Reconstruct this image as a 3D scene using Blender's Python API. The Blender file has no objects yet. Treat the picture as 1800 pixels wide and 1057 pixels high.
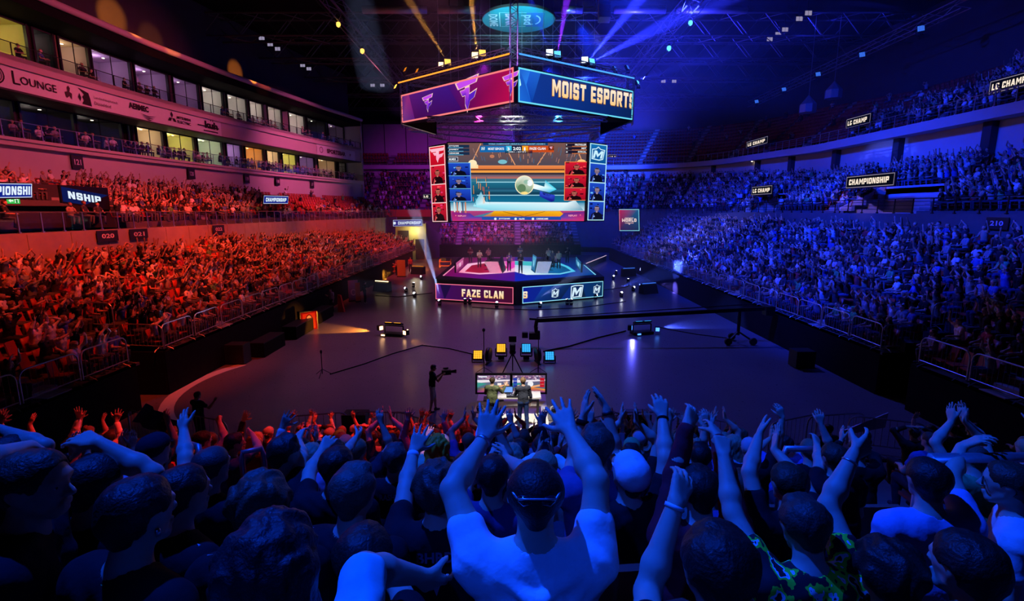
import bpy, math, random
import numpy as np
from mathutils import Vector, Matrix
S = bpy.context.scene
COL = S.collection
R = math.radians
random.seed(7); RNG = np.random.default_rng(7)

# ---------------------------------------------------------------- camera
CAMZ, PITCH, FPX = 7.4, R(10), 900.0
cam_data = bpy.data.cameras.new('camera'); cam = bpy.data.objects.new('camera', cam_data); COL.objects.link(cam)
cam.location = (0, 0, CAMZ); cam.rotation_euler = (R(90) - PITCH, 0, 0)
cam_data.sensor_width = 36; cam_data.lens = 36 * FPX / 1800; cam_data.clip_end = 400; cam_data.clip_start = .05
S.camera = cam
CP, SP = math.cos(PITCH), math.sin(PITCH)

# ---------------------------------------------------------------- world, exposure
S.view_settings.view_transform = 'Standard'; S.view_settings.look = 'None'
S.view_settings.exposure = 0.0; S.view_settings.gamma = 1.0; S.view_settings.use_curve_mapping = False
wd = bpy.data.worlds.new('world'); S.world = wd; wd.use_nodes = True
wd.node_tree.nodes['Background'].inputs[0].default_value = (.01, .012, .05, 1)
wd.node_tree.nodes['Background'].inputs[1].default_value = .02
cy = S.cycles
cy.use_denoising = True
cy.max_bounces = 5; cy.diffuse_bounces = 2; cy.glossy_bounces = 3; cy.transmission_bounces = 4; cy.volume_bounces = 0
cy.transparent_max_bounces = 6
cy.caustics_reflective = False; cy.caustics_refractive = False; cy.sample_clamp_indirect = 4

# ---------------------------------------------------------------- the rig's lights, with added fill spots: (name, position, target, colour, watts, cone, blend, radius)
RED, BLUE, MAG, CYAN = (1, .055, .018), (.004, .03, 1), (1, .02, .45), (.08, .5, 1)
CROWD = (.003, .058, 1)
LIGHTS = [
 ('red_wash', (-11, 22, 23), (-23, 30, 4.5), RED, 27000, 52, .7, .3),
 ('red_wash', (-11, 34, 23), (-22, 42, 4.5), RED, 25000, 52, .7, .3),
 ('red_wash', (-11, 50, 23), (-18, 62, 4), RED, 29000, 56, .8, .3),
 ('red_wash', (-10.5, 28, 21), (-32, 31, 14.6), (1, .1, .17), 9500, 78, .9, .3),
 ('red_wash', (-10.5, 48, 21), (-31, 47, 14.6), (1, .11, .2), 8500, 70, .9, .3),
 ('red_wash', (-10.5, 62, 21), (-27, 68, 13), (1, .13, .35), 13000, 62, .9, .3),
 ('blue_wash', (4, 22, 23), (24, 30, 4.5), BLUE, 46000, 56, .7, .3),
 ('blue_wash', (5, 36, 23), (23, 44, 5), BLUE, 46000, 56, .7, .3),
 ('blue_wash', (6, 50, 24), (22, 66, 6), BLUE, 60000, 60, .8, .3),
 ('blue_wash', (6, 40, 24), (34, 48, 15), BLUE, 42000, 60, .9, .3),
 ('blue_wash', (4, 64, 24), (12, 98, 12), BLUE, 60000, 64, .8, .3),
 ('violet_wash', (-3, 62, 24), (-10, 96, 9), (.6, .03, .9), 22000, 60, .9, .3),
 ('pale_wash', (7, 50, 24), (20, 56, 5), (.25, .3, 1), 14000, 40, .9, .3),
 ('pale_wash', (-10.5, 40, 23), (-20, 48, 5), (1, .25, .2), 6000, 44, .9, .3),
 ('white_spot', (2, 40, 24), (18.6, 52, 4.2), (1, .7, .45), 3500, 5, .6, .05),
 ('white_spot', (2, 40, 24), (25.5, 36, 7.6), (1, .75, .5), 3000, 7, .8, .05),
 ('white_spot', (-2, 42, 24), (-25, 55, 8), (.85, .75, .8), 1600, 5, .8, .05),
 ('crowd_wash', (-4.5, 5.2, 18), (1.4, 3.3, 5), CROWD, 14000, 46, .95, .1),
 ('crowd_wash', (-3, -5, 15), (.25, 1.9, 5.5), CROWD, 1500, 13, .9, .1),  # added narrow back light, aimed only at the white tee
 ('crowd_wash', (8, 9, 18), (6.5, 6.5, 3.5), CROWD, 3400, 46, .8, .12),
 ('crowd_red', (1.5, 13, 17), (-5.0, 9.2, 2.8), (1, .03, .02), 15000, 38, .9, .15),
 ('red_wash', (-9.5, 16, 22), (-17.5, 22, 3), RED, 11000, 40, .8, .3),
 ('wig_amber_fill', (-1.2, 9.5, 17), (-.85, 5.6, 4.4), (1, .5, .1), 5000, 3.2, .6, .05),  # added spot that warms the orange wig from above
 ('far_wash', (-1, 68, 23), (-3, 87, 4), (.75, .08, .9), 26000, 46, .8, .2),
 ('far_wash', (9, 68, 24), (15, 104, 18), (.02, .06, 1), 150000, 50, .8, .2),
 ('edge_wash', (-16, 44, 23.5), (-31.2, 47, 21.2), (1, .12, .03), 3500, 15, .9, .1),
 ('edge_wash', (-18, 34, 24.5), (-31.6, 30, 21.2), (1, .07, .02), 5000, 16, .9, .1),
 ('edge_wash', (-16, 58, 23.5), (-29, 62, 21.2), (1, .12, .04), 3000, 12, .9, .1),
 ('stairwell_light', (20, 34, 13), (28, 42, 7.6), (1, .55, .55), 900, 30, .8, .1),
 ('floor_wash', (-5, 36, 24), (-5, 29, 0), (.8, .22, .48), 8000, 58, .9, .5),
 ('floor_wash', (9, 38, 24), (10, 28, 0), (.05, .07, 1), 13000, 84, .9, .5),
 ('floor_wash', (-2, 60, 22), (-6, 62, 0), (.5, .08, .6), 3500, 84, .9, .5),
 ('floor_wash', (10, 56, 22), (13, 56, 0), (.03, .08, 1), 6000, 70, .9, .5),
 ('stage_wash', (-2.5, 41, 15), (-3.2, 48, 1.8), (1, .04, .42), 6000, 42, .6, .15),
 ('stage_wash', (3.5, 41, 15), (4, 48, 1.8), (.05, .45, 1), 6000, 42, .6, .15),
 ('stage_key', (0, 40, 17), (0, 47, 2), (1, .95, .9), 8500, 40, .6, .15),
 ('desk_key', (0, 12, 14), (.6, 16.6, .5), (1, .93, .82), 14000, 15, .5, .1),
 ('ceiling_wash', (10, 50, 12), (14, 56, 27), (.03, .03, 1), 60000, 100, .9, .5),
 ('ceiling_wash', (-8, 46, 14), (-10, 40, 27), (.25, .03, .6), 5000, 100, .9, .5),
 ('disc_light', (0, 44, 20), (.6, 50, 24.4), (.3, .9, 1), 4500, 60, .5, .1),
 ('rig_light', (-2, 34, 20), (-1, 44, 17), (.5, .15, 1), 1800, 80, .9, .2),
 ('rig_light', (3, 30, 14), (1, 42, 13), (.2, .2, 1), 1500, 80, .9, .2),
]
def spot(name, pos, tgt, col, watts, cone, blend, rad):
    d = bpy.data.lights.new(name, 'SPOT'); d.color = col; d.energy = watts; d.spot_size = R(cone); d.spot_blend = blend; d.shadow_soft_size = rad
    o = bpy.data.objects.new(name, d); COL.objects.link(o); o.location = pos
    o.rotation_euler = (Vector(tgt) - Vector(pos)).to_track_quat('-Z', 'Y').to_euler()
    return o
for a in LIGHTS: spot(*a)

# ---------------------------------------------------------------- pixel helpers: where a pixel's line of sight meets a plane of the place
def ray(u, v):
    x, y, z = (u - 900) / FPX, 1.0, -(v - 528.5) / FPX
    return Vector((x, CP + SP * z, -SP + CP * z))
def G(u, v, z=0.0):
    d = ray(u, v); t = (z - CAMZ) / d.z
    return Vector((d.x * t, d.y * t, z))
def PY(u, v, y):
    d = ray(u, v); t = y / d.y
    return Vector((d.x * t, y, CAMZ + d.z * t))
def W(u, v, Z):
    return Vector((0, 0, CAMZ)) + ray(u, v) * Z
def proj(P):
    """array (n,3) -> u, v, depth"""
    P = np.asarray(P, float).reshape(-1, 3); dz = P[:, 2] - CAMZ
    Z = P[:, 1] * CP - dz * SP; Zs = np.where(Z > .05, Z, .05)
    return 900 + FPX * P[:, 0] / Zs, 528.5 - FPX * (P[:, 1] * SP + dz * CP) / Zs, Z

# ---------------------------------------------------------------- tags and mesh helpers
def tag(o, label=None, cat=None, group=None, kind=None):
    if label: o['label'] = label
    if cat: o['category'] = cat
    if group: o['group'] = group
    if kind: o['kind'] = kind
    return o
def empty(name, loc, label, cat, group=None, rz=0):
    o = bpy.data.objects.new(name, None); COL.objects.link(o); o.location = loc; o.rotation_euler.z = rz
    o.empty_display_size = .1
    return tag(o, label, cat, group)
def mesh_obj(name, me, m, parent=None, loc=None):
    if m is not None and not me.materials:
        for x in (m if isinstance(m, (list, tuple)) else [m]): me.materials.append(x)
    o = bpy.data.objects.new(name, me); COL.objects.link(o)
    if parent is not None: o.parent = parent
    if loc is not None: o.location = loc
    return o
def np_mesh(name, V, F, smooth=True):
    """V (n,3), F (m,k) all of one size"""
    me = bpy.data.meshes.new(name); V = np.asarray(V, np.float32); F = np.asarray(F, np.int32)
    me.vertices.add(len(V)); me.vertices.foreach_set('co', V.ravel())
    n, k = F.shape
    me.loops.add(n * k); me.loops.foreach_set('vertex_index', F.ravel())
    me.polygons.add(n); me.polygons.foreach_set('loop_start', np.arange(n, dtype=np.int32) * k)
    if smooth: me.polygons.foreach_set('use_smooth', np.ones(n, bool))
    me.update(calc_edges=True)
    return me
class MB:
    """collects boxes, bars, tubes, prisms; build() links them as one mesh object"""
    def __init__(s): s.v = []; s.f = []; s.m = []; s.mi = 0
    def add(s, vs, fs):
        b = len(s.v); s.v += [tuple(p) for p in vs]; s.f += [tuple(i + b for i in f) for f in fs]; s.m += [s.mi] * len(fs); return s
    def box(s, c, size, rz=0, M=None):
        hx, hy, hz = (q / 2 for q in size); vs = [Vector((x, y, z)) for x in (-hx, hx) for y in (-hy, hy) for z in (-hz, hz)]
        M = M or Matrix.Rotation(rz, 3, 'Z')
        return s.add([M @ p + Vector(c) for p in vs], [(0, 1, 3, 2), (4, 6, 7, 5), (0, 4, 5, 1), (2, 3, 7, 6), (0, 2, 6, 4), (1, 5, 7, 3)])
    def tube(s, pts, r, n=6, close=False, cap=True):
        pts = [Vector(p) for p in pts]; rs = r if isinstance(r, (list, tuple)) else [r] * len(pts); b = len(s.v); vs = []; fs = []; N = len(pts); prev = None
        for i, p in enumerate(pts):
            d = (pts[(i + 1) % N] - pts[i - 1]) if close else (pts[min(i + 1, N - 1)] - pts[max(i - 1, 0)])
            d.normalize(); a = prev if prev is not None and abs(prev.dot(d)) < .95 else (Vector((0, 0, 1)) if abs(d.z) < .9 else Vector((1, 0, 0)))
            x = (a - d * a.dot(d)).normalized(); prev = x; y = d.cross(x)
            vs += [p + (x * math.cos(2 * math.pi * j / n) + y * math.sin(2 * math.pi * j / n)) * rs[i] for j in range(n)]
        for i in range(N if close else N - 1):
            for j in range(n):
                fs.append((i * n + j, i * n + (j + 1) % n, ((i + 1) % N) * n + (j + 1) % n, ((i + 1) % N) * n + j))
        if cap and not close: fs += [tuple(range(n - 1, -1, -1)), tuple(range((N - 1) * n, N * n))]
        return s.add(vs, fs)
    def bar(s, a, b, w, h=None):
        a, b = Vector(a), Vector(b); d = b - a; L = d.length
        if L < 1e-6: return s
        q = d.to_track_quat('Y', 'Z').to_matrix()
        return s.box((a + b) / 2, (w, L, h or w), M=q)
    def prism(s, poly, z0, z1):
        n = len(poly); vs = [(p[0], p[1], z0) for p in poly] + [(p[0], p[1], z1) for p in poly]
        return s.add(vs, [tuple(range(n - 1, -1, -1)), tuple(range(n, 2 * n))] + [(i, (i + 1) % n, n + (i + 1) % n, n + i) for i in range(n)])
    def lathe(s, prof, c=(0, 0, 0), n=12, M=None):
        c = Vector(c); M = M or Matrix.Identity(3); vs = [M @ Vector((r * math.cos(2 * math.pi * j / n), r * math.sin(2 * math.pi * j / n), z)) + c for r, z in prof for j in range(n)]
        k = len(prof); fs = [(i * n + j, i * n + (j + 1) % n, (i + 1) * n + (j + 1) % n, (i + 1) * n + j) for i in range(k - 1) for j in range(n)]
        return s.add(vs, fs + [tuple(range(n - 1, -1, -1)), tuple(range((k - 1) * n, k * n))])
    def quad(s, a, b, c, d): return s.add([a, b, c, d], [(0, 1, 2, 3)])
    def slab(s, a, b, c, d, t):
        """a quad a,b,c,d thickened by t behind its face"""
        a, b, c, d = map(Vector, (a, b, c, d)); n = (b - a).cross(d - a).normalized() * t
        return s.add([a, b, c, d, a - n, b - n, c - n, d - n], [(0, 1, 2, 3), (7, 6, 5, 4), (0, 4, 5, 1), (1, 5, 6, 2), (2, 6, 7, 3), (3, 7, 4, 0)])
    def strip(s, A, B):
        """faces between two polylines of one length"""
        n = len(A); return s.add(list(A) + list(B), [(i, i + 1, n + i + 1, n + i) for i in range(n - 1)])
    def build(s, name, m, parent=None, smooth=False, off=None, loc=None):
        me = bpy.data.meshes.new(name)
        o3 = Vector(off) if off is not None else None
        me.from_pydata([Vector(p) - o3 for p in s.v] if o3 is not None else s.v, [], s.f)
        ms = m if isinstance(m, (list, tuple)) else [m]
        for x in ms: me.materials.append(x)
        if len(ms) > 1: me.polygons.foreach_set('material_index', s.m)
        if smooth: me.polygons.foreach_set('use_smooth', [True] * len(me.polygons))
        me.update()
        return mesh_obj(name, me, None, parent, loc)
def build_at(mb, name, m, root, smooth=False):
    """mesh given in place coordinates, hung under an unrotated root"""
    return mb.build(name, m, root, smooth, off=root.location)
def copy_tree(o, parent=None):
    c = o.copy(); COL.objects.link(c)
    if parent is not None: c.parent = parent
    for ch in KIDS(o): copy_tree(ch, c)
    return c
_kids = {}
def KIDS(o):
    k = o.get('_k'); return _kids.get(o.name, [])
def reg(root):
    for o in list(root.children): _kids.setdefault(root.name, []); _kids[root.name].append(o); reg(o)
    return root
def reg_copy(c, src):
    """copy of a registered thing"""
    n = src.copy(); COL.objects.link(n)
    if c is not None: n.parent = c
    for ch in _kids.get(src.name, []): reg_copy(n, ch)
    return n

# ---------------------------------------------------------------- materials
def lin(c):
    return tuple((x / 12.92 if x <= .04045 else ((x + .055) / 1.055) ** 2.4) for x in (q / 255 for q in c))
MATS = {}
def mat(name, rgb=(.5, .5, .5), rough=.6, metal=0, var=.15, scale=8, bump=0, spec=.5, objcol=False, emit=None, estr=1, sheen=0, coat=0):
    m = bpy.data.materials.new(name); m.use_nodes = True; nt = m.node_tree; N = nt.nodes; L = nt.links; b = N['Principled BSDF']
    b.inputs['Roughness'].default_value = rough; b.inputs['Metallic'].default_value = metal; b.inputs['Specular IOR Level'].default_value = spec
    b.inputs['Sheen Weight'].default_value = sheen; b.inputs['Coat Weight'].default_value = coat
    if emit:
        b.inputs['Base Color'].default_value = (*rgb, 1); b.inputs['Emission Color'].default_value = (*emit, 1); b.inputs['Emission Strength'].default_value = estr
        MATS[name] = m; return m
    tc = N.new('ShaderNodeTexCoord'); nz = N.new('ShaderNodeTexNoise'); nz.inputs['Scale'].default_value = scale; nz.inputs['Detail'].default_value = 3
    L.new(tc.outputs['Object'], nz.inputs['Vector'])
    mr = N.new('ShaderNodeMapRange'); mr.inputs['To Min'].default_value = 1 - var; mr.inputs['To Max'].default_value = 1 + var; L.new(nz.outputs['Fac'], mr.inputs['Value'])
    vm = N.new('ShaderNodeVectorMath'); vm.operation = 'SCALE'; L.new(mr.outputs['Result'], vm.inputs['Scale'])
    if objcol:
        oi = N.new('ShaderNodeObjectInfo'); L.new(oi.outputs['Color'], vm.inputs[0])
    else: vm.inputs[0].default_value = rgb
    L.new(vm.outputs['Vector'], b.inputs['Base Color'])
    if bump:
        bp = N.new('ShaderNodeBump'); bp.inputs['Strength'].default_value = bump; bp.inputs['Distance'].default_value = .02; L.new(nz.outputs['Fac'], bp.inputs['Height']); L.new(bp.outputs['Normal'], b.inputs['Normal'])
    MATS[name] = m; return m
def emat(name, rgb255, strength=1.0):
    m = bpy.data.materials.new(name); m.use_nodes = True; nt = m.node_tree; nt.nodes.clear()
    e = nt.nodes.new('ShaderNodeEmission'); e.inputs[0].default_value = (*lin(rgb255), 1); e.inputs[1].default_value = strength
    o = nt.nodes.new('ShaderNodeOutputMaterial'); nt.links.new(e.outputs[0], o.inputs[0]); MATS[name] = m; return m
M = MATS
mat('concrete', (.36, .34, .33), .85, var=.2, scale=1.5, bump=.3)
mat('step_concrete', (.12, .11, .11), .85, var=.25, scale=1.5)
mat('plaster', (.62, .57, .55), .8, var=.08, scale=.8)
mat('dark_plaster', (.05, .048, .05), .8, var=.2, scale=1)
mat('fascia', (.55, .48, .48), .7, var=.06, scale=.6)
mat('black_cloth', (.008, .008, .009), .95, var=.4, scale=3, spec=.1)
mat('black_metal', (.02, .02, .022), .45, .6, var=.3, scale=20)
mat('black_plastic', (.015, .015, .016), .5, var=.3, scale=20)
mat('steel', (.55, .55, .57), .35, .9, var=.1, scale=20)
mat('galvanised', (.5, .5, .52), .45, .75, var=.25, scale=30)
mat('truss_metal', (.4, .4, .44), .4, .8, var=.3, scale=6)
mat('dark_truss', (.12, .12, .13), .5, .7, var=.3, scale=6)
mat('seat_plastic', (.45, .06, .04), .45, var=.2, scale=10)
mat('seat_dark', (.05, .05, .07), .5, var=.2, scale=10)
mat('white_riser', (.75, .72, .66), .6, var=.06, scale=2)
mat('white_paint', (.75, .75, .75), .5, var=.06, scale=4)
mat('orange_paint', (.8, .25, .03), .5, var=.06, scale=4)
mat('yellow_panel', (.85, .5, .06), .6, var=.06, scale=4)
mat('red_cloth', (.75, .03, .02), .8, var=.15, scale=6)
mat('skin', (.62, .40, .30), .5, spec=.25, var=.08, scale=14, objcol=False, bump=.05)
mat('hair', (.03, .02, .015), .5, var=.6, scale=110, bump=.3, spec=.3, objcol=True)
mat('cloth', (.5, .5, .5), .85, var=.1, scale=20, objcol=True, bump=.25, spec=.15)
mat('denim', (.05, .08, .2), .9, var=.25, scale=60)
mat('lens_glass', (.01, .01, .02), .08, var=.1, scale=5, coat=1)
mat('carpet', (.05, .04, .05), .95, var=.3, scale=20)
def glass(name, tint, rough=.02, mixf=.12):
    m = bpy.data.materials.new(name); m.use_nodes = True; nt = m.node_tree; nt.nodes.clear(); N = nt.nodes; L = nt.links
    t = N.new('ShaderNodeBsdfTransparent'); t.inputs[0].default_value = (*tint, 1); g = N.new('ShaderNodeBsdfGlossy'); g.inputs['Roughness'].default_value = rough
    fr = N.new('ShaderNodeFresnel'); fr.inputs[0].default_value = 1.5; mx = N.new('ShaderNodeMixShader'); o = N.new('ShaderNodeOutputMaterial')
    L.new(fr.outputs[0], mx.inputs[0]); L.new(t.outputs[0], mx.inputs[1]); L.new(g.outputs[0], mx.inputs[2]); L.new(mx.outputs[0], o.inputs[0]); M[name] = m
glass('rail_glass', (.82, .86, .88)); glass('window_glass', (.9, .9, .92))
def floor_mat():
    m = mat('floor_vinyl', (.17, .15, .17), .3, var=.25, scale=.35, spec=.5); nt = m.node_tree; N = nt.nodes; L = nt.links; b = N['Principled BSDF']
    tc = N.new('ShaderNodeTexCoord'); n2 = N.new('ShaderNodeTexNoise'); n2.inputs['Scale'].default_value = 9; n2.inputs['Detail'].default_value = 6; L.new(tc.outputs['Object'], n2.inputs['Vector'])
    mr = N.new('ShaderNodeMapRange'); mr.inputs['To Min'].default_value = .2; mr.inputs['To Max'].default_value = .42; L.new(n2.outputs['Fac'], mr.inputs['Value']); L.new(mr.outputs['Result'], b.inputs['Roughness'])
    bp = N.new('ShaderNodeBump'); bp.inputs['Strength'].default_value = .12; bp.inputs['Distance'].default_value = .01; L.new(n2.outputs['Fac'], bp.inputs['Height']); L.new(bp.outputs['Normal'], b.inputs['Normal'])
floor_mat()
def attr_mat(name, emission=False, rough=.8):
    m = bpy.data.materials.new(name); m.use_nodes = True; nt = m.node_tree; N = nt.nodes; L = nt.links; a = N.new('ShaderNodeAttribute'); a.attribute_name = 'col'
    if emission:
        N.clear(); a = N.new('ShaderNodeAttribute'); a.attribute_name = 'col'; e = N.new('ShaderNodeEmission'); o = N.new('ShaderNodeOutputMaterial'); L.new(a.outputs['Color'], e.inputs[0]); L.new(e.outputs[0], o.inputs[0])
    else:
        b = N['Principled BSDF']; b.inputs['Roughness'].default_value = rough; L.new(a.outputs['Color'], b.inputs['Base Color'])
    M[name] = m; return m
attr_mat('screen', True); attr_mat('print', False); attr_mat('crowd_cloth', False)
def jersey_mat():
    m = bpy.data.materials.new('green_jersey'); m.use_nodes = True; nt = m.node_tree; N = nt.nodes; L = nt.links; b = N['Principled BSDF']; b.inputs['Roughness'].default_value = .8
    tc = N.new('ShaderNodeTexCoord'); mp = N.new('ShaderNodeMapping'); mp.inputs['Scale'].default_value = (14, 14, 9); mp.inputs['Rotation'].default_value = (.5, .6, .3); L.new(tc.outputs['Object'], mp.inputs[0])
    nz = N.new('ShaderNodeTexNoise'); nz.inputs['Scale'].default_value = 1.3; nz.inputs['Detail'].default_value = 2; L.new(mp.outputs[0], nz.inputs['Vector'])
    cr = N.new('ShaderNodeValToRGB'); cr.color_ramp.interpolation = 'CONSTANT'; e = cr.color_ramp.elements
    e[0].color = (.01, .01, .012, 1); e[1].position = .47; e[1].color = (.2, 1, .03, 1); x = e.new(.56); x.color = (.8, .85, .8, 1); x = e.new(.62); x.color = (.01, .01, .012, 1)
    L.new(nz.outputs['Fac'], cr.inputs[0]); L.new(cr.outputs[0], b.inputs['Base Color']); L.new(cr.outputs[0], b.inputs['Emission Color']); b.inputs['Emission Strength'].default_value = 0
    M['green_jersey'] = m
jersey_mat()
# ---------------------------------------------------------------- lettering and flat pictures
_txt = {}
def text_geo(s, bold=.03, shear=0.0):
    k = (s, bold, shear)
    if k in _txt: return _txt[k]
    c = bpy.data.curves.new('lettering', 'FONT'); c.body = s; c.offset = bold; c.shear = shear; c.resolution_u = 2; c.fill_mode = 'FRONT'
    o = bpy.data.objects.new('lettering', c); COL.objects.link(o); bpy.context.view_layer.update()
    me = bpy.data.meshes.new_from_object(o.evaluated_get(bpy.context.evaluated_depsgraph_get()))
    V = np.array([v.co[:2] for v in me.vertices]) if len(me.vertices) else np.zeros((1, 2)); F = [tuple(p.vertices) for p in me.polygons]
    bpy.data.objects.remove(o); bpy.data.curves.remove(c); bpy.data.meshes.remove(me)
    lo, hi = V.min(0), V.max(0); V = (V - lo) / max(hi[1] - lo[1], 1e-6)
    _txt[k] = (V, F, (hi[0] - lo[0]) / max(hi[1] - lo[1], 1e-6)); return _txt[k]
BLOCK = {' ': (.3, [], []), 'F': (.62, [(0, 0, .24, 1), (.24, .76, .62, 1), (.24, .4, .54, .62)], []), 'A': (.78, [(.2, .2, .58, .4)], [[(0, 0), (.25, 0), (.48, 1), (.25, 1)], [(.53, 0), (.78, 0), (.53, 1), (.3, 1)]]), 'Z': (.66, [(0, .77, .66, 1), (0, 0, .66, .23)], [[(0, .23), (.3, .23), (.66, .77), (.36, .77)]]),
 'E': (.6, [(0, 0, .24, 1), (.24, .77, .6, 1), (.24, .39, .54, .61), (.24, 0, .6, .23)], []), 'C': (.64, [(0, .08, .24, .92), (.06, .77, .58, 1), (.06, 0, .58, .23), (.42, .08, .64, .36), (.42, .64, .64, .92)], []), 'L': (.58, [(0, 0, .24, 1), (.24, 0, .58, .23)], []), 'N': (.7, [(0, 0, .22, 1), (.48, 0, .7, 1)], [[(.02, 1), (.26, 1), (.68, 0), (.44, 0)]]),
 'M': (.9, [(0, 0, .22, 1), (.68, 0, .9, 1)], [[(0, 1), (.24, 1), (.45, .55), (.45, .2)], [(.45, .2), (.45, .55), (.66, 1), (.9, 1)]]), 'O': (.7, [(0, .08, .24, .92), (.46, .08, .7, .92), (.07, .77, .63, 1), (.07, 0, .63, .23)], []), 'I': (.24, [(0, 0, .24, 1)], []),
 'S': (.66, [(.06, .77, .6, 1), (0, .44, .24, .92), (.06, .39, .6, .61), (.42, .08, .66, .56), (.06, 0, .6, .23), (.42, .66, .66, .92), (0, .08, .24, .34)], []), 'T': (.66, [(0, .77, .66, 1), (.21, 0, .45, .8)], []), 'P': (.68, [(0, 0, .24, 1), (.24, .77, .62, 1), (.24, .34, .62, .57), (.44, .4, .68, .92)], []), 'R': (.7, [(0, 0, .24, 1), (.24, .77, .62, 1), (.24, .36, .62, .58), (.44, .42, .68, .92)], [[(.28, .38), (.52, .38), (.72, 0), (.46, 0)]]),
 'H': (.68, [(0, 0, .24, 1), (.44, 0, .68, 1), (.24, .39, .44, .61)], []), 'G': (.66, [(0, .08, .24, .92), (.06, .77, .6, 1), (.06, 0, .6, .23), (.42, .08, .66, .42), (.34, .32, .66, .46), (.42, .74, .66, .92)], []), 'D': (.68, [(0, 0, .24, 1), (.24, .77, .6, 1), (.24, 0, .6, .23), (.44, .08, .68, .92)], []), 'W': (.9, [(0, 0, .22, 1), (.68, 0, .9, 1)], [[(0, 0), (.24, 0), (.45, .45), (.45, .8)], [(.45, .8), (.45, .45), (.66, 0), (.9, 0)]])}
class Pic:
    """coloured shapes on a flat panel; (x, y) run over the panel's width and height in the given units, layers a few mm apart"""
    def __init__(s, o, ex, ey, w, h, lift=.004):
        s.o, s.w, s.h = Vector(o), w, h; s.ex, s.ey = Vector(ex) / w, Vector(ey) / h; s.n = s.ex.cross(s.ey).normalized() * lift
        s.v = []; s.f = []; s.c = []; s.l = 0
    def _p(s, x, y): return s.o + s.ex * x + s.ey * y + s.n * s.l
    def poly(s, pts, col):
        """col: one 0-255 colour, or one per corner"""
        b = len(s.v); s.v += [s._p(*p) for p in pts]; s.f.append(tuple(range(b, b + len(pts))))
        s.c.append([lin(col)] * len(pts) if not isinstance(col[0], (tuple, list)) else [lin(q) for q in col]); return s
    def rect(s, x0, y0, x1, y1, col, col2=None, vert=True):
        if col2 is not None: col = [col, col, col2, col2] if vert else [col, col2, col2, col]
        return s.poly([(x0, y0), (x1, y0), (x1, y1), (x0, y1)], col)
    def up(s, k=1): s.l += k; return s
    def frame(s, t, col, x0=0, y0=0, x1=None, y1=None):
        x1 = s.w if x1 is None else x1; y1 = s.h if y1 is None else y1
        s.rect(x0, y0, x1, y0 + t, col); s.rect(x0, y1 - t, x1, y1, col); s.rect(x0, y0 + t, x0 + t, y1 - t, col); return s.rect(x1 - t, y0 + t, x1, y1 - t, col)
    def ell(s, x, y, rx, ry, col, n=18, a0=0, a1=360, rin=0):
        A = [R(a0 + (a1 - a0) * i / n) for i in range(n + (1 if rin or a1 - a0 < 360 else 0))]
        if not rin: return s.poly([(x + rx * math.cos(a), y + ry * math.sin(a)) for a in A], col)
        for a, b in zip(A[:-1], A[1:]):
            s.poly([(x + rx * math.cos(a), y + ry * math.sin(a)), (x + rx * math.cos(b), y + ry * math.sin(b)), (x + rx * rin * math.cos(b), y + ry * rin * math.sin(b)), (x + rx * rin * math.cos(a), y + ry * rin * math.sin(a))], col)
        return s
    def text(s, t, x, y, h, col, w=None, bold=.03, shear=0, slope=0, clip=None, col2=None):
        """lower left corner x, y; cap height h; w stretches to a width; clip=(x0, x1) cuts whole glyph corners at the panel edge"""
        V, F, asp = text_geo(t, bold, shear); sx = (w / asp) if w else h
        X = x + V[:, 0] * sx; Y = y + V[:, 1] * h + slope * (X - x)
        if clip: X = np.clip(X, *clip)
        b = len(s.v); s.v += [s._p(a, c) for a, c in zip(X, Y)]
        c1 = lin(col); c2 = lin(col2) if col2 else c1
        for f in F:
            s.f.append(tuple(i + b for i in f)); s.c.append([tuple(c1[k] + (c2[k] - c1[k]) * float(V[i, 1]) for k in range(3)) for i in f])
        return s
    def block(s, t, x, y, h, col, w, slope=0, clip=None, col2=None, gap=.14):
        g = [BLOCK[c] for c in t]; tot = sum(q[0] for q in g) + gap * (len(t) - 1); k = w / tot; c1, c2 = lin(col), lin(col2 or col); X = x
        for wd, rs, ps in g:
            for q in [[(a, b), (c, b), (c, d), (a, d)] for a, b, c, d in rs] + ps:
                pts = [(X + px * k, py) for px, py in q]
                if clip: pts = [(min(max(px, clip[0]), clip[1]), py) for px, py in pts]
                if max(p_[0] for p_ in pts) - min(p_[0] for p_ in pts) < 1e-4: continue
                b0 = len(s.v); s.v += [s._p(px, y + py * h + slope * (px - x)) for px, py in pts]; s.f.append(tuple(range(b0, b0 + len(pts)))); s.c.append([tuple(c1[i] + (c2[i] - c1[i]) * py for i in range(3)) for _, py in pts])
            X += (wd + gap) * k
        return s
    def build(s, name, parent, m='screen', off=None):
        me = bpy.data.meshes.new(name); o3 = Vector(off) if off is not None else Vector()
        me.from_pydata([p - o3 for p in s.v], [], s.f); a = me.color_attributes.new('col', 'FLOAT_COLOR', 'CORNER')
        a.data.foreach_set('color', np.array([(*c, 1) for cc in s.c for c in cc], np.float32).ravel())
        me.update(); return mesh_obj(name, me, M[m], parent)

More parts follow.
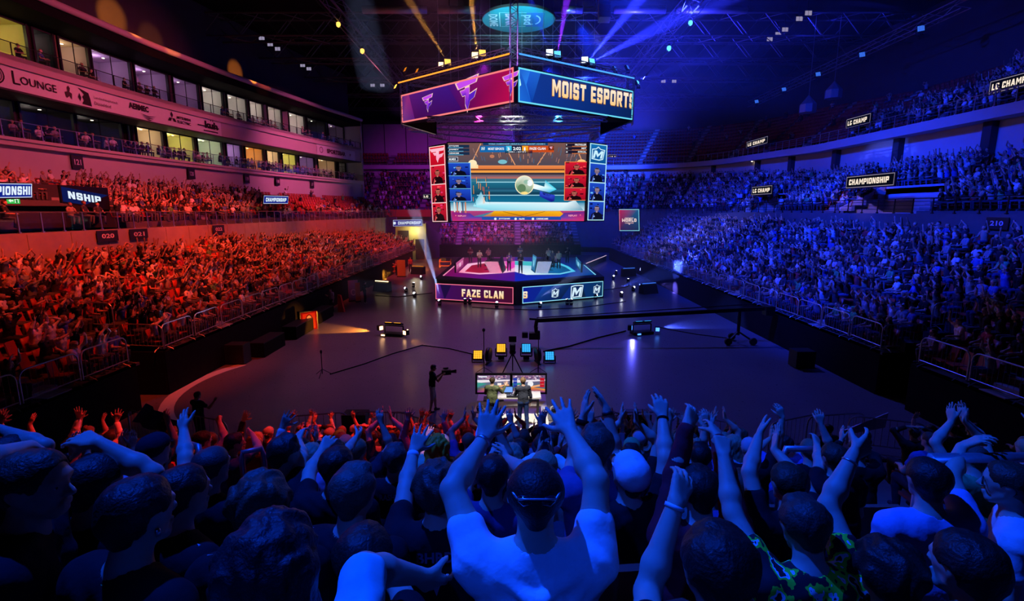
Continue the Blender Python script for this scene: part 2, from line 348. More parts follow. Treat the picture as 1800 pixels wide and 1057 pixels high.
# ---------------------------------------------------------------- figures: rounded limbs blended into one surface
def nets(Gd, lo, vox):
    Sg = Gd < 0; c = np.zeros(tuple(n - 1 for n in Gd.shape), np.int8)
    nx, ny, nz = Gd.shape
    offs = [(a, b, d) for a in (0, 1) for b in (0, 1) for d in (0, 1)]
    for a, b, d in offs: c += Sg[a:nx - 1 + a, b:ny - 1 + b, d:nz - 1 + d]
    act = (c > 0) & (c < 8); I, J, K = np.nonzero(act); n = len(I)
    idx = np.full(act.shape, -1, np.int32); idx[I, J, K] = np.arange(n)
    val = {o: Gd[I + o[0], J + o[1], K + o[2]] for o in offs}
    acc = np.zeros((n, 3)); cnt = np.zeros(n)
    for p in offs:
        for ax in range(3):
            if p[ax]: continue
            q = list(p); q[ax] = 1; q = tuple(q); v1, v2 = val[p], val[q]; m = (v1 < 0) != (v2 < 0)
            t = np.where(m, v1 / np.where(m, v1 - v2, 1), 0)
            for k in range(3): acc[:, k] += np.where(m, p[k] + (t if k == ax else 0), 0)
            cnt += m
    V = lo + (np.stack([I, J, K], 1) + acc / cnt[:, None]) * vox
    Fs = []
    for ax in range(3):
        s1 = [slice(None)] * 3; s2 = [slice(None)] * 3; s1[ax] = slice(0, -1); s2[ax] = slice(1, None)
        A, B = Sg[tuple(s1)], Sg[tuple(s2)]; e = np.argwhere(A != B)
        if not len(e): continue
        o1, o2 = (ax + 1) % 3, (ax + 2) % 3
        e = e[(e[:, o1] > 0) & (e[:, o2] > 0) & (e[:, o1] < act.shape[o1]) & (e[:, o2] < act.shape[o2])]
        ins = A[tuple(e.T)]; q = []
        for d1, d2 in ((1, 1), (0, 1), (0, 0), (1, 0)):
            x = e.copy(); x[:, o1] -= d1; x[:, o2] -= d2; q.append(idx[tuple(x.T)])
        q = np.stack(q, 1); q[~ins] = q[~ins][:, ::-1]; Fs.append(q)
    F = np.concatenate(Fs); F = F[(F >= 0).all(1)]
    return V, F
def sdf_mesh(prims, vox, clips=(), noise=None, sub=()):
    """prims: (a, b, ra, rb, k); clips: (point, normal) keep the side the normal points away from; sub: prims carved out"""
    A = np.array([p[0] for p in prims], float); B = np.array([p[1] for p in prims], float)
    ra = np.array([p[2] for p in prims]); rb = np.array([p[3] for p in prims]); kk = np.array([p[4] for p in prims])
    lo = np.minimum(A - ra[:, None], B - rb[:, None]).min(0); hi = np.maximum(A + ra[:, None], B + rb[:, None]).max(0)
    hi = np.maximum(hi, np.maximum(A + np.maximum(ra, rb)[:, None], B + np.maximum(ra, rb)[:, None]).max(0)); lo = np.minimum(lo, np.minimum(A - np.maximum(ra, rb)[:, None], B - np.maximum(ra, rb)[:, None]).min(0))
    lo = lo - 3 * vox - .02; hi = hi + 3 * vox + .02
    nb = np.ceil((hi - lo) / (8 * vox)).astype(int) + 1
    def dist(P, i):
        ab = B[i] - A[i]; L2 = ab @ ab; ap = P - A[i]; t = np.clip(ap @ ab / L2, 0, 1) if L2 > 1e-12 else np.zeros(len(P))
        return np.sqrt(((ap - t[:, None] * ab) ** 2).sum(1)) - (ra[i] + (rb[i] - ra[i]) * t)
    def plane(P):
        d = np.full(len(P), -9.0)
        for pt, n in clips: d = np.maximum(d, (P - np.array(pt)) @ np.array(n))
        return d
    g = np.stack(np.meshgrid(*[np.arange(k) for k in nb], indexing='ij'), -1).reshape(-1, 3)
    def carve(P):
        d = np.full(len(P), -9.0)
        for a, b_, r in sub:
            a, b_ = np.array(a), np.array(b_); ab = b_ - a; t = np.clip((P - a) @ ab / max(ab @ ab, 1e-9), 0, 1); d = np.maximum(d, r - np.sqrt((((P - a) - t[:, None] * ab) ** 2).sum(1)))
        return d
    C = lo + (g * 8 + 3.5) * vox; Dc = np.stack([dist(C, i) for i in range(len(prims))], 1)
    dm = Dc.min(1); de = np.maximum(dm, plane(C)) if clips else dm; de = np.maximum(de, carve(C)) if sub else de; hd = 8 * vox * .87
    keep = np.abs(de) < hd + .03; Ck = C[keep]; Dk = Dc[keep]; dmk = dm[keep]
    off = (np.stack(np.meshgrid(*[np.arange(8)] * 3, indexing='ij'), -1).reshape(-1, 3) - 3.5) * vox
    val = np.full((len(Ck), 512), 1.0)
    for i in range(len(prims)):
        sel = np.nonzero(Dk[:, i] < np.minimum(np.maximum(dmk, 0) + 2 * hd + kk[i] * 2, hd + .06 + kk[i]))[0]
        if not len(sel): continue
        P = (Ck[sel][:, None, :] + off[None]).reshape(-1, 3); d = dist(P, i).reshape(-1, 512); v = val[sel]; k = kk[i]
        h = np.maximum(k - np.abs(v - d), 0); val[sel] = np.minimum(v, d) - h * h / (4 * k)
    P = None
    if clips or noise or sub:
        P = (Ck[:, None, :] + off[None]).reshape(-1, 3)
        if noise: val += noise(P).reshape(-1, 512)
        if clips: val = np.maximum(val, plane(P).reshape(-1, 512))
        if sub: val = np.maximum(val, carve(P).reshape(-1, 512))
    Gb = np.where(de < 0, -1.0, 1.0)[:, None] * np.ones(512); Gb[keep] = val
    Gd = Gb.reshape(*nb, 8, 8, 8).transpose(0, 3, 1, 4, 2, 5).reshape(nb[0] * 8, nb[1] * 8, nb[2] * 8)
    return nets(Gd, lo, vox)
V3 = lambda *a: np.array(a, float)
def unit(v): v = np.asarray(v, float); return v / max(np.linalg.norm(v), 1e-9)
def hand_prims(w, d, n, side, mode='open', s=1.0, k=.006):
    """wrist w, direction d, palm normal n, side +1 right / -1 left; the thumb leaves the side of the palm"""
    d = unit(d); n = unit(n - d * (n @ d)); th = side * np.cross(d, n); P = []
    curl = {'open': (.06, .1, .12), 'relaxed': (.3, .45, .4), 'clap': (.05, .12, .1), 'fist': (1.35, 1.6, 1.1), 'grip': (.8, 1.0, .8), 'point': (.1, .1, .1)}[mode]
    spread = {'open': .19, 'relaxed': .06, 'clap': .05, 'fist': .02, 'grip': .04, 'point': .05}[mode]
    for i, (x, L, r) in enumerate(((.036, .074, .0098), (.012, .083, .0102), (-.012, .077, .0098), (-.034, .06, .0086))):
        ang = spread * (1.5, .45, -.5, -1.6)[i]; kn = w + (d * (.098 - .006 * abs(i - 1.2)) + th * x) * s
        P.append((w + (d * .012 + th * x * .45) * s, kn, .0165 * s, .0135 * s, .012))
        cd = unit(d * math.cos(ang) + th * math.sin(ang)); p = kn; b = 0.0
        for j, fr in enumerate((.46, .31, .23)):
            b += curl[j] * (1 + .12 * (i - 1.5) * (mode != 'open')); q = p + (cd * math.cos(b) + n * math.sin(b)) * L * fr * s
            P.append((p, q, (r - .0008 * j) * s, (r - .0008 * (j + 1)) * s, .003 if j else .005)); p = q
    ta = {'open': .95, 'relaxed': .5, 'clap': .7, 'fist': .3, 'grip': .5, 'point': .4}[mode]
    b0 = w + (d * .028 + th * .024) * s; td = unit(d * math.cos(ta) + th * math.sin(ta) + n * (.25 if mode in ('open', 'clap') else .7))
    b1 = b0 + td * .045 * s; td2 = unit(td + d * .35 + n * (.1 if mode in ('open', 'clap') else .6)); b2 = b1 + td2 * .034 * s; b3 = b2 + unit(td2 + d * .25) * .026 * s
    P += [(b0, b1, .0165 * s, .0125 * s, .01), (b1, b2, .0122 * s, .0108 * s, .004), (b2, b3, .0108 * s, .0085 * s, .003)]
    return P
def head_prims(C, f, u, r, s=1.0):
    p = lambda a, b, c: C + (r * a + f * b + u * c) * s; K = .02
    P = [(p(0, -.022, .028), p(0, .02, .03), .082 * s, .078 * s, K), (p(.02, .0, .02), p(-.02, .0, .02), .072 * s, .072 * s, K), (p(0, .03, .0), p(0, .052, -.075), .064 * s, .034 * s, K),
         (p(.032, .05, -.01), p(.03, .052, -.03), .03 * s, .026 * s, .015), (p(-.032, .05, -.01), p(-.03, .052, -.03), .03 * s, .026 * s, .015),
         (p(.05, .012, -.045), p(.02, .05, -.085), .026 * s, .02 * s, .02), (p(-.05, .012, -.045), p(-.02, .05, -.085), .026 * s, .02 * s, .02), (p(-.015, .062, -.092), p(.015, .062, -.092), .022 * s, .022 * s, .015),
         (p(0, .09, .012), p(0, .112, -.03), .009 * s, .013 * s, .012), (p(-.014, .098, -.034), p(.014, .098, -.034), .009 * s, .009 * s, .008),
         (p(-.04, .086, .024), p(.04, .086, .024), .011 * s, .011 * s, .014), (p(-.02, .091, -.058), p(.02, .091, -.058), .0075 * s, .0075 * s, .006), (p(-.017, .088, -.07), p(.017, .088, -.07), .0085 * s, .0085 * s, .007)]
    for q in (-1, 1):
        P += [(p(q * .078, -.004, .018), p(q * .076, .002, -.024), .012 * s, .009 * s, .008), (p(q * .084, -.016, .016), p(q * .08, -.01, -.014), .009 * s, .007 * s, .006)]
    return P
def rotz(v, a): c, s = math.cos(a), math.sin(a); return V3(v[0] * c - v[1] * s, v[0] * s + v[1] * c, v[2])
def figure(C, yaw=0.0, pitch=0.0, roll=0.0, body_yaw=None, lean=0.12, side_lean=0.0, stand=False, arms=(None, None), hair='short', sleeve=.55, shirt=True, vox=.009, base=None, legs=None, s=1.0, legwear='long', thick=1.0, folds=0, seatdrop=None):
    """yaw turns from +y, counter-clockwise. arms: per side (left, right) dict(E, W, T, n, mode) of points. Returns {part: (V, F)} and the joints."""
    by = yaw if body_yaw is None else body_yaw
    C = V3(*C); hf = rotz(V3(0, math.cos(pitch), math.sin(pitch)), yaw); hr = rotz(V3(math.cos(roll), 0, -math.sin(roll)), yaw); hr = unit(hr - hf * (hr @ hf)); hu = np.cross(hr, hf)
    bf = rotz(V3(0, 1, 0), by); br = rotz(V3(1, 0, 0), by); up = unit(V3(0, 0, 1) + bf * lean + br * side_lean); bfl = unit(bf - up * (bf @ up))
    neck = C - hu * .06 * s - hf * .018 * s; nb = C - hu * .10 * s - up * .055 * s - hf * .03 * s - bfl * .01
    sc = nb - up * .085 * s; waist = sc - up * .29 * s; pel = sc - up * .47 * s; t = thick * s
    J = dict(neck=nb, sc=sc, waist=waist, pel=pel, up=up, bf=bf, br=br, hf=hf, hu=hu, hr=hr)
    body = head_prims(C, hf, hu, hr, s); body += [(nb - up * .02, neck, .062 * t, .056 * t, .03)]
    torso = []
    for q in (-1, 1):
        torso += [(sc + br * q * .06 * t - bfl * .01, sc + br * q * .155 * t - up * .005, .078 * t, .062 * t, .04), (sc + br * q * .085 * t - up * .09 + bfl * .02, waist + br * q * .07 * t, .098 * t, .095 * t, .05),
                  (nb - up * .025, sc + br * q * .14 * t + up * .005, .05 * t, .05 * t, .04), (waist + br * q * .06 * t, pel + br * q * .08 * t, .1 * t, .105 * t, .05)]
    sleeves = []; fore = []; clipsl = []
    for i, q in enumerate((-1, 1)):
        sh = sc + br * q * .185 * t; a = arms[i]; J[('S', q)] = sh
        if a is None: E = sh - up * .26 * s + br * q * .06 + bf * .05; a = dict(E=E, W=E + bf * .2 - V3(0, 0, 1) * .06 - br * q * .12, mode='relaxed')
        E = V3(*a['E']); Wp = V3(*a['W']); T = V3(*a['T']) if a.get('T') is not None else Wp + (Wp - E)
        J[('E', q)] = E; J[('W', q)] = Wp
        dE = unit(E - sh); lift = max(0, dE @ V3(0, 0, 1)); sh2 = sh + up * .045 * lift
        fm = E + (Wp - E) * .3
        torso += [(sc + br * q * .13 * t, sh2, .07 * t, .062 * t, .05)]
        arm = [(sh2, sh2 + (E - sh2) * .45, .059 * t, .051 * t, .03), (sh2 + (E - sh2) * .45, E, .051 * t, .04 * t, .02)]
        sleeves.append((sh2, E, q)); body += arm
        body += [(E, fm, .041 * t, .045 * t, .02), (fm, Wp, .045 * t, .0275 * s, .02)]
        n = V3(*a['n']) if a.get('n') is not None else bf
        body += hand_prims(Wp, T - Wp, n, q, a.get('mode', 'open'), s)
    lp = []; shoes = []
    if legs is not False:
        g = base[2] if base is not None else None
        for q in (-1, 1):
            hip = pel + br * q * .09 * t - V3(0, 0, .02)
            if stand:
                an = hip + br * q * .04; an = V3(an[0], an[1], (g if g is not None else hip[2] - .88) + .09)
                if legs: an = an + bf * legs[(q + 1) // 2] 
                kn = (hip + an) / 2 + bf * .03; kn[2] += .02
            else:
                kn = hip + bf * .42 + br * q * .05 + V3(0, 0, -.01); an = kn - V3(0, 0, .40) - bf * .06
            lp += [(hip, kn, .088 * t, .058 * t, .03), (kn, kn + (an - kn) * .3, .056 * t, .058 * t, .02), (kn + (an - kn) * .3, an, .058 * t, .036 * t, .02)]
            shoes += [(an - V3(0, 0, .055) - bf * .03, an - V3(0, 0, .06) + bf * .13, .042 * s, .033 * s, .02), (an - V3(0, 0, .055), an + V3(0, 0, .01), .044 * s, .04 * s, .02)]
            J[('K', q)] = kn; J[('A', q)] = an
    out = {}
    out['body'] = sdf_mesh(body + torso + lp, vox)
    if shirt:
        g_ = .012 * s; sp = [(a, b, x + g_, y + g_, k) for a, b, x, y, k in torso]
        hem = pel - up * .06
        for sh2, E, q in sleeves:
            e = sh2 + (E - sh2) * sleeve if sleeve <= 1 else E
            sp.append((sh2, e, .072 * t, (.064 if sleeve <= 1 else .054) * t, .03))
            if sleeve > 1: Wp = J[('W', q)]; e2 = E + (Wp - E) * (sleeve - 1); sp.append((E, e2, .055 * t, .042 * t, .02))
        if folds:
            for q in (-1, 1):
                S_ = sc + br * q * .15 * t
                for j in range(folds):
                    a0 = S_ - bfl * (.062 + .012 * (j % 2)) + up * (.05 - .045 * j); b0 = sc - bfl * .125 + br * q * (.02 + .045 * (j % 3)) - up * (.03 + .10 * j)
                    sp.append((a0, b0,   .017, .023 - .003 * (j % 2), .02))
            sp.append((sc - bfl * .11 + br * .07 - up * .04, waist - bfl * .105 + br * .03,   .019, .024, .022)); sp.append((sc - bfl * .115 - br * .09 - up * .06, waist - bfl * .1 - br * .05 + up * .05, .018, .023, .022))
        nz = lambda P: .0035 * np.sin(P[:, 0] * 46 + 2.2 * np.sin(P[:, 2] * 23)) * np.sin(P[:, 2] * 37 + 1.7 * np.sin(P[:, 1] * 31 + P[:, 0] * 12))
        out['shirt'] = sdf_mesh(sp, vox, clips=[(hem, -up)], noise=nz, sub=[(nb + up * .03, C, .069 * t), (nb + up * .035 + bfl * .05, nb + up * .08 + bfl * .05, .06 * t)])
    if legs is not False and legwear:
        L = [(a, b, x + .012, y + .014, k) for a, b, x, y, k in (lp if legwear == 'long' else [q for i, q in enumerate(lp) if i % 3 == 0])] + [(waist - up * .08 + br * q * .07 * t, pel + br * q * .08 * t, .108 * t, .118 * t, .03) for q in (-1, 1)]
        out['trousers' if legwear == 'long' else 'shorts'] = sdf_mesh(L, max(vox, .012), clips=[(waist - up * .06, up)])
        out['shoe'] = sdf_mesh(shoes[:2], max(vox, .012)); out['shoe#2'] = sdf_mesh(shoes[2:], max(vox, .012))
    if hair and hair != 'bald':
        h = lambda a, b, c: C + (hr * a + hf * b + hu * c) * s
        hp = [(h(0, -.024, .034), h(0, .02, .042), .089 * s, .081 * s, .02), (h(.022, -.01, .03), h(-.022, -.01, .03), .079 * s, .079 * s, .02)]
        cl = [(h(0, .006, -.03), unit(hf * .6 - hu * .8))]; sb = [(h(0, .108, .004), h(0, .1, -.1), .074 * s), (h(.088, .0, .0), h(.086, .004, -.03), .027 * s), (h(-.088, .0, .0), h(-.086, .004, -.03), .027 * s)]
        amp = .003
        if hair in ('short', 'quiff', 'curly', 'buzz', 'cap', 'beanie'): hp += [(h(0, -.06, .0), h(0, -.052, -.055), .05 * s, .042 * s, .03)]; cl.append((h(0, -.02, -.075), -hu))
        if hair == 'quiff': hp += [(h(-.03, .03, .1), h(.035, .045, .1), .03 * s, .028 * s, .02)]
        if hair == 'curly': amp = .011; hp = [(a, b, x + .014, y + .014, k) for a, b, x, y, k in hp]
        if hair == 'buzz': hp = [(a, b, x - .003, y - .003, k) for a, b, x, y, k in hp]; amp = .0005
        if hair in ('long', 'wig'):
            amp = .007 if hair == 'long' else .014; w_ = .0 if hair == 'long' else .02
            for q in (-.06, -.02, .025, .065): hp.append((h(q, -.055, .02), h(q * 1.25, -.085, -.2 - .3 * abs(q)), (.048 + w_) * s, (.034 + w_) * s, .03))
            cl = []
            for q in (-1, 1): hp.append((h(q * .078, -.02, .02), h(q * .09, -.025, -.18), .03 * s, .026 * s, .02))
            sb = sb[:1]
        if hair == 'bun': hp += [(h(0, -.06, .12), h(0, -.065, .125), .045 * s, .045 * s, .012), (h(0, -.05, .0), h(0, -.05, -.06), .05 * s, .04 * s, .03)]; amp = .006
        fq = 60 if hair in ('curly', 'wig') else 95
        hn = lambda P: amp * np.sin(P[:, 0] * fq + 2 * np.sin(P[:, 1] * fq * .7)) * np.sin(P[:, 2] * fq * .6 + 1.5 * np.sin(P[:, 0] * fq * .8))
        if hair in ('cap', 'cap_back'):
            dirn = hf if hair == 'cap' else -hf; c_ = lambda a, b, c: C + (hr * a + dirn * b + hu * c) * s; sg = 1 if hair == 'cap' else -1
            cp = [(c_(0, -.022 * sg, .04), c_(0, .022 * sg, .044), .094 * s, .088 * s, .02)]
            out['cap'] = sdf_mesh(cp + [(c_(0, 0, .135), c_(0, 0, .136), .008, .008, .004)], vox, clips=[(c_(0, 0, .022), unit(dirn * .4 * sg - hu))])
            br_ = [(c_(x * .026, .085 - .004 * x * x, .038 - .003 * x * x), c_(x * .024, .145 - .008 * x * x, .028 - .004 * x * x), .009, .006, .02) for x in (-2.6, -1.3, 0, 1.3, 2.6)]
            out['cap_brim'] = sdf_mesh(br_, min(vox, .008)); hp = hp[-1:]; cl = cl[-1:]
            if hair == 'cap_back': hp = [(h(0, -.06, .0), h(0, -.052, -.055), .05 * s, .042 * s, .03)]
            out['hair'] = sdf_mesh(hp, vox, clips=cl, noise=hn)
        else: out['hair'] = sdf_mesh(hp, vox, clips=cl, noise=hn, sub=sb)
    J['C'] = C
    return out, J
PARTM = dict(hair='hair', shirt='cloth', trousers='cloth', shorts='cloth', shoe='cloth', cap='cloth', cap_brim='cloth')
def make_person(parts, loc, label, group=None, cols=None, mats=None, name='person'):
    """body mesh at the top, hair and clothing below it; parts in place coordinates, loc is the base"""
    cols = cols or {}; mats = mats or {}; loc = V3(*loc)
    V, F = parts['body']; b = mesh_obj(name, np_mesh('person_body', V - loc, F), M['skin'], None, loc); tag(b, label, 'person', group)
    for k, (V, F) in parts.items():
        if k == 'body' or not len(F): continue
        k = k.split('#')[0]; o = mesh_obj(k, np_mesh(k, V - loc, F), M[mats.get(k, PARTM.get(k, 'cloth'))], b); o.color = (*cols.get(k, (.03, .03, .035)), 1)
    return b
def add_eyes(b, J, loc, s=1.0):
    C, f, u, r = J['C'], J['hf'], J['hu'], J['hr']
    for q in (-1, 1):
        mb = MB()
        mb.mi = 0; c = C + (r * q * .032 + f * .079 + u * .002) * s; mb.lathe([(.002, -.011), (.009, -.006), (.0115, 0), (.009, .006), (.002, .011)], c - V3(*loc), 10)
        mb.mi = 1; mb.lathe([(.0055, 0), (.004, .002), (.001, .003)], c + f * .0105 * s - V3(*loc), 8, M=Vector(f).to_track_quat('Z', 'Y').to_matrix())
        mb.build('eye', [M['white_paint'], M['black_plastic']], b, True)
# ================================================================ THE HALL
def struct(mb, name, m, smooth=False):
    return tag(mb.build(name, m, None, smooth), kind='structure')
b = MB(); b.box((0, 49, -.1), (96, 130, .2)); struct(b, 'floor', M['floor_vinyl'])
b = MB(); b.box((0, 49, 28.1), (96, 130, .2)); struct(b, 'ceiling', M['black_cloth'])
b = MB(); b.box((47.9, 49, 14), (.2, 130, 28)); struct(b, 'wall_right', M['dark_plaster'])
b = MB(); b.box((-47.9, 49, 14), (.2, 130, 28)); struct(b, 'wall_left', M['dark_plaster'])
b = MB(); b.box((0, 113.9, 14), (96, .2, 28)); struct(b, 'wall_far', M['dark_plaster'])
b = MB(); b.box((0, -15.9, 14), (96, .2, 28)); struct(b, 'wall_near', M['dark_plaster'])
b = MB(); A0, A1 = [], []
for i in range(14):
    a = R(150 + 6 * i); A0.append((-8.2 + 5.4 * math.cos(a), 21.2 + 5.4 * math.sin(a), .006)); A1.append((-8.2 + 5.9 * math.cos(a), 21.2 + 5.9 * math.sin(a), .006))
b.strip(A1, A0); struct(b, 'floor_marking', M['white_riser'])

XC = .4; XL, XR = -13.95, 14.8
LY = [-2, 6, 20, 38, 47, 55, 64, 74, 84]; LX = [-32.6, -32.5, -32.4, -32, -31.5, -30.5, -28.8, -26.8, -24.3]
def lcurve(e, n=100, y0=4, y1=84):
    ys = np.linspace(y0, y1, n); xs = np.interp(ys, LY, LX)
    for _ in range(3): xs[1:-1] = (xs[:-2] + xs[1:-1] * 2 + xs[2:]) / 4
    dx = np.gradient(xs, ys); nn = np.stack([np.ones(n), -dx], 1) / np.sqrt(1 + dx ** 2)[:, None]
    return np.stack([xs, ys], 1) + nn * (e * (np.interp(ys, [50, 84], [1, .68]) if e > 1 else 1) * np.ones(n))[:, None]
def rcurve(d, x_end=-34.0):
    P = [(XR + d, y) for y in np.linspace(4, 76, 60)]
    P += [(XR - 6 + (6 + d) * math.cos(a), 76 + (6 + d) * math.sin(a)) for a in np.linspace(0, math.pi / 2, 16)[1:]]
    P += [(x, 82 + d) for x in np.linspace(XR - 6, x_end, 40)[1:]]
    return np.array(P)
RF = np.concatenate([np.interp(np.linspace(4, 76, 60), [56, 76], [0, .45]), np.linspace(.45, 1, 16)[1:], np.ones(39)])   # 0 on the long side, 1 at the far end
STANDS = {}
def stand(name, path, d0, tread, n, zf, m, skip=None, z_front=None, sgn=1):
    """terraced seating: row k runs from offset d0+k*tread to the next, at height zf(k) (array along the path)"""
    b = MB()
    for k in range(n):
        A, B = path(d0 + sgn * k * tread), path(d0 + sgn * (k + 1) * tread); z = zf(k); zp = zf(k - 1) if k else (z_front if z_front is not None else z * 0)
        z = np.broadcast_to(z, len(A)); zp = np.broadcast_to(zp, len(A))
        for i in range(len(A) - 1):
            c = (A[i] + A[i + 1]) / 2
            if skip and skip(k, c[0], c[1]): continue
            a0, a1 = (*A[i], z[i]), (*A[i + 1], z[i + 1]); b0, b1 = (*B[i], z[i]), (*B[i + 1], z[i + 1])
            b.quad(a0, a1, b1, b0); b.quad((*A[i], zp[i]), (*A[i + 1], zp[i + 1]), a1, a0)
    struct(b, name, m); STANDS[name] = (path, d0, tread, n, zf, skip, sgn)
# lower tiers
def lowL(d): return np.stack([np.full(80, XL - d), np.linspace(5, 76, 80)], 1)
def lowR(d): return np.stack([np.full(80, XR + d), np.linspace(5, 78, 80)], 1)
def lowF(d): return np.stack([np.linspace(11, -12.2, 30), np.full(30, 82 + d)], 1)
def near(d): return np.stack([np.linspace(-13.2, 13.2, 40), np.full(40, 13.6 - d)], 1)
Lx_at = lambda y: float(np.interp(y, LY, LX))
skipLL = lambda k, x, y: x < Lx_at(y) + 9.0 * np.interp(y, [50, 84], [1, .68]) or (18.3 < y < 19.9 and k < 3)
ROWZ = lambda k: 1.8 + .26 * k
stand('stand_left', lowL, 0, .88, 11, lambda k: ROWZ(k), M['step_concrete'], skipLL, 1.7)
stand('stand_right', lowR, 0, .88, 11, lambda k: 1.8 + .4 * k, M['step_concrete'], lambda k, x, y: 18.3 < y < 19.9 and k < 3, 1.7)
stand('stand_far', lowF, 0, .88, 9, lambda k: 2.0 + .45 * k, M['step_concrete'], None, 1.9)
stand('stand_near', near, 0, .85, 18, lambda k: .3 + .35 * k, M['step_concrete'], None, 0)
for nm, x, y0, y1 in (('wall_left_front', XL, 5, 72), ('wall_right_front', XR, 5, 78)):
    b = MB(); s = -1 if x < 0 else 1
    for a, c in ((y0, 18.3), (19.9, y1)): b.box((x + s * .05, (a + c) / 2, .9), (.1, c - a, 1.8))
    for y in (18.3, 19.9): b.box((x + s * 1.4, y, .9), (2.7, .1, 1.8))
    struct(b, nm, M['black_cloth'])
b = MB(); b.box((-.6, 82.05, 1.0), (23.2, .1, 2.0)); struct(b, 'wall_far_front', M['black_cloth'])
b = MB(); b.box((0, 13.72, .15), (26.4, .1, .34)); struct(b, 'wall_near_front', M['black_cloth'])
b = MB(); b.box((0, -2.4, 5.4), (30, 2.4, .7)); struct(b, 'floor_gangway', M['step_concrete'])

# left walkway with its parapet, mid tier
LWZ, RWZ = 6.25, 6.95
b = MB(); a, c = lcurve(8.8), lcurve(6.95); b.strip([(*p, LWZ) for p in a], [(*p, LWZ) for p in c]); struct(b, 'floor_walkway_left', M['step_concrete'])
b = MB(); p1, p2 = lcurve(8.8), lcurve(8.95)
b.strip([(*p, LWZ + .05) for p in p1], [(*p, LWZ + .05) for p in p2]); b.strip([(*p, LWZ + .05) for p in p2], [(*p, .8) for p in p2])
for i in range(2, 98, 3): b.box((*p2[i], 5.5), (.07, .05, 1.5))
struct(b, 'wall_left_parapet', M['concrete'])
def skipLM(k, x, y): return k < 4 and 21.0 < y < 33.8
lz = lambda k: 6.3 + .34 * (k + 1)
stand('stand_left_upper', lcurve, 6.95, .85, 8, lz, M['step_concrete'], skipLM, LWZ, -1)
# right and far: walkway, mid tier, ledge, top tier
b = MB(); a, c = rcurve(9.6), rcurve(11.1); WZ = RWZ - .75 * RF
b.strip([(*p, z) for p, z in zip(a, WZ)], [(*p, z) for p, z in zip(c, WZ)]); struct(b, 'floor_walkway_right', M['step_concrete'])
b = MB(); a, c = rcurve(9.55), rcurve(9.7); b.strip([(*p, z + .25) for p, z in zip(c, WZ)], [(*p, z + .25) for p, z in zip(a, WZ)]); b.strip([(*p, z + .25) for p, z in zip(a, WZ)], [(*p, 1) for p in a]); b.strip([(*p, z + .25) for p, z in zip(c, WZ)], [(*p, z) for p, z in zip(c, WZ)])
struct(b, 'wall_right_parapet', M['step_concrete'])
RPORT = [(33.5, 41.0), (53, 57.5)]
def skipRM(k, x, y): return k < 4 and x > 20 and any(a < y < c for a, c in RPORT)
stand('stand_right_middle', rcurve, 11.1, .85, 8, lambda k: WZ + (.42 + .48 * RF) * (k + 1), M['step_concrete'], skipRM, None)
for a, c in RPORT:
    b = MB(); b.slab((25.9, c, 6.9), (29.4, c, 6.9), (29.4, c, 9.4), (25.9, c, 7.6), .15); b.slab((29.3, c, 6.9), (29.3, a, 6.9), (29.3, a, 9.2), (29.3, c, 9.2), .1); struct(b, 'wall_stairwell', M['plaster'])
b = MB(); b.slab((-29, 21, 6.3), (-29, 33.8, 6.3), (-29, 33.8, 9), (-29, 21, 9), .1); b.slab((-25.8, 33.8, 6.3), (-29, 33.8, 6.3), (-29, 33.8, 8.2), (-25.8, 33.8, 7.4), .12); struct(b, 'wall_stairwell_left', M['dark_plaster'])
LEDZ = 14.2 + 1.6 * RF; midtop = WZ + (.42 + .48 * RF) * 8
b = MB(); a, c = rcurve(18.55), rcurve(17.2)
b.strip([(*p, z) for p, z in zip(a, midtop - .3)], [(*p, z) for p, z in zip(a, LEDZ)]); struct(b, 'wall_right_upper', M['plaster'])
b = MB(); c2 = rcurve(18.8)
b.strip([(*p, z) for p, z in zip(c, LEDZ - .75)], [(*p, z) for p, z in zip(a, LEDZ - .75)]); b.strip([(*p, z) for p, z in zip(c, LEDZ)], [(*p, z) for p, z in zip(c, LEDZ - .75)]); b.strip([(*p, z) for p, z in zip(c2, LEDZ)], [(*p, z) for p, z in zip(c, LEDZ)])
struct(b, 'trim_ledge_right', M['plaster'])
b = MB(); pil = rcurve(18.3)
for i in range(6, 112, 7): b.box((*pil[i], (midtop[i] + LEDZ[i]) / 2), (.5, .7, LEDZ[i] - midtop[i]))
struct(b, 'pillar_right', M['dark_plaster'])
skipRT = lambda k, x, y: (x < 2 and y > 90 and k > 2)
stand('stand_right_top', rcurve, 18.8, .85, 11, lambda k: LEDZ - .1 + (.5 + .22 * RF) * (k + .6), M['step_concrete'], skipRT, None)
b = MB(); a = rcurve(28.3); zt = LEDZ + (.5 + .22 * RF) * 11
b.strip([(*p, z) for p, z in zip(a, zt - 1)], [(*p, 28) for p in a]); struct(b, 'wall_right_back', M['dark_plaster'])
b = MB()
b.box((-14.5, 103.7, 20.6), (30, .3, 6.4))
struct(b, 'wall_far_upper', M['plaster'])
b = MB()
for x in (-29, -24.8, -20.6, -16.4, -12.2): b.box((x, 103.5, 20.6), (.12, .1, 6.4))
struct(b, 'trim_wall_far', M['dark_plaster'])
# red advertising wall and end-portal beside the far stand
b = MB(); b.box((-18.6, 90.5, 6.9), (9, .3, 1.2)); b.box((14, 92, 7.1), (7, .3, 1.1)); struct(b, 'wall_far_red', M['red_cloth'])

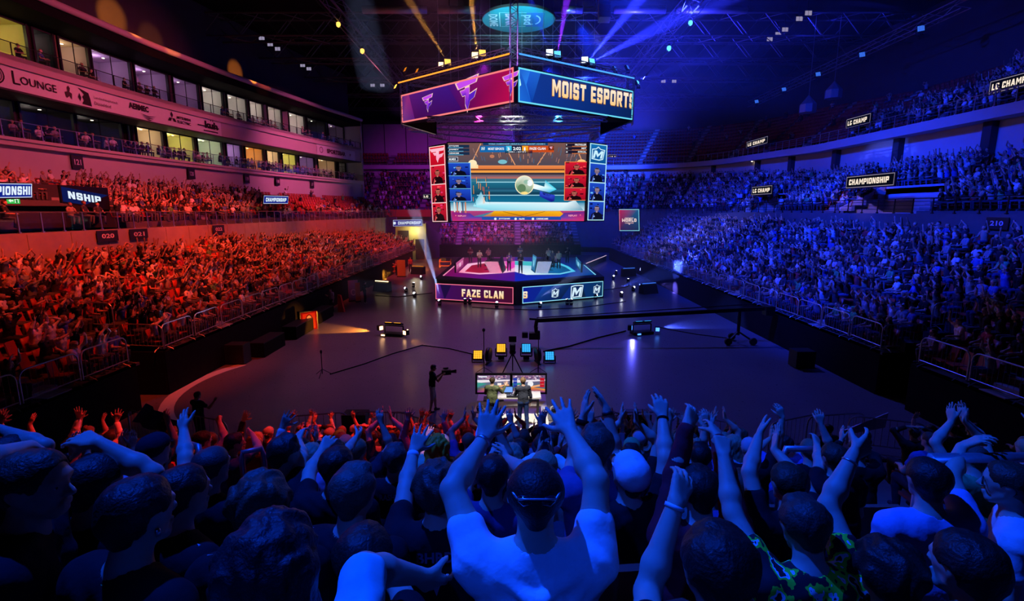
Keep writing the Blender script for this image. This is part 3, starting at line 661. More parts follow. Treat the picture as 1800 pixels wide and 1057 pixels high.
# ---------------------------------------------------------------- the lounge building on the left
def cut(P, y0, y1): return [p for p in P if y0 <= p[1] <= y1]
def lwall(name, e, z0, z1, m, e2=None):
    b = MB(); P = lcurve(e); Q = lcurve(e if e2 is None else e2); b.strip([(*p, z0) for p in P], [(*p, z1) for p in Q]); return struct(b, name, m)
def lslab(name, e0, e1, z0, z1, m):
    b = MB(); A, B = lcurve(e0), lcurve(e1); b.strip([(*p, z1) for p in A], [(*p, z1) for p in B]); b.strip([(*p, z0) for p in B], [(*p, z0) for p in A]); b.strip([(*p, z0) for p in A], [(*p, z1) for p in A]); return struct(b, name, m)
lwall('wall_left_upper', .12, 8.6, 11.6, M['plaster'])
lslab('trim_ledge_lower', .55, -2.6, 11.45, 11.75, M['plaster']); lslab('trim_ledge_cap', .7, .4, 11.75, 11.95, M['plaster'])
lslab('trim_ledge_upper', .5, -2.6, 16.75, 17.05, M['fascia']); lwall('trim_ledge_lip', .5, 16.35, 17.05, M['fascia'])
lwall('trim_sign_band', .25, 14.95, 16.4, M['fascia'])
lslab('trim_soffit', .35, -2.6, 14.85, 14.96, M['dark_plaster']); lslab('roof_lounge', .6, -6, 20.4, 21.15, M['black_cloth'])
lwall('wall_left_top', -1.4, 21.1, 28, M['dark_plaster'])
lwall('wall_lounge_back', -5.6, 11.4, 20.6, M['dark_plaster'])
b = MB(); P = lcurve(.75, 120); b.tube([(*p, 21.3) for p in P], .26, 10); struct(b, 'trim_roof_edge', M['fascia'], True)
# end of the lounge block
e0, e1 = lcurve(.5)[-1], lcurve(-7)[-1]
b = MB(); b.slab((*e1, 6), (*e0, 6), (*e0, 21), (*e1, 21), .3); e2 = lcurve(8.9)[-1]; b.slab((*e0, 2), (*e2, 2), (*e2, 6.3), (*e0, 6.3), .3)
struct(b, 'wall_lounge_end', M['plaster'])
# rooms: partitions, lit back walls, panes
ROOM = bpy.data.materials
def room_mat(name, rgb): return mat(name, rgb, .8, var=.05, scale=.7)
room_mat('room_yellow', (.75, .7, .25)); room_mat('room_warm', (.75, .62, .45)); room_mat('room_white', (.75, .72, .7)); room_mat('room_lilac', (.55, .42, .6)); room_mat('room_green', (.6, .72, .5)); room_mat('room_dark', (.06, .05, .06)); room_mat('room_orange', (.8, .5, .2))
emat('downlight', (255, 240, 205), 9)
PL = lcurve(-2.4, 400); seg = np.r_[0, np.cumsum(np.linalg.norm(np.diff(PL, axis=0), axis=1))]
def at_s(P, s): return np.array([np.interp(s, seg, P[:, 0]), np.interp(s, seg, P[:, 1])])
PLb, PLf = lcurve(-5.5, 400), lcurve(-.2, 400)
uL = proj(np.c_[PL, np.full(400, 15)])[0]
def bays(zf, zc, table, tier):
    """table: (u_left, u_right, wall kind, brightness); bay edges are set where the pixel column meets the window line"""
    win = 0
    for u0, u1, kind, br in table:
        i0, i1 = (int(np.argmin(np.abs(uL - u))) for u in (u0, u1)); 
        if i1 - i0 < 2: continue
        q0, q1 = PL[i0], PL[i1]; k0, k1 = PLb[i0], PLb[i1]
        b = MB(); b.quad((*k0, zf), (*k1, zf), (*k1, zc), (*k0, zc)); b.quad((*q0, zf), (*k0, zf), (*k0, zc), (*q0, zc)); b.quad((*q1, zf), (*k1, zf), (*k1, zc), (*q1, zc)); b.quad((*q0, zc), (*q1, zc), (*k1, zc), (*k0, zc)); b.quad((*q0, zf), (*q1, zf), (*k1, zf), (*k0, zf))
        struct(b, 'wall_lounge_room', M['room_' + kind])
        w = empty('window_%d' % (win + tier * 30), (*((q0 + q1) / 2), zf), None, None); w['kind'] = 'structure'
        f = MB(); d = (q1 - q0); L = np.linalg.norm(d); d = d / L; wid = .22
        for q in (q0 + d * wid / 2, q1 - d * wid / 2): f.bar((*q, zf), (*q, zc), wid, .16)
        f.bar((*q0, zc - .07), (*q1, zc - .07), .1, .14); f.bar((*q0, zf + .05), (*q1, zf + .05), .1, .1)
        if L > 2.2: f.bar((*((q0 + q1) / 2), zf), (*((q0 + q1) / 2), zc), .05, .05)
        build_at(f, 'window_frame', M['black_metal'], w)
        g = MB(); g.quad((*q0, zf), (*q1, zf), (*q1, zc), (*q0, zc)); build_at(g, 'window_pane', M['window_glass'], w); win += 1
        if br > 0:
            for t in (.3, .7):
                c = (q0 * (1 - t) + q1 * t) * .55 + (k0 * (1 - t) + k1 * t) * .45
                dl = empty('ceiling_downlight', (*c, zc - .03), 'small round downlight glowing in a lounge room ceiling behind the left windows', 'ceiling light', 'downlights in the left lounges')
                e = MB(); e.lathe([(.1, -.01), (.1, .02)], n=10); e.build('lamp_disc', M['downlight'], dl); e = MB(); e.lathe([(.14, 0), (.14, .025)], n=12); e.build('trim_ring', M['steel'], dl)
            c = (q0 + q1 + k0 + k1) / 4; l = bpy.data.lights.new('room_light', 'POINT'); l.energy = br * 70; l.color = {'yellow': (1, .9, .45), 'warm': (1, .75, .45), 'orange': (1, .6, .25), 'lilac': (.75, .5, .8)}.get(kind, (1, .88, .75)); l.shadow_soft_size = .2
            o = bpy.data.objects.new('room_light', l); COL.objects.link(o); o.location = (*c, zc - .5)
bays(17.1, 20.35, [(-60, 68, 'yellow', .9), (72, 112, 'dark', .2), (115, 170, 'warm', .55), (172, 240, 'lilac', .7), (246, 306, 'lilac', .55), (311, 357, 'lilac', .35), (360, 400, 'white', .6), (404, 440, 'white', .5), (443, 468, 'white', .5), (473, 500, 'white', .45), (510, 540, 'white', .8), (543, 575, 'dark', .2), (578, 612, 'lilac', .2)], 0)
bays(11.95, 14.9, [(-40, 20, 'dark', .1), (24, 128, 'dark', .2), (130, 214, 'dark', .2), (218, 232, 'dark', .2), (235, 284, 'warm', 1.0), (288, 340, 'yellow', 1.3), (343, 390, 'green', 1.1), (394, 424, 'lilac', .6), (428, 462, 'orange', 1.2), (466, 490, 'warm', 1.0), (494, 520, 'yellow', 1.1), (523, 552, 'lilac', .4), (556, 590, 'warm', .6), (594, 625, 'dark', .1)], 1)
# amber pools thrown on the dark wall above the lounge roof, warm lamps along it
for u, v, w in ((261, 42, 1400), (318, 80, 260), (432, 128, 900)):
    X = -30; d = ray(u, v); t = X / d.x; p = Vector((0, 0, CAMZ)) + d * t
    spot('amber_pool', p + Vector((7, -3, -2.0)), p + Vector((-3, 0, .5)), (1, .25, .03), w * 9, 18, .7, .05)
# ================================================================ SCREENS
def panel(name, bl, br, tr, tl, label, cat, thick=.25, w=100.0, h=None, group=None):
    """a flat screen with a dark housing; corners bottom-left.. as seen from the front. Returns root, Pic"""
    bl, br, tr, tl = map(Vector, (bl, br, tr, tl)); root = empty(name, (bl + br) / 2, label, cat, group)
    ex, ey = br - bl, tl - bl; n = ex.cross(ey).normalized(); m = .08
    e1, e2 = ex.normalized() * m, ey.normalized() * m
    b = MB(); b.slab(bl - e1 - e2 - n * .01, br + e1 - e2 - n * .01, tr + e1 + e2 - n * .01, tl - e1 + e2 - n * .01, thick); build_at(b, 'housing', M['black_metal'], root)
    return root, Pic(bl, ex, ey, w, h or w * ey.length / ex.length)
def logo_f(p, cx, cy, s, slope=0, flat=False):
    """winged F-shaped team mark"""
    def sh(pts, col): p.poly([(cx + x * s, cy + y * s + slope * x * s) for x, y in pts], col)
    out = [[(-1, .92), (1.1, 1.06), (.9, .66), (.22, .6), (-.74, .52)], [(-.62, .34), (-.02, .37), (-.02, .02), (-.38, -.02)], [(-.12, .45), (.3, .45), (.27, -.25), (.08, -1.0), (-.12, -.55)], [(.24, -.02), (.98, .16), (.74, -.28), (.36, -.42), (.08, -1.0), (.12, -.4)]]
    o = (255, 205, 200) if not flat else (255, 200, 215)
    for q in out:
        m = np.mean(q, 0); sh([((x - m[0]) * 1.14 + m[0], (y - m[1]) * 1.2 + m[1]) for x, y in q], o)
    p.up()
    i1, i2 = ((200, 75, 240), (90, 30, 195)) if not flat else ((255, 190, 210), (255, 170, 200))
    for q in out: sh([(x, y) for x, y in q], [i1 if y > .3 else i2 for x, y in q])
    p.up(-1)
def logo_m(p, cx, cy, s, slope=0, star=True, col=(215, 240, 255), dark=(10, 40, 90)):
    """shield with a bold slanted M and a crown point"""
    sh = lambda pts, c: p.poly([(cx + x * s, cy + y * s + slope * x * s) for x, y in pts], c)
    shield = [(-.9, .7), (-.35, .8), (0, 1.15 if star else .8), (.35, .8), (1.0, .72), (.75, -.8), (.15, -.78 if not star else -1.0), (-.95, -.85)]
    sh(shield, col); p.up(); sh([(x * .86, y * .84) for x, y in shield], dark); p.up()
    [sh([(((px - .45) * 1.5 + (py - .5) * .25), -.66 + 1.16 * py) for px, py in q], col) for q in [[(0, 0), (.2, 0), (.2, 1), (0, 1)], [(.7, 0), (.9, 0), (.9, 1), (.7, 1)], [(0, 1), (.24, 1), (.47, .5), (.43, .12)], [(.43, .12), (.43, .5), (.66, 1), (.9, 1)]]]
    p.up(-2)
def portrait(p, x0, y0, x1, y1, team, seed, side=1):
    """a seated player in a headset against team-coloured light"""
    r = random.Random(seed); w, h = x1 - x0, y1 - y0; red = team == 'red'
    bg = ((150, 10, 35), (215, 25, 50)) if red else ((12, 25, 130), (30, 75, 200)); p.rect(x0, y0, x1, y1, bg[0], bg[1]); p.up()
    for i in range(9):
        a, c, s = x0 + w * r.uniform(.02, .85), y0 + h * r.uniform(.05, .9), r.uniform(.06, .16)
        p.rect(a, c, min(a + w * s, x1), min(c + h * s * .6, y1), r.choice([(255, 90, 90), (90, 5, 25), (230, 60, 120), (60, 0, 20)] if red else [(70, 140, 255), (8, 10, 70), (110, 190, 255), (25, 40, 160)]))
    cx = x0 + w * (.5 + r.uniform(-.08, .08)); p.up()
    p.poly([(cx - .38 * w, y0), (cx - .3 * w, y0 + .3 * h), (cx - .1 * w, y0 + .42 * h), (cx + .1 * w, y0 + .42 * h), (cx + .3 * w, y0 + .3 * h), (cx + .38 * w, y0)], (25, 8, 14) if red else (10, 12, 30))
    p.up(); fx = (205, 110, 95) if red else (165, 140, 165)
    p.ell(cx, y0 + .6 * h, .105 * w + .03 * h, .155 * h, [fx if i < 9 else tuple(int(q * .7) for q in fx) for i in range(18)]); p.rect(cx - .05 * w, y0 + .38 * h, cx + .05 * w, y0 + .48 * h, fx)
    p.up(); fw = .105 * w + .03 * h; p.ell(cx, y0 + .68 * h, fw * 1.04, .11 * h, (60, 20, 18) if red else (48, 38, 52), a0=8, a1=172); p.ell(cx, y0 + .62 * h, fw * 1.18, .17 * h, (245, 90, 90) if red else (70, 120, 220), a0=20, a1=160, rin=.9); [p.rect(cx + q * fw * 1.1 - fw * .14, y0 + .54 * h, cx + q * fw * 1.1 + fw * .14, y0 + .66 * h, (20, 6, 12) if red else (12, 14, 36)) for q in (-1, 1)]; [p.rect(cx + q * fw * .4 - fw * .15, y0 + .6 * h, cx + q * fw * .4 + fw * .15, y0 + .62 * h, (70, 25, 25) if red else (50, 40, 60)) for q in (-1, 1)]; p.poly([(cx - .3 * w, y0), (cx - .22 * w, y0 + .3 * h), (cx - .16 * w, y0 + .3 * h), (cx - .2 * w, y0)], (200, 60, 70) if red else (70, 90, 170))
    p.rect(cx - .2 * w, y0 + .12 * h, cx - .12 * w, y0 + .2 * h, (240, 120, 110) if red else (150, 190, 255)); p.up(-4)
GOLD, GOLD2 = (255, 205, 130), (255, 240, 215)
# ---- two long banners round the top of the hanging cube
yN, yL, yR = 39.1, 48.2, 46.6
N0, N1 = PY(903, 182, yN), PY(903, 118, yN); L0, L1 = PY(707, 214, yL), PY(707, 161, yL)
n0, n1 = PY(911, 182, yN), PY(911, 119, yN); R0, R1 = PY(1111, 209, yR), PY(1111, 156, yR)
for P_ in (L0, L1): P_.x = L0.x
zb = (N0.z + L0.z) / 2; zt = (N1.z + L1.z) / 2
L0.z = N0.z = n0.z = R0.z = (N0.z + R0.z) / 2; L1.z = N1.z = n1.z = R1.z = N1.z
L1.x = L0.x; L1.y = L0.y; N1.x = N0.x; N1.y = N0.y; n1.x = n0.x; n1.y = n0.y; R1.x = R0.x; R1.y = R0.y
root, p = panel('banner_screen', L0, N0, N1, L1, 'long magenta banner screen with winged F marks on the left of the hanging cube', 'screen')
h = p.h; p.rect(0, 0, 100, h, (75, 12, 95)); p.up()
p.poly([(0, 0), (14, 0), (8, h), (0, h)], [(110, 55, 130), (85, 25, 120), (150, 40, 120), (60, 30, 120)]); p.poly([(14, 0), (60, 0), (45, h), (8, h)], [(70, 10, 75), (60, 10, 95), (60, 20, 130), (90, 25, 120)]); p.poly([(60, 0), (100, 0), (100, h), (45, h)], [(85, 8, 85), (190, 12, 75), (175, 8, 75), (60, 15, 120)]); p.up()
logo_f(p, 63, h * .5, 8.6, .05); logo_f(p, 27, h * .5, 4.6, .05); logo_f(p, 97.5, h * .53, 5.2, .05); p.up(3)
p.frame(1.0, (255, 130, 130)); p.build('picture', root, off=root.location)
root, p = panel('banner_screen', n0, R0, R1, n1, 'long blue banner screen reading MOIST ESPORTS on the right of the hanging cube', 'screen')
h = p.h; p.rect(0, 0, 100, h, (15, 55, 150), (8, 35, 90), False); p.up()
p.poly([(0, 0), (10, 0), (6, h * .55), (9, h), (0, h)], [(30, 110, 220), (20, 90, 200), (40, 130, 240), (40, 120, 230), (30, 90, 200)]); p.poly([(10, 0), (17, h), (9, h), (6, h * .55)], [(10, 60, 160), (30, 100, 210), (30, 100, 220), (20, 80, 200)]); p.poly([(80, h), (100, h * .7), (100, h)], (12, 30, 70)); p.up()
for k, (dx, c1, c2) in enumerate(((.0, (120, 70, 25), (120, 70, 25)), (0, GOLD, GOLD2))):
    t = .45 if k == 0 else 0
    p.block('MOIST ESPORTS', 26 - t, h * .35 - t, 9.6 + 2 * t, c1, 75.5 + 2 * t, .012, (0, 98.8), c2); p.up()
p.poly([(0, h * .42), (2, h * .5), (1.2, h * .68), (0, h * .64)], (180, 255, 250)); p.up()
p.frame(.9, (110, 225, 255)); p.build('picture', root, off=root.location)
# light bars over the banners
def lightbar(a, c, col, label):
    a, c = Vector(a), Vector(c); root = empty('light_bar', (a + c) / 2, label, 'light bar'); b = MB(); b.bar(a, c, .16, .12); build_at(b, 'housing', M['black_metal'], root)
    f = (c - a).cross(Vector((0, 0, 1))).normalized(); b = MB(); b.tube([a + f * .1, c + f * .1], .06, 6); build_at(b, 'glowing_tube', col, root)
emat('amber_tube', (255, 150, 45), 1.6); emat('blue_tube', (70, 150, 255), 1.5)
lightbar(PY(702, 146, yL - .3), PY(897, 95, yN - .3), M['amber_tube'], 'amber glowing light bar above the magenta banner screen')
lightbar(PY(911, 95, yN - .3), PY(1113, 138, yR - .3), M['blue_tube'], 'blue glowing light bar above the blue banner screen')

# ---- main video screen and its two portrait columns
ys = 39.4; yb = 40.15
root, p = panel('video_screen', PY(793.5, 388.5, yb), PY(1028.5, 388.5, yb), PY(1031.8, 251.5, ys), PY(787, 251.5, ys), 'large main video screen showing the match replay, hung below the cube', 'screen', w=1270, h=728)
# picture drawn in the units of a crop: x 0..1270, y 0..728 measured from the bottom left
Yc = lambda v: 843 - v
Xc = lambda u: u - 270
def rc(u0, v0, u1, v1, c, c2=None, vert=True): p.rect(Xc(u0), Yc(v1), Xc(u1), Yc(v0), c, c2, vert)
rc(262, 115, 1540, 350, (70, 70, 85), (120, 85, 80))
p.up(); rr = random.Random(3)
for i in range(70):
    u = rr.uniform(500, 1480); v = rr.uniform(190, 300); p.poly([(Xc(u), Yc(v)), (Xc(u + 6), Yc(v)), (Xc(u + 6 + (u - 960) * .03), Yc(v - 40)), (Xc(u + (u - 960) * .03), Yc(v - 40))], rr.choice([(150, 110, 110), (70, 100, 130), (190, 130, 100), (90, 70, 90)]))
for q in (((570, 120), (480, 290)), ((820, 200), (880, 310)), ((1160, 200), (1085, 310)), ((1460, 200), (1500, 290)), ((880, 315), (1090, 315))):
    (a, c), (d, e) = q; p.poly([(Xc(a - 4), Yc(c)), (Xc(a + 5), Yc(c)), (Xc(d + 5), Yc(e + 4)), (Xc(d - 4), Yc(e + 4))], (235, 160, 110))
p.ell(Xc(765), Yc(285), 42, 20, (120, 190, 205)); p.ell(Xc(670), Yc(235), 22, 16, (190, 120, 90))
rc(470, 318, 1335, 352, (225, 120, 60), (235, 140, 80)); rc(470, 352, 1335, 362, (60, 40, 40)); rc(470, 362, 1335, 384, (250, 175, 80), (235, 140, 60)); rc(470, 384, 1335, 405, (80, 60, 60), (40, 40, 60)); rc(470, 405, 1335, 440, (190, 110, 100), (90, 90, 110))
rc(470, 440, 1335, 470, (60, 120, 140), (50, 110, 135)); rc(262, 470, 1535, 590, (20, 60, 85), (30, 110, 140)); rc(262, 590, 1535, 665, (20, 115, 150), (15, 90, 130)); rc(262, 665, 1535, 745, (200, 235, 245), (60, 140, 175)); rc(262, 745, 1535, 843, (40, 60, 130), (190, 60, 120))
p.up(); rc(520, 469, 1335, 476, (170, 230, 245)); rc(520, 592, 1335, 599, (170, 225, 240)); rc(600, 530, 1335, 560, (45, 110, 140), (25, 70, 100))
for i in range(26):
    u = rr.uniform(480, 640); v = rr.uniform(420, 680); p.rect(Xc(u), Yc(v + rr.uniform(30, 90)), Xc(u + 5), Yc(v), rr.choice([(240, 150, 60), (110, 210, 230), (220, 90, 40), (40, 90, 110)]))
p.poly([(Xc(480), Yc(700)), (Xc(560), Yc(560)), (Xc(600), Yc(660)), (Xc(1370), Yc(665)), (Xc(1440), Yc(640)), (Xc(1520), Yc(740)), (Xc(1300), Yc(742)), (Xc(640), Yc(742))], [(150, 230, 245), (90, 170, 200), (230, 250, 255), (235, 250, 255), (200, 230, 240), (90, 150, 180), (190, 230, 240), (140, 210, 230)])
p.ell(Xc(490), Yc(300), 40, 34, (255, 235, 190)); p.ell(Xc(1490), Yc(285), 40, 22, (255, 200, 130)); rc(470, 310, 540, 345, (255, 225, 170))
p.up(); p.poly([(Xc(570), Yc(800)), (Xc(680), Yc(748)), (Xc(1300), Yc(748)), (Xc(1360), Yc(800))], [(200, 110, 10), (255, 185, 15), (255, 190, 20), (240, 150, 10)])
p.poly([(Xc(480), Yc(800)), (Xc(670), Yc(752)), (Xc(640), Yc(800))], (70, 130, 160)); p.up(); p.poly([(Xc(770), Yc(752)), (Xc(960), Yc(798)), (Xc(1150), Yc(752)), (Xc(1165), Yc(752)), (Xc(965), Yc(803)), (Xc(950), Yc(803)), (Xc(755), Yc(752))], (140, 85, 5))
# ball, trail, car
p.up(); p.poly([(Xc(1030), Yc(480)), (Xc(1150), Yc(515)), (Xc(1160), Yc(455)), (Xc(1265), Yc(540)), (Xc(1200), Yc(570)), (Xc(1030), Yc(530))], [(255, 255, 255), (230, 255, 255), (30, 190, 220), (60, 220, 245), (40, 160, 230), (250, 255, 255)])
p.poly([(Xc(1110), Yc(555)), (Xc(1180), Yc(580)), (Xc(1250), Yc(595)), (Xc(1245), Yc(650)), (Xc(1215), Yc(660)), (Xc(1105), Yc(605))], [(50, 80, 210), (60, 90, 230), (40, 60, 200), (20, 20, 130), (30, 30, 150), (30, 40, 170)]); p.poly([(Xc(1130), Yc(565)), (Xc(1220), Yc(590)), (Xc(1200), Yc(610)), (Xc(1140), Yc(590))], (20, 20, 110))
p.up(); p.ell(Xc(965), Yc(500), 88, 90, (255, 240, 200), 28); p.up(); p.ell(Xc(965), Yc(500), 80, 82, [(120, 160, 120) if i in range(14, 26) else (225, 230, 215) if i < 12 else (170, 190, 165) for i in range(28)], 28); p.up()
p.ell(Xc(940), Yc(530), 38, 40, (95, 130, 95)); p.ell(Xc(985), Yc(470), 28, 20, (150, 190, 170)); p.ell(Xc(1015), Yc(480), 26, 30, (245, 250, 255)); p.ell(Xc(965), Yc(575), 34, 14, (255, 225, 140))
# score bar, name plates, feeds
p.up(2); rc(590, 115, 1180, 136, (15, 60, 105)); rc(560, 140, 800, 198, (20, 105, 175)); rc(800, 140, 850, 198, (60, 190, 230)); rc(850, 140, 945, 198, (10, 25, 60)); rc(945, 140, 1000, 198, (245, 160, 30)); rc(1000, 140, 1235, 198, (200, 75, 30)); rc(565, 140, 615, 185, (10, 50, 100)); rc(1185, 140, 1235, 180, (50, 15, 15)); rc(790, 183, 1040, 206, (10, 20, 50))
for k in range(3): rc(270, 132 + 32 * k, 465, 158 + 32 * k, (25, 45, 75)); rc(270, 154 + 32 * k, 410, 160 + 32 * k, (90, 190, 230)); rc(1340, 120 + 32 * k, 1535, 147 + 32 * k, (30, 25, 45)); rc(1400, 142 + 32 * k, 1535, 148 + 32 * k, (240, 130, 60))
rc(262, 240, 358, 280, (220, 225, 235)); p.up(); rc(266, 244, 354, 276, (25, 30, 60)); p.up()
WHT = (245, 250, 255)
T = lambda s, u, v, hh, ww, c=WHT, **k: p.text(s, Xc(u), Yc(v), hh, c, w=ww, **k)
T('WORLD CHAMPIONSHIP | GROUP B | LOWER BRACKET | ROUND 2', 640, 132, 13, 515, (160, 225, 250)); T('MOIST ESPORTS', 636, 178, 22, 145); T('3', 810, 184, 30, 22); T('2:02', 862, 180, 30, 74); T('1', 962, 184, 30, 14); T('FAZE CLAN', 1014, 176, 22, 145); T('GAME 5  |  BEST OF 5', 820, 202, 12, 160)
for s, v in (('JOYOJAMS', 152), ('JAMEY', 184), ('CARNICAMS', 216)): T(s, 278, v - 3, 13, 92)
for k, s in enumerate(('FIRSTKILLER', 'MIST', 'SYPICAL')): T(s, 1530 - (104, 44, 76)[k], 138 + 32 * k, 15, (104, 44, 76)[k]); T(('0', '12', '30')[k], 1345, 138 + 32 * k, 14, 16 if k else 9)
T('M.MIX', 275, 270, 18, 66); logo_m(p, Xc(590), Yc(164), 17, 0, False); logo_f(p, Xc(1208), Yc(160), 12, 0, True)
for k in range(3): portrait(p, Xc(268), Yc(412 + 122 * k), Xc(465), Yc(296 + 122 * k), 'blue', 20 + k); portrait(p, Xc(1340), Yc(402 + 122 * k), Xc(1540), Yc(286 + 122 * k), 'red', 30 + k)
p.up(4)
for k in range(4): rc(262, 292 + 119 * k, 470, 297 + 119 * k, (110, 190, 250)); rc(1335, 283 + 119 * k, 1540, 288 + 119 * k, (255, 140, 70))
rc(465, 292, 471, 652, (110, 190, 250)); rc(1335, 283, 1341, 645, (255, 140, 70))
for k in range(5): rc(300 + 26 * k, 660, 312 + 26 * k, 775, ((230, 225, 220), (200, 110, 80), (230, 225, 220), (60, 80, 110), (215, 130, 90))[k])
p.poly([(Xc(280), Yc(843)), (Xc(280), Yc(755)), (Xc(450), Yc(768)), (Xc(490), Yc(800)), (Xc(1300), Yc(800)), (Xc(1340), Yc(765)), (Xc(1530), Yc(750)), (Xc(1528), Yc(843))], [(200, 40, 110), (150, 30, 120), (90, 40, 150), (40, 70, 180), (40, 70, 180), (80, 45, 150), (110, 30, 130), (220, 50, 110)]); p.up()
rc(560, 805, 1310, 832, (30, 80, 170)); p.up(); T('REPLAY', 335, 800, 14, 80, (255, 170, 190)); T('REPLAY', 1380, 798, 16, 84, (255, 170, 190)); p.ell(Xc(315), Yc(790), 6, 6, (255, 120, 140)); p.ell(Xc(1492), Yc(785), 6, 6, (255, 120, 140))
for s, u, w_ in (('JOYOJAMS', 720, 108), ('itachi', 912, 52), ('CARNICAMS', 1076, 112)): T(s, u, 829, 16, w_); p.ell(Xc(u - 32), Yc(822), 13, 13, (225, 245, 255), 6)
p.build('picture', root, off=root.location)
def column(bl, br, tr, tl, team, label, seed):
    root, p = panel('portrait_screen', bl, br, tr, tl, label, 'screen', w=100, h=480); fr = (255, 205, 205) if team == 'red' else (185, 240, 255)
    if team == 'red': p.rect(0, 364, 100, 480, (190, 10, 35), (225, 20, 45))
    else: p.rect(0, 364, 100, 480, (10, 80, 150), (20, 110, 180))
    p.up(); logo_f(p, 48, 425, 40, -.05, True) if team == 'red' else logo_m(p, 50, 420, 40, 0, True, (200, 240, 255), (15, 90, 160)); p.up(3)
    for k in range(3): portrait(p, 0, 8 + 119 * k, 100, 122 + 119 * k, team, seed + k)
    p.up(5); p.frame(5, fr)
    for k in range(3): p.rect(0, 121 + 119 * k, 100, 127 + 119 * k, fr)
    p.build('picture', root, off=root.location)
column(PY(761, 390, yb + 1.0), PY(787.5, 389.8, yb - .15), PY(781.5, 254, ys - .15), PY(754.5, 259, ys + 1.0), 'red', 'tall red portrait screen left of the main video screen', 50)
column(PY(1032, 387.5, yb - .15), PY(1061, 387.5, yb + 1.0), PY(1065, 255, ys + 1.0), PY(1037, 251.5, ys - .15), 'blue', 'tall blue portrait screen right of the main video screen', 60)
# world sign screen by the right stand
yw = 71.5
root, p = panel('sign_screen', PY(1089, 406, yw), PY(1124, 406, yw), PY(1126, 368, yw), PY(1088, 368, yw), 'square red and teal sign screen reading WORLD by the corner of the right stand', 'screen', w=100)
h = p.h; p.poly([(0, 0), (100, 0), (100, h), (0, h)], [(60, 15, 60), (20, 45, 80), (10, 90, 130), (190, 25, 60)]); p.up(); p.block('WORLD', 14, h * .42, 16, (255, 225, 215), 72); p.text('CHAMPIONSHIP', 28, h * .34, 5, (255, 200, 190), w=44); p.rect(28, h * .59, 72, h * .61, (255, 225, 215)); p.poly([(44, h * .33), (56, h * .33), (50, h * .28)], (255, 225, 215)); p.up(); p.frame(2.5, (150, 240, 255)); p.rect(0, 0, 2.5, h, (255, 110, 120)); p.build('picture', root, off=root.location)
for q in (PY(1092, 408, yw + .3), PY(1121, 408, yw + .3)): b = MB(); b.bar((q.x, q.y, 1.9), q, .15); build_at(b, 'stand_leg', M['black_metal'], root)

# ---- sign boards over the stairwells
def signboard(bl, br, tr, tl, txt, x0, w, label, bg=(12, 20, 110), fg=(225, 240, 255), fh=.5, logo=False, slope_cut=False, edge=(215, 225, 255), emis=True, off=0.):
    root, p = panel('sign_board', bl, br, tr, tl, label, 'sign', .12, w=100); h = p.h
    if slope_cut: p.poly([(0, h), (0, 0), (100 * slope_cut, 0), (100, h)], bg); p.up(); p.block(txt, x0, h * .28, h * fh, fg, w)
    else: p.rect(0, 0, 100, h, bg); p.up(); p.block(txt, x0, h * (.5 - fh / 2), h * fh, fg, w, 0, (0, 99)); p.up(); p.frame(h * .05, edge)
    if logo: p.ell(5, h / 2, h * .25, h * .25, fg, 6)
    p.build('picture', root, 'screen' if emis else 'print', off=root.location); return root
def onx(u, v, X): d = ray(u, v); return Vector((0, 0, CAMZ)) + d * (X / d.x)
x = -26.0
signboard(onx(-60, 349, x), onx(56, 347, x), onx(50, 324, x), onx(-60, 322, x), 'CHAMPIONSHIP', 3, 103, 'blue CHAMPIONSHIP sign over the stairwell at the left edge', (18, 35, 140), fh=.62)
bl = onx(76, 326, x); signboard((x, 30.2, 7.9), (x, 33.6, 7.5), (x, 33.6, 8.75), (x, 30.2, 8.75), 'NSHIP', 12, 70, 'slanting blue sign on the stair wall beside the left stairwell', (14, 24, 80), fh=.5, slope_cut=.45)
x = -23.3
signboard(onx(463, 358, x), onx(506, 358, x), onx(505, 346, x), onx(464, 344, x), 'CHAMPIONSHIP', 8, 84, 'blue CHAMPIONSHIP sign over the stairwell halfway along the left stand', (15, 30, 130), fh=.5)
yp = 74.5
signboard(PY(691, 398, yp), PY(742, 397, yp), PY(742, 386, yp), PY(691, 387, yp), 'CHAMPIONSHIP', 17, 78, 'blue CHAMPIONSHIP sign over the doorway at the far end of the left stand', (35, 40, 130), fh=.5, logo=True)
DK = (6, 8, 22)
for (u0, v0, u1, v1, X, txt, w_, lab) in ((1487, 331, 1572, 315, 26.4, 'CHAMPIONSHIP', 84, 'dark CHAMPIONSHIP sign over the nearest stairwell in the right stand'), (1321, 343, 1357, 331, 27.0, 'LG CHAMP', 84, 'dark LG CHAMP sign over the middle stairwell of the right stand'), (1487, 226, 1530, 207, 33.5, 'LG CHAMP', 80, 'dark LG CHAMP sign on the rail of the top right tier above the empty corner'), (1738, 166, 1812, 134, 34.2, 'LG CHAMP', 84, 'dark LG CHAMP sign at the right edge of the top tier'), (1312, 261, 1349, 249, 33.6, 'LG CHAMP', 82, 'dark LG CHAMP sign midway along the top right tier')):
    A = onx(u1, v0 - (v0 - v1) * .42 if u1 > 1400 else v0 - 3, X); bl_, br_ = onx(u0, v0, X), onx(u1, v1, X); z0, z1 = bl_.z, bl_.z + (br_.z - bl_.z)
    hgt = .85
    # boards face the rink: seen from it the far end is on the left
    signboard((X, bl_.y, z0), (X, br_.y, z0), (X, br_.y, z0 + hgt), (X, bl_.y, z0 + hgt), txt, 6, w_, lab, DK, (255, 235, 215), .5, edge=(150, 140, 160))
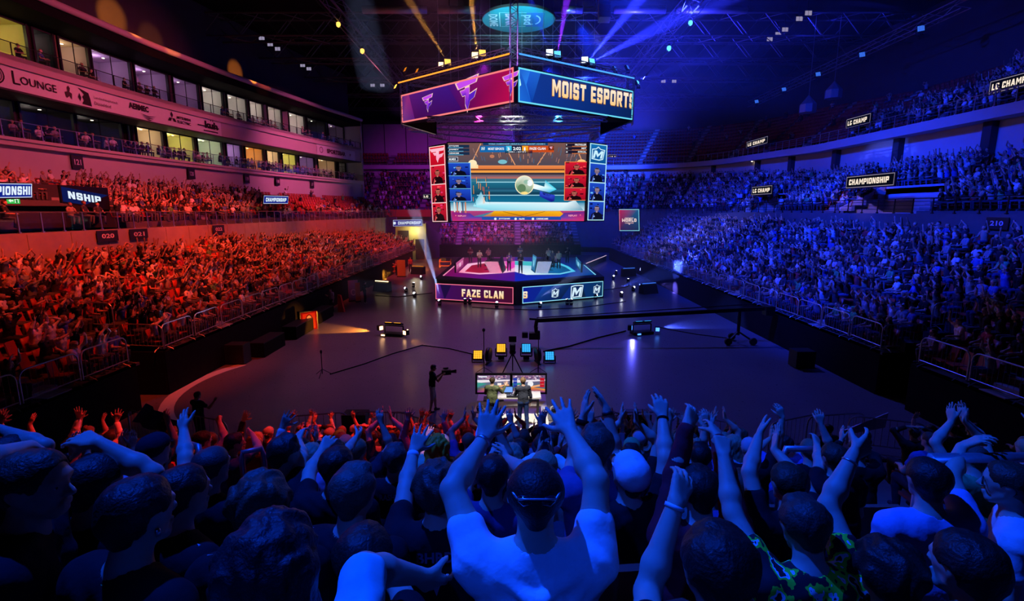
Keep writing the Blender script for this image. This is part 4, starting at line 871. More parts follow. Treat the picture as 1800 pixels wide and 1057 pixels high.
for (u0, v0, u1, v1, Y, txt, w_, lab) in ((1061, 347, 1084, 339, 95.5, 'CHAMPIO', 84, 'dark sign peeping out right of the blue portrait screen'), (1223, 348, 1254, 335, 85, 'LG CHAMP', 80, 'dark LG CHAMP sign over the far corner stairwell'), (1069, 283, 1104, 272, 101, 'LG CHAMPIO', 86, 'dark sign on the far top tier just right of the portrait screen'), (1188, 274, 1224, 263, 100, 'LG CHAMP', 82, 'dark LG CHAMP sign on the far top tier amid empty seats'), (744, 349, 757, 342, 95, 'LG', 60, 'small dark sign peeping out left of the red portrait screen')):
    signboard(PY(u0, v0, Y), PY(u1, v0, Y), PY(u1, v1, Y), PY(u0, v1, Y), txt, 8, w_, lab, DK, (255, 235, 215), .5, edge=(150, 140, 160))
# printed lettering on the lounge band: panels follow the building line
def band(u0, u1, fn, label, z0=14.98, z1=16.38, e=.3, cat='sign'):
    P = lcurve(e, 300); uu = proj(np.c_[P, np.full(300, 15.7)])[0]; i0, i1 = (int(np.argmin(np.abs(uu - u))) for u in (u0, u1)); a, c = P[i0], P[i1]
    root = empty('banner', ((a[0] + c[0]) / 2, (a[1] + c[1]) / 2, z0), label, cat); bb = MB(); n = 8; pts = [P[int(i0 + (i1 - i0) * k / n)] for k in range(n + 1)]
    bb.strip([(*q, z0) for q in pts], [(*q, z1) for q in pts]); build_at(bb, 'banner_board', M['white_paint'], root)
    d = Vector((c[0] - a[0], c[1] - a[1], 0)); p = Pic((a[0], a[1], z0), d, (0, 0, z1 - z0), d.length * 100 / (z1 - z0), 100, .006); p.up(6); fn(p); p.build('print', root, 'print', off=root.location)
INK = (30, 18, 24)
def f1(p):
    p.ell(p.w * .18, 50, 62, 46, INK, 22, rin=.9); p.ell(p.w * .18, 50, 50, 37, INK, 22, rin=.94)
    for s, x, y in (('D', -30, 62), ('E', -42, 40), ('G', -34, 16)): p.text(s, p.w * .18 + x, y, 17, INK)
    x = p.w * .18; p.poly([(x - 16, 20), (x - 6, 44), (x - 16, 62), (x + 2, 60), (x + 8, 78), (x + 18, 70), (x + 14, 56), (x + 30, 58), (x + 16, 44), (x + 34, 24), (x + 20, 28), (x + 12, 14), (x + 4, 30)], INK)
    p.text('L', p.w * .37, 25, 58, INK, bold=.0); p.text('OUNGE', p.w * .44, 32, 36, INK, w=p.w * .36, bold=.01)
    x = p.w * .93; p.poly([(x - 14, 20), (x - 20, 50), (x - 4, 54), (x - 6, 74), (x + 4, 84), (x + 12, 72), (x + 6, 54), (x + 20, 48), (x + 16, 18), (x + 4, 34)], (70, 45, 50))
band(-60, 130, f1, 'white LOUNGE banner with a round lion crest on the lounge front')
def f2(p):
    x = p.w * .18; p.poly([(x - 30, 88), (x + 30, 72), (x + 38, 40), (x + 42, 6), (x - 16, 10), (x - 2, 30), (x - 12, 44), (x + 2, 60)], INK); p.poly([(x - 36, 40), (x - 26, 62), (x - 18, 40), (x - 26, 20)], INK); p.text('Landeshauptstadt', p.w * .38, 48, 17, (70, 45, 50), w=p.w * .52, bold=0); p.text('Düsseldorf', p.w * .38, 20, 17, (70, 45, 50), w=p.w * .36, bold=0)
band(131, 214, f2, 'white city banner with a black lion head on the lounge front')
def f3(p):
    p.text('AERMEC', p.w * .16, 48, 34, INK, w=p.w * .5, bold=.05)
    for k in range(3): p.poly([(p.w * .42 + 12 * k, 34 - 10 * k), (p.w * .66, 26 - 10 * k), (p.w * .86 - 12 * k, 36 - 10 * k), (p.w * .66, 20 - 10 * k)], INK)
band(215, 284, f3, 'white AERMEC banner on the lounge front')
def f4(p):
    x = p.w * .3
    for a in (90, 210, 330): p.poly([(x, 50), (x + 24 * math.cos(R(a - 30)), 50 + 24 * math.sin(R(a - 30))), (x + 42 * math.cos(R(a)), 50 + 42 * math.sin(R(a))), (x + 24 * math.cos(R(a + 30)), 50 + 24 * math.sin(R(a + 30)))], INK)
    p.text('MITSUBISHI', p.w * .45, 52, 18, INK, w=p.w * .42); p.text('ELECTRIC', p.w * .45, 26, 18, INK, w=p.w * .42)
band(285, 341, f4, 'white banner with three black diamonds on the lounge front')
def f5(p): p.text('kuh', p.w * .36, 34, 50, INK, w=p.w * .5, bold=.06); p.rect(p.w * .1, 42, p.w * .9, 50, INK); p.rect(p.w * .3, 12, p.w * .85, 20, INK); p.ell(p.w * .6, 92, 5, 5, INK, 8); p.ell(p.w * .68, 92, 5, 5, INK, 8)
band(342, 389, f5, 'white banner with a heavy underlined word at the end of the lounge sign row')
def f6(p): p.ell(p.w * .1, 50, 30, 30, (90, 50, 70), 14, rin=.8); p.text('SPORTSBAR', p.w * .24, 28, 44, (80, 45, 60), w=p.w * .48, bold=.04); p.text('n', p.w * .84, 40, 24, (90, 50, 70))
band(556, 624, f6, 'pale SPORTSBAR banner above the last lounge windows')
# section number plates
def plate(c, ex, n, txt, label, s=.8, h=None):
    c, ex, n = Vector(c), Vector(ex).normalized(), Vector(n).normalized(); root = empty('number_plate', c, label, 'sign'); hh = h or s; z = Vector((0, 0, 1))
    bb = MB(); bb.slab(c - ex * s / 2 - z * hh / 2, c + ex * s / 2 - z * hh / 2, c + ex * s / 2 + z * hh / 2, c - ex * s / 2 + z * hh / 2, .04); build_at(bb, 'plate', M['black_plastic'], root)
    p = Pic(c - ex * s / 2 - z * hh / 2, ex * s, z * hh, 100, 100 * hh / s, .004); p.up(2); p.text(txt, 20, 30 * hh / s, 42 * hh / s, (225, 215, 215), w=60); p.build('digits', root, 'print', off=c)
PLw = lcurve(.2, 300); uw = proj(np.c_[PLw, np.full(300, 11)])[0]
for u, t, lab in ((136, '121', 'large dark plate numbered 121 above the left edge seats'), (335, '120', 'dark plate numbered 120 below the brightly lit lounge windows'), (433, '119', 'dark plate numbered 119 below the orange lounge window'), (487, '118', 'small dark number plate above the empty red seats, next to the pillar'), (548, '117', 'farthest dark number plate below the lounge ledge')):
    q = PLw[int(np.argmin(np.abs(uw - u)))]; plate((q[0] + .12, q[1], 10.85), (.05, 1, 0), (1, 0, 0), t, lab, .95, .95)
PLp = lcurve(9.02, 300); up_ = proj(np.c_[PLp, np.full(300, 5.9)])[0]
for u, t, lab in ((188, '020', 'dark plate numbered 020 on the wall under the glass rail'), (245, '021', 'dark plate numbered 021 on the wall right of plate 020'), (385, '022', 'farthest dark number plate on the left walkway wall')):
    q = PLp[int(np.argmin(np.abs(up_ - u)))]; plate((q[0] + .06, q[1], 5.95), (.02, 1, 0), (1, 0, 0), t, lab, 1.5, .62)
plate((XR + 9.45, 25.9, 6.75), (0, -1, 0), (-1, 0, 0), '210', 'dark plate with number 210 on the right walkway wall', 1.2, .6)
# logo disc under the roof
c0 = Vector((.6, 50.2, 24.4)); root = empty('logo_disc', c0, 'round teal disc lettered psd BANK DOME under the roof above the cube', 'sign'); b = MB(); b.lathe([(3.35, 0), (3.35, .2)], c0, 40); build_at(b, 'disc', M['dark_plaster'], root)
p = Pic(c0 + Vector((-3.35, -3.35, 0)), (0, 6.7, 0), (6.7, 0, 0), 100, 100, .006); p.up(); p.ell(50, 50, 49, 49, (28, 140, 160), 44); p.up(); p.frame(1.2, (190, 225, 240), 22, 24, 74, 84); p.up(); p.poly([(22, 60), (74, 60), (74, 84), (22, 84)], (20, 110, 190)); p.up()
p.text('psd', 30, 53, 17, (190, 220, 250), w=36); p.text('BANK', 26, 32, 13, (215, 190, 235), w=44); p.text('DOME', 28, 10, 12, (220, 230, 240), w=44); p.ell(48, 70, 18, 10, (200, 230, 255), 14, a0=20, a1=160, rin=.8); p.build('print', root, 'print', off=c0)

# exit sign, ledge lamps, lit doorway at the end of the left stand
emat('exit_green', (70, 220, 90), 1.2); emat('ledge_glow', (255, 235, 190), 6)
c = onx(22, 353, -27.2); root = empty('exit_sign', c, 'small green lit exit sign under the big blue sign at the left edge', 'sign'); b = MB(); b.box((0, 0, 0), (.08, .8, .36)); b.build('case', M['black_plastic'], root)
p = Pic((.045, -.38, -.16), (0, .76, 0), (0, 0, .32), 100, 42, .003); p.rect(0, 0, 100, 42, (60, 190, 80)); p.up(); p.poly([(12, 21), (30, 34), (30, 26), (50, 26), (50, 16), (30, 16), (30, 8)], (235, 255, 235)); p.rect(60, 6, 88, 36, (235, 255, 235)); p.up(); p.rect(66, 6, 82, 30, (40, 140, 60)); p.build('pictogram', root)
b = MB(); b.bar((0, 0, .18), (0, 0, 1.2), .04); b.build('hanger_rod', M['black_metal'], root)
for u, v, X, l in ((1732, 206, 33.6, 'nearest the right edge of the picture'), (1486, 256, 33.2, 'above the CHAMPIONSHIP sign'), (1322, 283, 33, 'below the midway sign')):
    c = onx(u, v, X); root = empty('ledge_lamp', c, 'small bright lamp under the right tier ledge, ' + l, 'lamp'); b = MB(); b.box((0, 0, .08), (.3, .5, .08)); b.build('bracket', M['steel'], root); b = MB(); b.lathe([(.03, -.12), (.12, -.06), (.14, .04)], n=10); b.build('bulb', M['ledge_glow'], root, True)
for u, v, Y, l in ((1205, 292, 99.3, 'below the far top sign'), (1081, 299, 99.3, 'right of the main screens')):
    c = PY(u, v, Y); root = empty('ledge_lamp', c, 'small bright lamp under the far tier ledge, ' + l, 'lamp'); b = MB(); b.box((0, 0, .08), (.5, .3, .08)); b.build('bracket', M['steel'], root); b = MB(); b.lathe([(.03, -.12), (.12, -.06), (.14, .04)], n=10); b.build('bulb', M['ledge_glow'], root, True)
b = MB(); b.box((-15.2, 77.6, 2.7), (4.6, .2, 5.4)); struct(b, 'wall_doorway', M['room_yellow'])
b = MB(); b.box((-16.3, 77.45, 2.3), (1.6, .08, 4.2)); struct(b, 'door_1', M['dark_plaster']); b = MB(); b.box((-13.9, 77.45, 1.6), (1.3, .08, 3.0)); struct(b, 'door_2', M['dark_plaster'])
b = MB(); b.slab((-12.9, 77.5, 0), (-11.0, 84, 0), (-11.0, 84, 3.0), (-12.9, 77.5, 5.6), .15); struct(b, 'wall_doorway_side', M['concrete'])
l = bpy.data.lights.new('doorway_light', 'POINT'); l.energy = 150; l.color = (1, .82, .5); l.shadow_soft_size = .2; o = bpy.data.objects.new('doorway_light', l); COL.objects.link(o); o.location = (-14.6, 76.3, 4.4)
# ================================================================ STAGE
A_, B_, C_ = G(765, 528), G(907, 537), G(1061, 523); DZ = 1.8
st = empty('stage', (B_.x, 50, 0), 'black five-sided stage with glowing pink and cyan floor graphics in the middle of the hall', 'stage')
b = MB(); b.prism([(A_.x, A_.y), (B_.x, B_.y), (C_.x, C_.y), (7.9, 61.5), (-6.4, 61.5)], 0, DZ); build_at(b, 'deck', M['black_plastic'], st)
p = Pic((-8, 38, DZ + .004), (18, 0, 0), (0, 26, 0), 18, 26, .006)
dp = lambda pts: [(G(u, v, DZ).x + 8, G(u, v, DZ).y - 38) for u, v in pts]
PK, RD, MG, CY, WB = (255, 190, 225), (150, 10, 50), (190, 20, 110), (70, 200, 240), (235, 250, 255)
p.poly(dp([(780, 485), (905, 495), (905, 452), (818, 454)]), [(120, 10, 90), (70, 20, 150), (110, 20, 120), (110, 10, 60)]); p.poly(dp([(905, 495), (1046, 483), (1012, 453), (905, 452)]), [(20, 40, 190), (10, 70, 150), (5, 25, 70), (40, 20, 130)]); p.up()
p.poly(dp([(806, 479.5), (843, 482.8), (880, 481), (905, 478), (905, 459), (850, 460.5), (822, 464)]), [(255, 140, 180), PK, PK, PK, (200, 70, 150), PK, PK])
p.poly(dp([(905, 478), (925, 483.6), (985, 483), (1012, 477.5), (1000, 469), (983, 462), (905, 459)]), [(250, 230, 255), WB, CY, CY, CY, CY, (120, 190, 230)]); p.up()
p.poly(dp([(817, 478), (843, 480.6), (880, 478.6), (893, 471), (884, 464), (850, 463.4), (829, 467)]), [(190, 15, 60), (170, 20, 60), (190, 30, 90), (210, 40, 120), (190, 20, 80), RD, RD])
p.poly(dp([(893, 477), (905, 470), (905, 461), (888, 461)]), [(235, 60, 190)] * 4)
p.poly(dp([(950, 481), (984, 481), (1004, 476.5), (994, 470), (978, 464), (950, 462)]), [(20, 90, 150), (15, 100, 165), (10, 90, 150), (10, 80, 130), (15, 100, 160), (20, 130, 180)])
p.poly(dp([(905, 466), (940, 468), (940, 461), (905, 460)]), [(60, 190, 200)] * 4); p.up()
for q in ([(778, 485), (815, 454), (816, 454.6), (780.5, 485.3)], [(1048, 483.5), (1027, 466), (1026, 466.4), (1045.5, 483.7)]): p.poly(dp(q), (255, 150, 190) if q[0][0] < 900 else (130, 220, 255))
p.build('floor_graphic', st, off=st.location)
def fascia(a, c, z0, z1, label, red):
    d = (c - a).normalized(); n = Vector((d.y, -d.x, 0)); o = a + n * .12
    root, p = panel('fascia_screen', (o.x, o.y, z0), ((c + n * .12).x, (c + n * .12).y, z0), ((c + n * .12).x, (c + n * .12).y, z1), (o.x, o.y, z1), label, 'screen', .1, w=100); h = p.h
    return root, p, h
d1 = (B_ - A_).normalized(); root, p, h = fascia(A_ + d1 * .12, B_ - d1 * .18, .12, 1.45, 'magenta screen reading FAZE CLAN on the stage front, left of the corner', True)
p.rect(0, 0, 100, h, (60, 10, 90), (70, 10, 40), False); p.up(); p.poly([(0, 0), (12, 0), (6, h), (0, h)], [(90, 20, 130), (60, 10, 90), (70, 20, 120), (120, 30, 120)]); p.poly([(12, 0), (22, h), (6, h)], (25, 8, 60)); p.up()
for k in (0, 1): t = .45 * (1 - k); p.block('FAZE CLAN', 35 - t, h * .27 - t, h * .46 + 2 * t, (120, 70, 40) if not k else GOLD, 53 + 2 * t, 0, None, GOLD2 if k else None); p.up()
p.frame(.9, (255, 120, 150)); p.build('picture', root, off=root.location)
d2 = (C_ - B_).normalized(); root, p, h = fascia(B_ + d2 * .5, C_ - d2 * .2, .12, 1.45, 'blue screen with shield and M marks on the stage front, right of the corner', False)
p.rect(0, 0, 100, h, (10, 30, 150), (5, 50, 90), False); p.up(); p.poly([(12, 0), (45, 0), (60, h), (25, h)], [(10, 50, 130), (5, 25, 60), (10, 40, 90), (20, 70, 170)]); p.poly([(60, 0), (78, 0), (72, h), (66, h)], (8, 30, 60)); p.up()
p.block('S', .3, h * .3, h * .42, GOLD, 5.6, 0, (1.0, 10), GOLD2); logo_m(p, 39, h * .47, 4.7); logo_m(p, 66, h * .48, 8.4, star=False); logo_m(p, 92, h * .5, 4.7); p.up(3); p.frame(.8, (150, 230, 255)); p.build('picture', root, off=root.location)
# side walls, desks
def slab_thing(name, pts, t, label, cat, pic=None, m='black_metal', part='panel'):
    root = empty(name, (Vector(pts[0]) + Vector(pts[1])) / 2, label, cat); bb = MB(); bb.slab(*pts, t); build_at(bb, part, M[m], root)
    if pic:
        ex, ey = Vector(pts[1]) - Vector(pts[0]), Vector(pts[3]) - Vector(pts[0]); p = Pic(pts[0], ex, ey, 100, 100 * ey.length / ex.length); pic(p); p.build('picture', root, off=root.location)
    return root
U = lambda q, z: Vector((q.x, q.y, q.z + z))
def pk(p): p.rect(0, 0, 100, p.h, (150, 40, 110), (200, 90, 150)); p.up(); p.rect(8, 4, 92, p.h - 4, (190, 70, 140), (230, 140, 190)); p.up(); p.ell(50, p.h / 2, 14, p.h * .25, (245, 190, 220), 5)
def cyp(p): p.rect(0, 0, 100, p.h, (20, 70, 120), (40, 110, 160)); p.up(); p.rect(8, 4, 92, p.h - 4, (40, 110, 160), (90, 170, 210)); p.up(); p.ell(50, p.h / 2, 14, p.h * .25, (150, 220, 245), 5)
q0, q1 = G(802, 480, DZ), G(815, 468, DZ); slab_thing('side_screen', (q0, q1, U(q1, .95), U(q0, .9)), .15, 'pink lit low screen wall along the left edge of the stage', 'screen', pk)
q0, q1 = G(1012, 467.5, DZ), G(1021, 479.5, DZ); slab_thing('side_screen', (q0, q1, U(q1, .9), U(q0, .95)), .15, 'pale blue low screen wall along the right edge of the stage', 'screen', cyp)
def desk(bl, br, tr, tl, sl, label, m, pic, side):
    root = empty('player_desk', (bl + br) / 2, label, 'desk'); bb = MB(); bb.slab(bl, br, tr, tl, .06); build_at(bb, 'front_panel', M[m], root)
    bk = Vector((side * -.35, 3.2, 0)); bb = MB(); bb.slab(tl, tr, tr + bk, tl + bk, .05); build_at(bb, 'desk_top', M['black_plastic'], root)
    a, c = (br, tr) if side < 0 else (bl, tl); w = Vector((-side * .1, -.05, 0)); e = a + Vector((-side * .25, 2.4, 0)); g = c + Vector((-side * .28, 2.6, .45))
    pts = (a + w, e + w, g + w, c + w) if side < 0 else (e + w, a + w, c + w, g + w)
    bb = MB(); bb.slab(*pts, .05); build_at(bb, 'side_screen_panel', M['black_metal'], root); ex, ey = pts[1] - pts[0], pts[3] - pts[0]; p = Pic(pts[0], ex, ey, 100, 45); pic(p); p.build('side_picture', root, off=root.location)
    for k in range(3):
        c0 = tl * .5 + tr * .5 + bk * (.15 + .3 * k); bb = MB(); bb.box((0, 0, .32), (.06, .62, .36), M=None); bb.box((0, 0, .08), (.04, .06, .14)); bb.box((0, 0, .01), (.22, .24, .02)); o = bb.build('monitor', M['black_plastic'], root, loc=c0 - root.location + Vector((side * .12, 0, 0)))
M['desk_pink'] = mat('desk_pink', (.8, .35, .5), .5); mat('desk_grey', (.4, .45, .6), .5)
desk(PY(861, 480, 45.6), PY(882, 480, 45.6), PY(874.5, 460, 46.1), PY(851, 460, 46.1), 0, 'slant-fronted pink player desk on the left half of the stage', 'desk_pink', pk, -1)
desk(PY(942, 480, 45.6), PY(963.5, 480, 45.6), PY(970, 460, 46.1), PY(946, 460, 46.1), 0, 'slant-fronted grey-blue player desk on the right half of the stage', 'desk_grey', cyp, 1)
def office_chair(loc, rz, label):
    root = empty('gaming_chair', loc, label, 'chair', rz=rz); bb = MB(); bb.box((0, 0, .46), (.5, .5, .1)); bb.build('seat', M['black_cloth'], root); bb = MB(); bb.box((0, -.26, .9), (.48, .1, .8)); bb.box((0, -.25, 1.28), (.3, .12, .16)); bb.build('backrest', M['black_cloth'], root)
    bb = MB(); bb.tube([(0, 0, .08), (0, 0, .44)], .03); [bb.bar((0, 0, .08), (.3 * math.cos(R(72 * k)), .3 * math.sin(R(72 * k)), .05), .04) for k in range(5)]; bb.build('base', M['black_metal'], root)
    for s in (-1, 1): bb = MB(); bb.box((s * .28, .02, .66), (.06, .3, .04)); bb.box((s * .28, -.02, .55), (.04, .06, .2)); bb.build('armrest', M['black_plastic'], root)
office_chair(G(857, 475, DZ), R(100), 'black gaming chair at the front end of the pink desk'); office_chair(G(975, 470, DZ), R(-100), 'black gaming chair behind the grey-blue desk'); office_chair(G(967, 476, DZ), R(-80), 'black gaming chair at the front end of the grey-blue desk')
# lit edge of the ramp behind the stage
root = empty('ramp', (11, 70, 0), 'low ramp with a glowing pink and white edge behind the right half of the stage', 'ramp'); bb = MB(); bb.prism([(1.5, 62.5), (9, 63.5), (14, 76), (6, 78)], 0, .8); build_at(bb, 'ramp_deck', M['black_plastic'], root)
emat('ramp_edge', (235, 200, 235), 1); bb = MB(); bb.bar((1.5, 62.45, .8), (9, 63.45, .8), .06); bb.bar((9, 63.5, .8), (14, 76, .8), .06); build_at(bb, 'edge_light', M['ramp_edge'], root)

# ================================================================ RIG ABOVE
def truss(a, c, s, n, label, m='truss_metal', name='truss', r=.045, group=None):
    a, c = Vector(a), Vector(c); d = (c - a).normalized(); u = Vector((0, 0, 1)) if abs(d.z) < .9 else Vector((1, 0, 0)); x = d.cross(u).normalized() * s / 2; y = x.cross(d).normalized() * s / 2
    root = empty(name, (a + c) / 2, label, 'truss', group); b1 = MB(); b2 = MB(); cs = [x + y, x - y, -x - y, -x + y]
    for q in cs: b1.tube([a + q, c + q], r, 5)
    for i in range(n):
        p0, p1 = a.lerp(c, i / n), a.lerp(c, (i + 1) / n)
        for k in range(4): b2.tube([p0 + cs[k], p1 + cs[(k + 1) % 4]] if i % 2 else [p0 + cs[(k + 1) % 4], p1 + cs[k]], r * .55, 4, cap=False)
    build_at(b1, 'chord', M[m], root); build_at(b2, 'web', M[m], root); return root
for i, y in enumerate((30, 37, 58, 66, 75, 85, 96)):
    truss((-44, y, 26.3), (44, y, 26.3), 2.2, 44, 'dark roof truss spanning the hall, %s' % ('nearest to the camera', 'second nearest to the camera', 'just behind the teal disc', 'second behind the teal disc', 'third behind the teal disc', 'second last before the far wall', 'last before the far wall')[i], 'dark_truss', 'roof_truss', .09)
for x, l in ((-15, 'dark lengthwise catwalk truss over the left half of the hall'), (15, 'dark lengthwise catwalk truss over the right half of the hall')): truss((x, 26, 24.6), (x, 104, 24.6), 1.0, 40, l, 'dark_truss', 'catwalk_truss', .06)
b = MB(); root = empty('ventilation_duct', (0, 52, 26.2), 'long grey ventilation duct high under the roof above the teal disc', 'duct')
for x0, x1 in ((-14, -8), (-7, -3.4), (4.6, 6.6), (9.6, 14.4), (15.5, 22)):
    b = MB(); b.tube([(x0, 52, 25.9), (x1, 52, 25.9)], .34, 10); build_at(b, 'duct_section', M['galvanised'], root, True)
Lc, Nc, Rc = Vector((L0.x, L0.y, 0)), Vector((N0.x, N0.y, 0)), Vector((R0.x, R0.y, 0)); bk = Lc + Rc - Nc
Z3 = lambda q, z: Vector((q.x, q.y, z))
ztop, zbot = N1.z + 1.25, N0.z
cp = [Lc + (bk - Lc) * .02, Nc + (bk - Nc) * .03, Rc + (bk - Rc) * .02, bk]
for i in range(4):
    nm = ('left front', 'right front', 'right rear', 'left rear')[i]; a, c = cp[i], cp[(i + 1) % 4]
    a, c = a.lerp(c, .05), c.lerp(a, .05); truss(Z3(a, ztop), Z3(c, ztop), .5, 18, 'upper square truss of the hanging cube, %s side' % nm, r=.04); truss(Z3(a, zbot - .4), Z3(c, zbot - .4), .5, 18, 'lower square truss of the hanging cube, %s side' % nm, r=.04)
for q, l in zip(cp, ('left', 'near', 'right', 'rear')):
    truss(Z3(q, zbot - .4), Z3(q, ztop if l != 'near' else 27), .55, 12 if l != 'near' else 34, 'upright corner truss of the hanging cube, %s corner' % l, r=.045)
for k, (z, x0, x1, y) in enumerate(((14.35, -6.6, 7.4, 41.5), (13.6, -5.6, 6.6, 40.6), (14.9, -5, 6, 46))): truss((x0, y, z), (x1, y, z), .36, 26, ('upper crosswise truss between cube and main screen', 'lower crosswise truss just over the main screen', 'rear crosswise truss inside the cube')[k], r=.035)
for k, (x0, x1) in enumerate(((-5.2, -9.2), (6.2, 9.6))): truss((x0, 41.6, 13.0), (x1 * .8, 48.5, 14.2), .4, 12, 'slanting truss from the main screen to the %s cube corner' % ('left', 'right')[k], r=.035)
# tapered dark baffles under the banner corners
for s, q, l in ((-1, L0, 'left'), (1, R0, 'right')):
    root = empty('baffle', (q.x, q.y, 13), 'black dotted baffle panel slanting in from the %s banner corner' % l, 'panel'); xi = -5.9 if s < 0 else 6.9
    pts = [Vector((q.x, q.y, q.z - .1)), Vector((xi, 41.5, 13.2)), Vector((xi, 41.5, 14.2)), Vector((q.x + -s * 2.6, q.y - 2.6, q.z - .1))]; pts = pts if s < 0 else pts[::-1]
    bb = MB(); bb.slab(*pts, .08); build_at(bb, 'panel', M['black_cloth'], root)
    bb = MB(); bb.bar(q - Vector((0, 0, .1)), (xi, 41.5, 13.2), .06); build_at(bb, 'edge_tube', M['steel'], root)
# chain cables, centre mast
for i in range(16):
    x = -6.5 + .92 * i; y = 48.6 + 1.2 * math.sin(i * 2.3); r_ = empty('hoist_chain', (x, y, 13.8), 'thin hoist chain hanging among the trusses of the cube', 'chain', 'hoist chains of the hanging cube'); bb = MB(); bb.tube([(0, 0, 0), (0, 0, 13.5)], .018, 4); bb.build('chain', M['steel'], r_); bb = MB(); bb.box((0, 0, 3.2 + (i % 4) * .25), (.22, .22, .5)); bb.build('chain_motor', M['black_metal'], r_)
# square wash lamps on the cube top, amber left and blue right
emat('lamp_amber', (255, 190, 80), 2.2); emat('lamp_amber_pale', (255, 225, 160), 3); emat('lamp_blue', (90, 190, 255), 2.0); emat('lamp_white', (225, 240, 255), 3); emat('lamp_dim_amber', (240, 130, 20), .9); emat('lamp_dim_blue', (60, 120, 255), .9)
def wash(P, aim, em, label, w=.42, name='wash_light', yoke=True, cat='stage light', group=None, lens=None):
    """square LED head in a yoke; the glowing face looks along aim"""
    root = empty(name, P, label, cat, group); q = Vector(aim).to_track_quat('Z', 'Y').to_matrix()
    bb = MB(); bb.box(q @ Vector((0, 0, -.12)), (w + .06, w + .06, .22), M=q); bb.build('head', M['black_metal'], root)
    bb = MB(); n = 4
    for i in range(n):
        for j in range(n): bb.box(q @ Vector(((i - 1.5) * w / n, (j - 1.5) * w / n, .0)), (w / n * .86, w / n * .86, .02), M=q)
    bb.build('led_face', em, root)
    if yoke:
        bb = MB(); t = Vector((0, 0, 1)); sd = (q @ Vector((1, 0, 0))); sd.z = 0; sd = (sd.normalized() if sd.length > .1 else Vector((1, 0, 0))) * (w / 2 + .07); bb.bar(sd, sd - t * .42, .05); bb.bar(-sd, -sd - t * .42, .05); bb.bar(sd - t * .42, -sd - t * .42, .07); bb.box((0, 0, -.5), (.3, .3, .12)); bb.build('yoke', M['black_metal'], root)
    return root
CUBE_LAMPS = [(775, 113, 0, -1, 'lamp_amber_pale', 'narrow'), (787, 109, .3, -1, 'lamp_amber', 'square'), (835, 97, 0, -1, 'lamp_amber_pale', 'pale'), (848, 93, .2, -1, 'lamp_amber', 'square'), (966, 92, -.1, 1, 'lamp_white', 'white'), (980, 95, .1, 1, 'lamp_blue', 'blue'), (1028, 105, -.1, 1, 'lamp_white', 'white'), (1041, 108, .5, 1, 'lamp_blue', 'blue')]
for k, (u, v, ax, s, em, w_) in enumerate(CUBE_LAMPS):
    y = (yL if s < 0 else yR) + ((yN - (yL if s < 0 else yR)) * (1 - abs(u - 906) / 203)); lab = ('pale narrow amber lamp, outermost lit pair on the cube top left', 'square amber lamp, second from left on the cube top', 'pale amber lamp, left of the inner pair on the cube top', 'square amber lamp nearest the near corner on the cube top', 'white square lamp nearest the near corner on the cube top', 'cyan square lamp second right of the cube near corner', 'white square lamp, left of the outer right pair on the cube top', 'narrow cyan lamp, outermost lit lamp on the cube top right')[k]
    wash(PY(u, v, y + .5), (ax, -1, .35), M[em], lab, .52 if 'narrow' not in w_ else .4)
for k, (u, v, em, s) in enumerate(((712, 122, 'lamp_dim_amber', -1), (733, 124, 'lamp_dim_amber', -1), (695, 152, 'lamp_amber', -1), (1082, 120, 'lamp_dim_blue', 1), (1104, 118, 'lamp_dim_blue', 1), (1122, 145, 'lamp_blue', 1))):
    wash(PY(u, v, 48), (s * .8, -.6, .5), M[em], ('tall dim amber lamp left of the amber light bar end', 'dim amber lamp just above the amber light bar left end', 'amber lamp at the left corner of the cube', 'dim blue lamp above the blue light bar right half', 'dim blue lamp above the blue light bar right end', 'blue lamp at the right corner of the cube')[k], .36)
truss((36, 44, 23.6), (36.3, 82, 23.3), .8, 22, 'violet lit lighting truss running along over the right top tier')
for k in range(5): wash(Vector((35.6, 48 + 7.6 * k, 23.0)), (-.5, -.5, -.7), M['lamp_dim_blue'], ('first', 'second', 'third', 'fourth', 'fifth')[k] + ' dim blue lamp on the right lighting truss, counted from the camera', .5)
# slanting suspension cables with lamps
for s, tip, lamps, em in ((-1, (-17.6, 50, 26), ((617, 55), (642, 82)), 'lamp_amber'), (1, (17.8, 50, 26), ((1204, 40), (1180, 68)), 'lamp_blue')):
    q = Vector((L0.x - .5, 48.4, 18.1)) if s < 0 else Vector((R0.x + .5, 47, 18.1)); l = 'left' if s < 0 else 'right'; tip = Vector(tip)
    root = empty('suspension_cable', (q + tip) / 2, 'pale suspension cable slanting up from the %s cube corner' % l, 'cable'); bb = MB(); bb.tube([q, tip], .045, 6); build_at(bb, 'cable', M['steel'], root)
    for k, (u, v) in enumerate(lamps):
        t = (.72, .42)[k]; c = q.lerp(tip, t); r2 = empty('cable_lamp', c, '%s glowing lamp clipped to the %s suspension cable, %s one' % ('amber' if s < 0 else 'blue', l, ('upper', 'lower')[k]), 'lamp'); bb = MB(); bb.lathe([(.03, -.2), (.16, -.12), (.2, .05), (.16, .2), (.04, .26)], n=10); bb.build('bulb', M[em], r2, True); bb = MB(); bb.lathe([(.05, .2), (.1, .25), (.1, .4), (.03, .45)], n=8); bb.build('socket', M['black_metal'], r2)
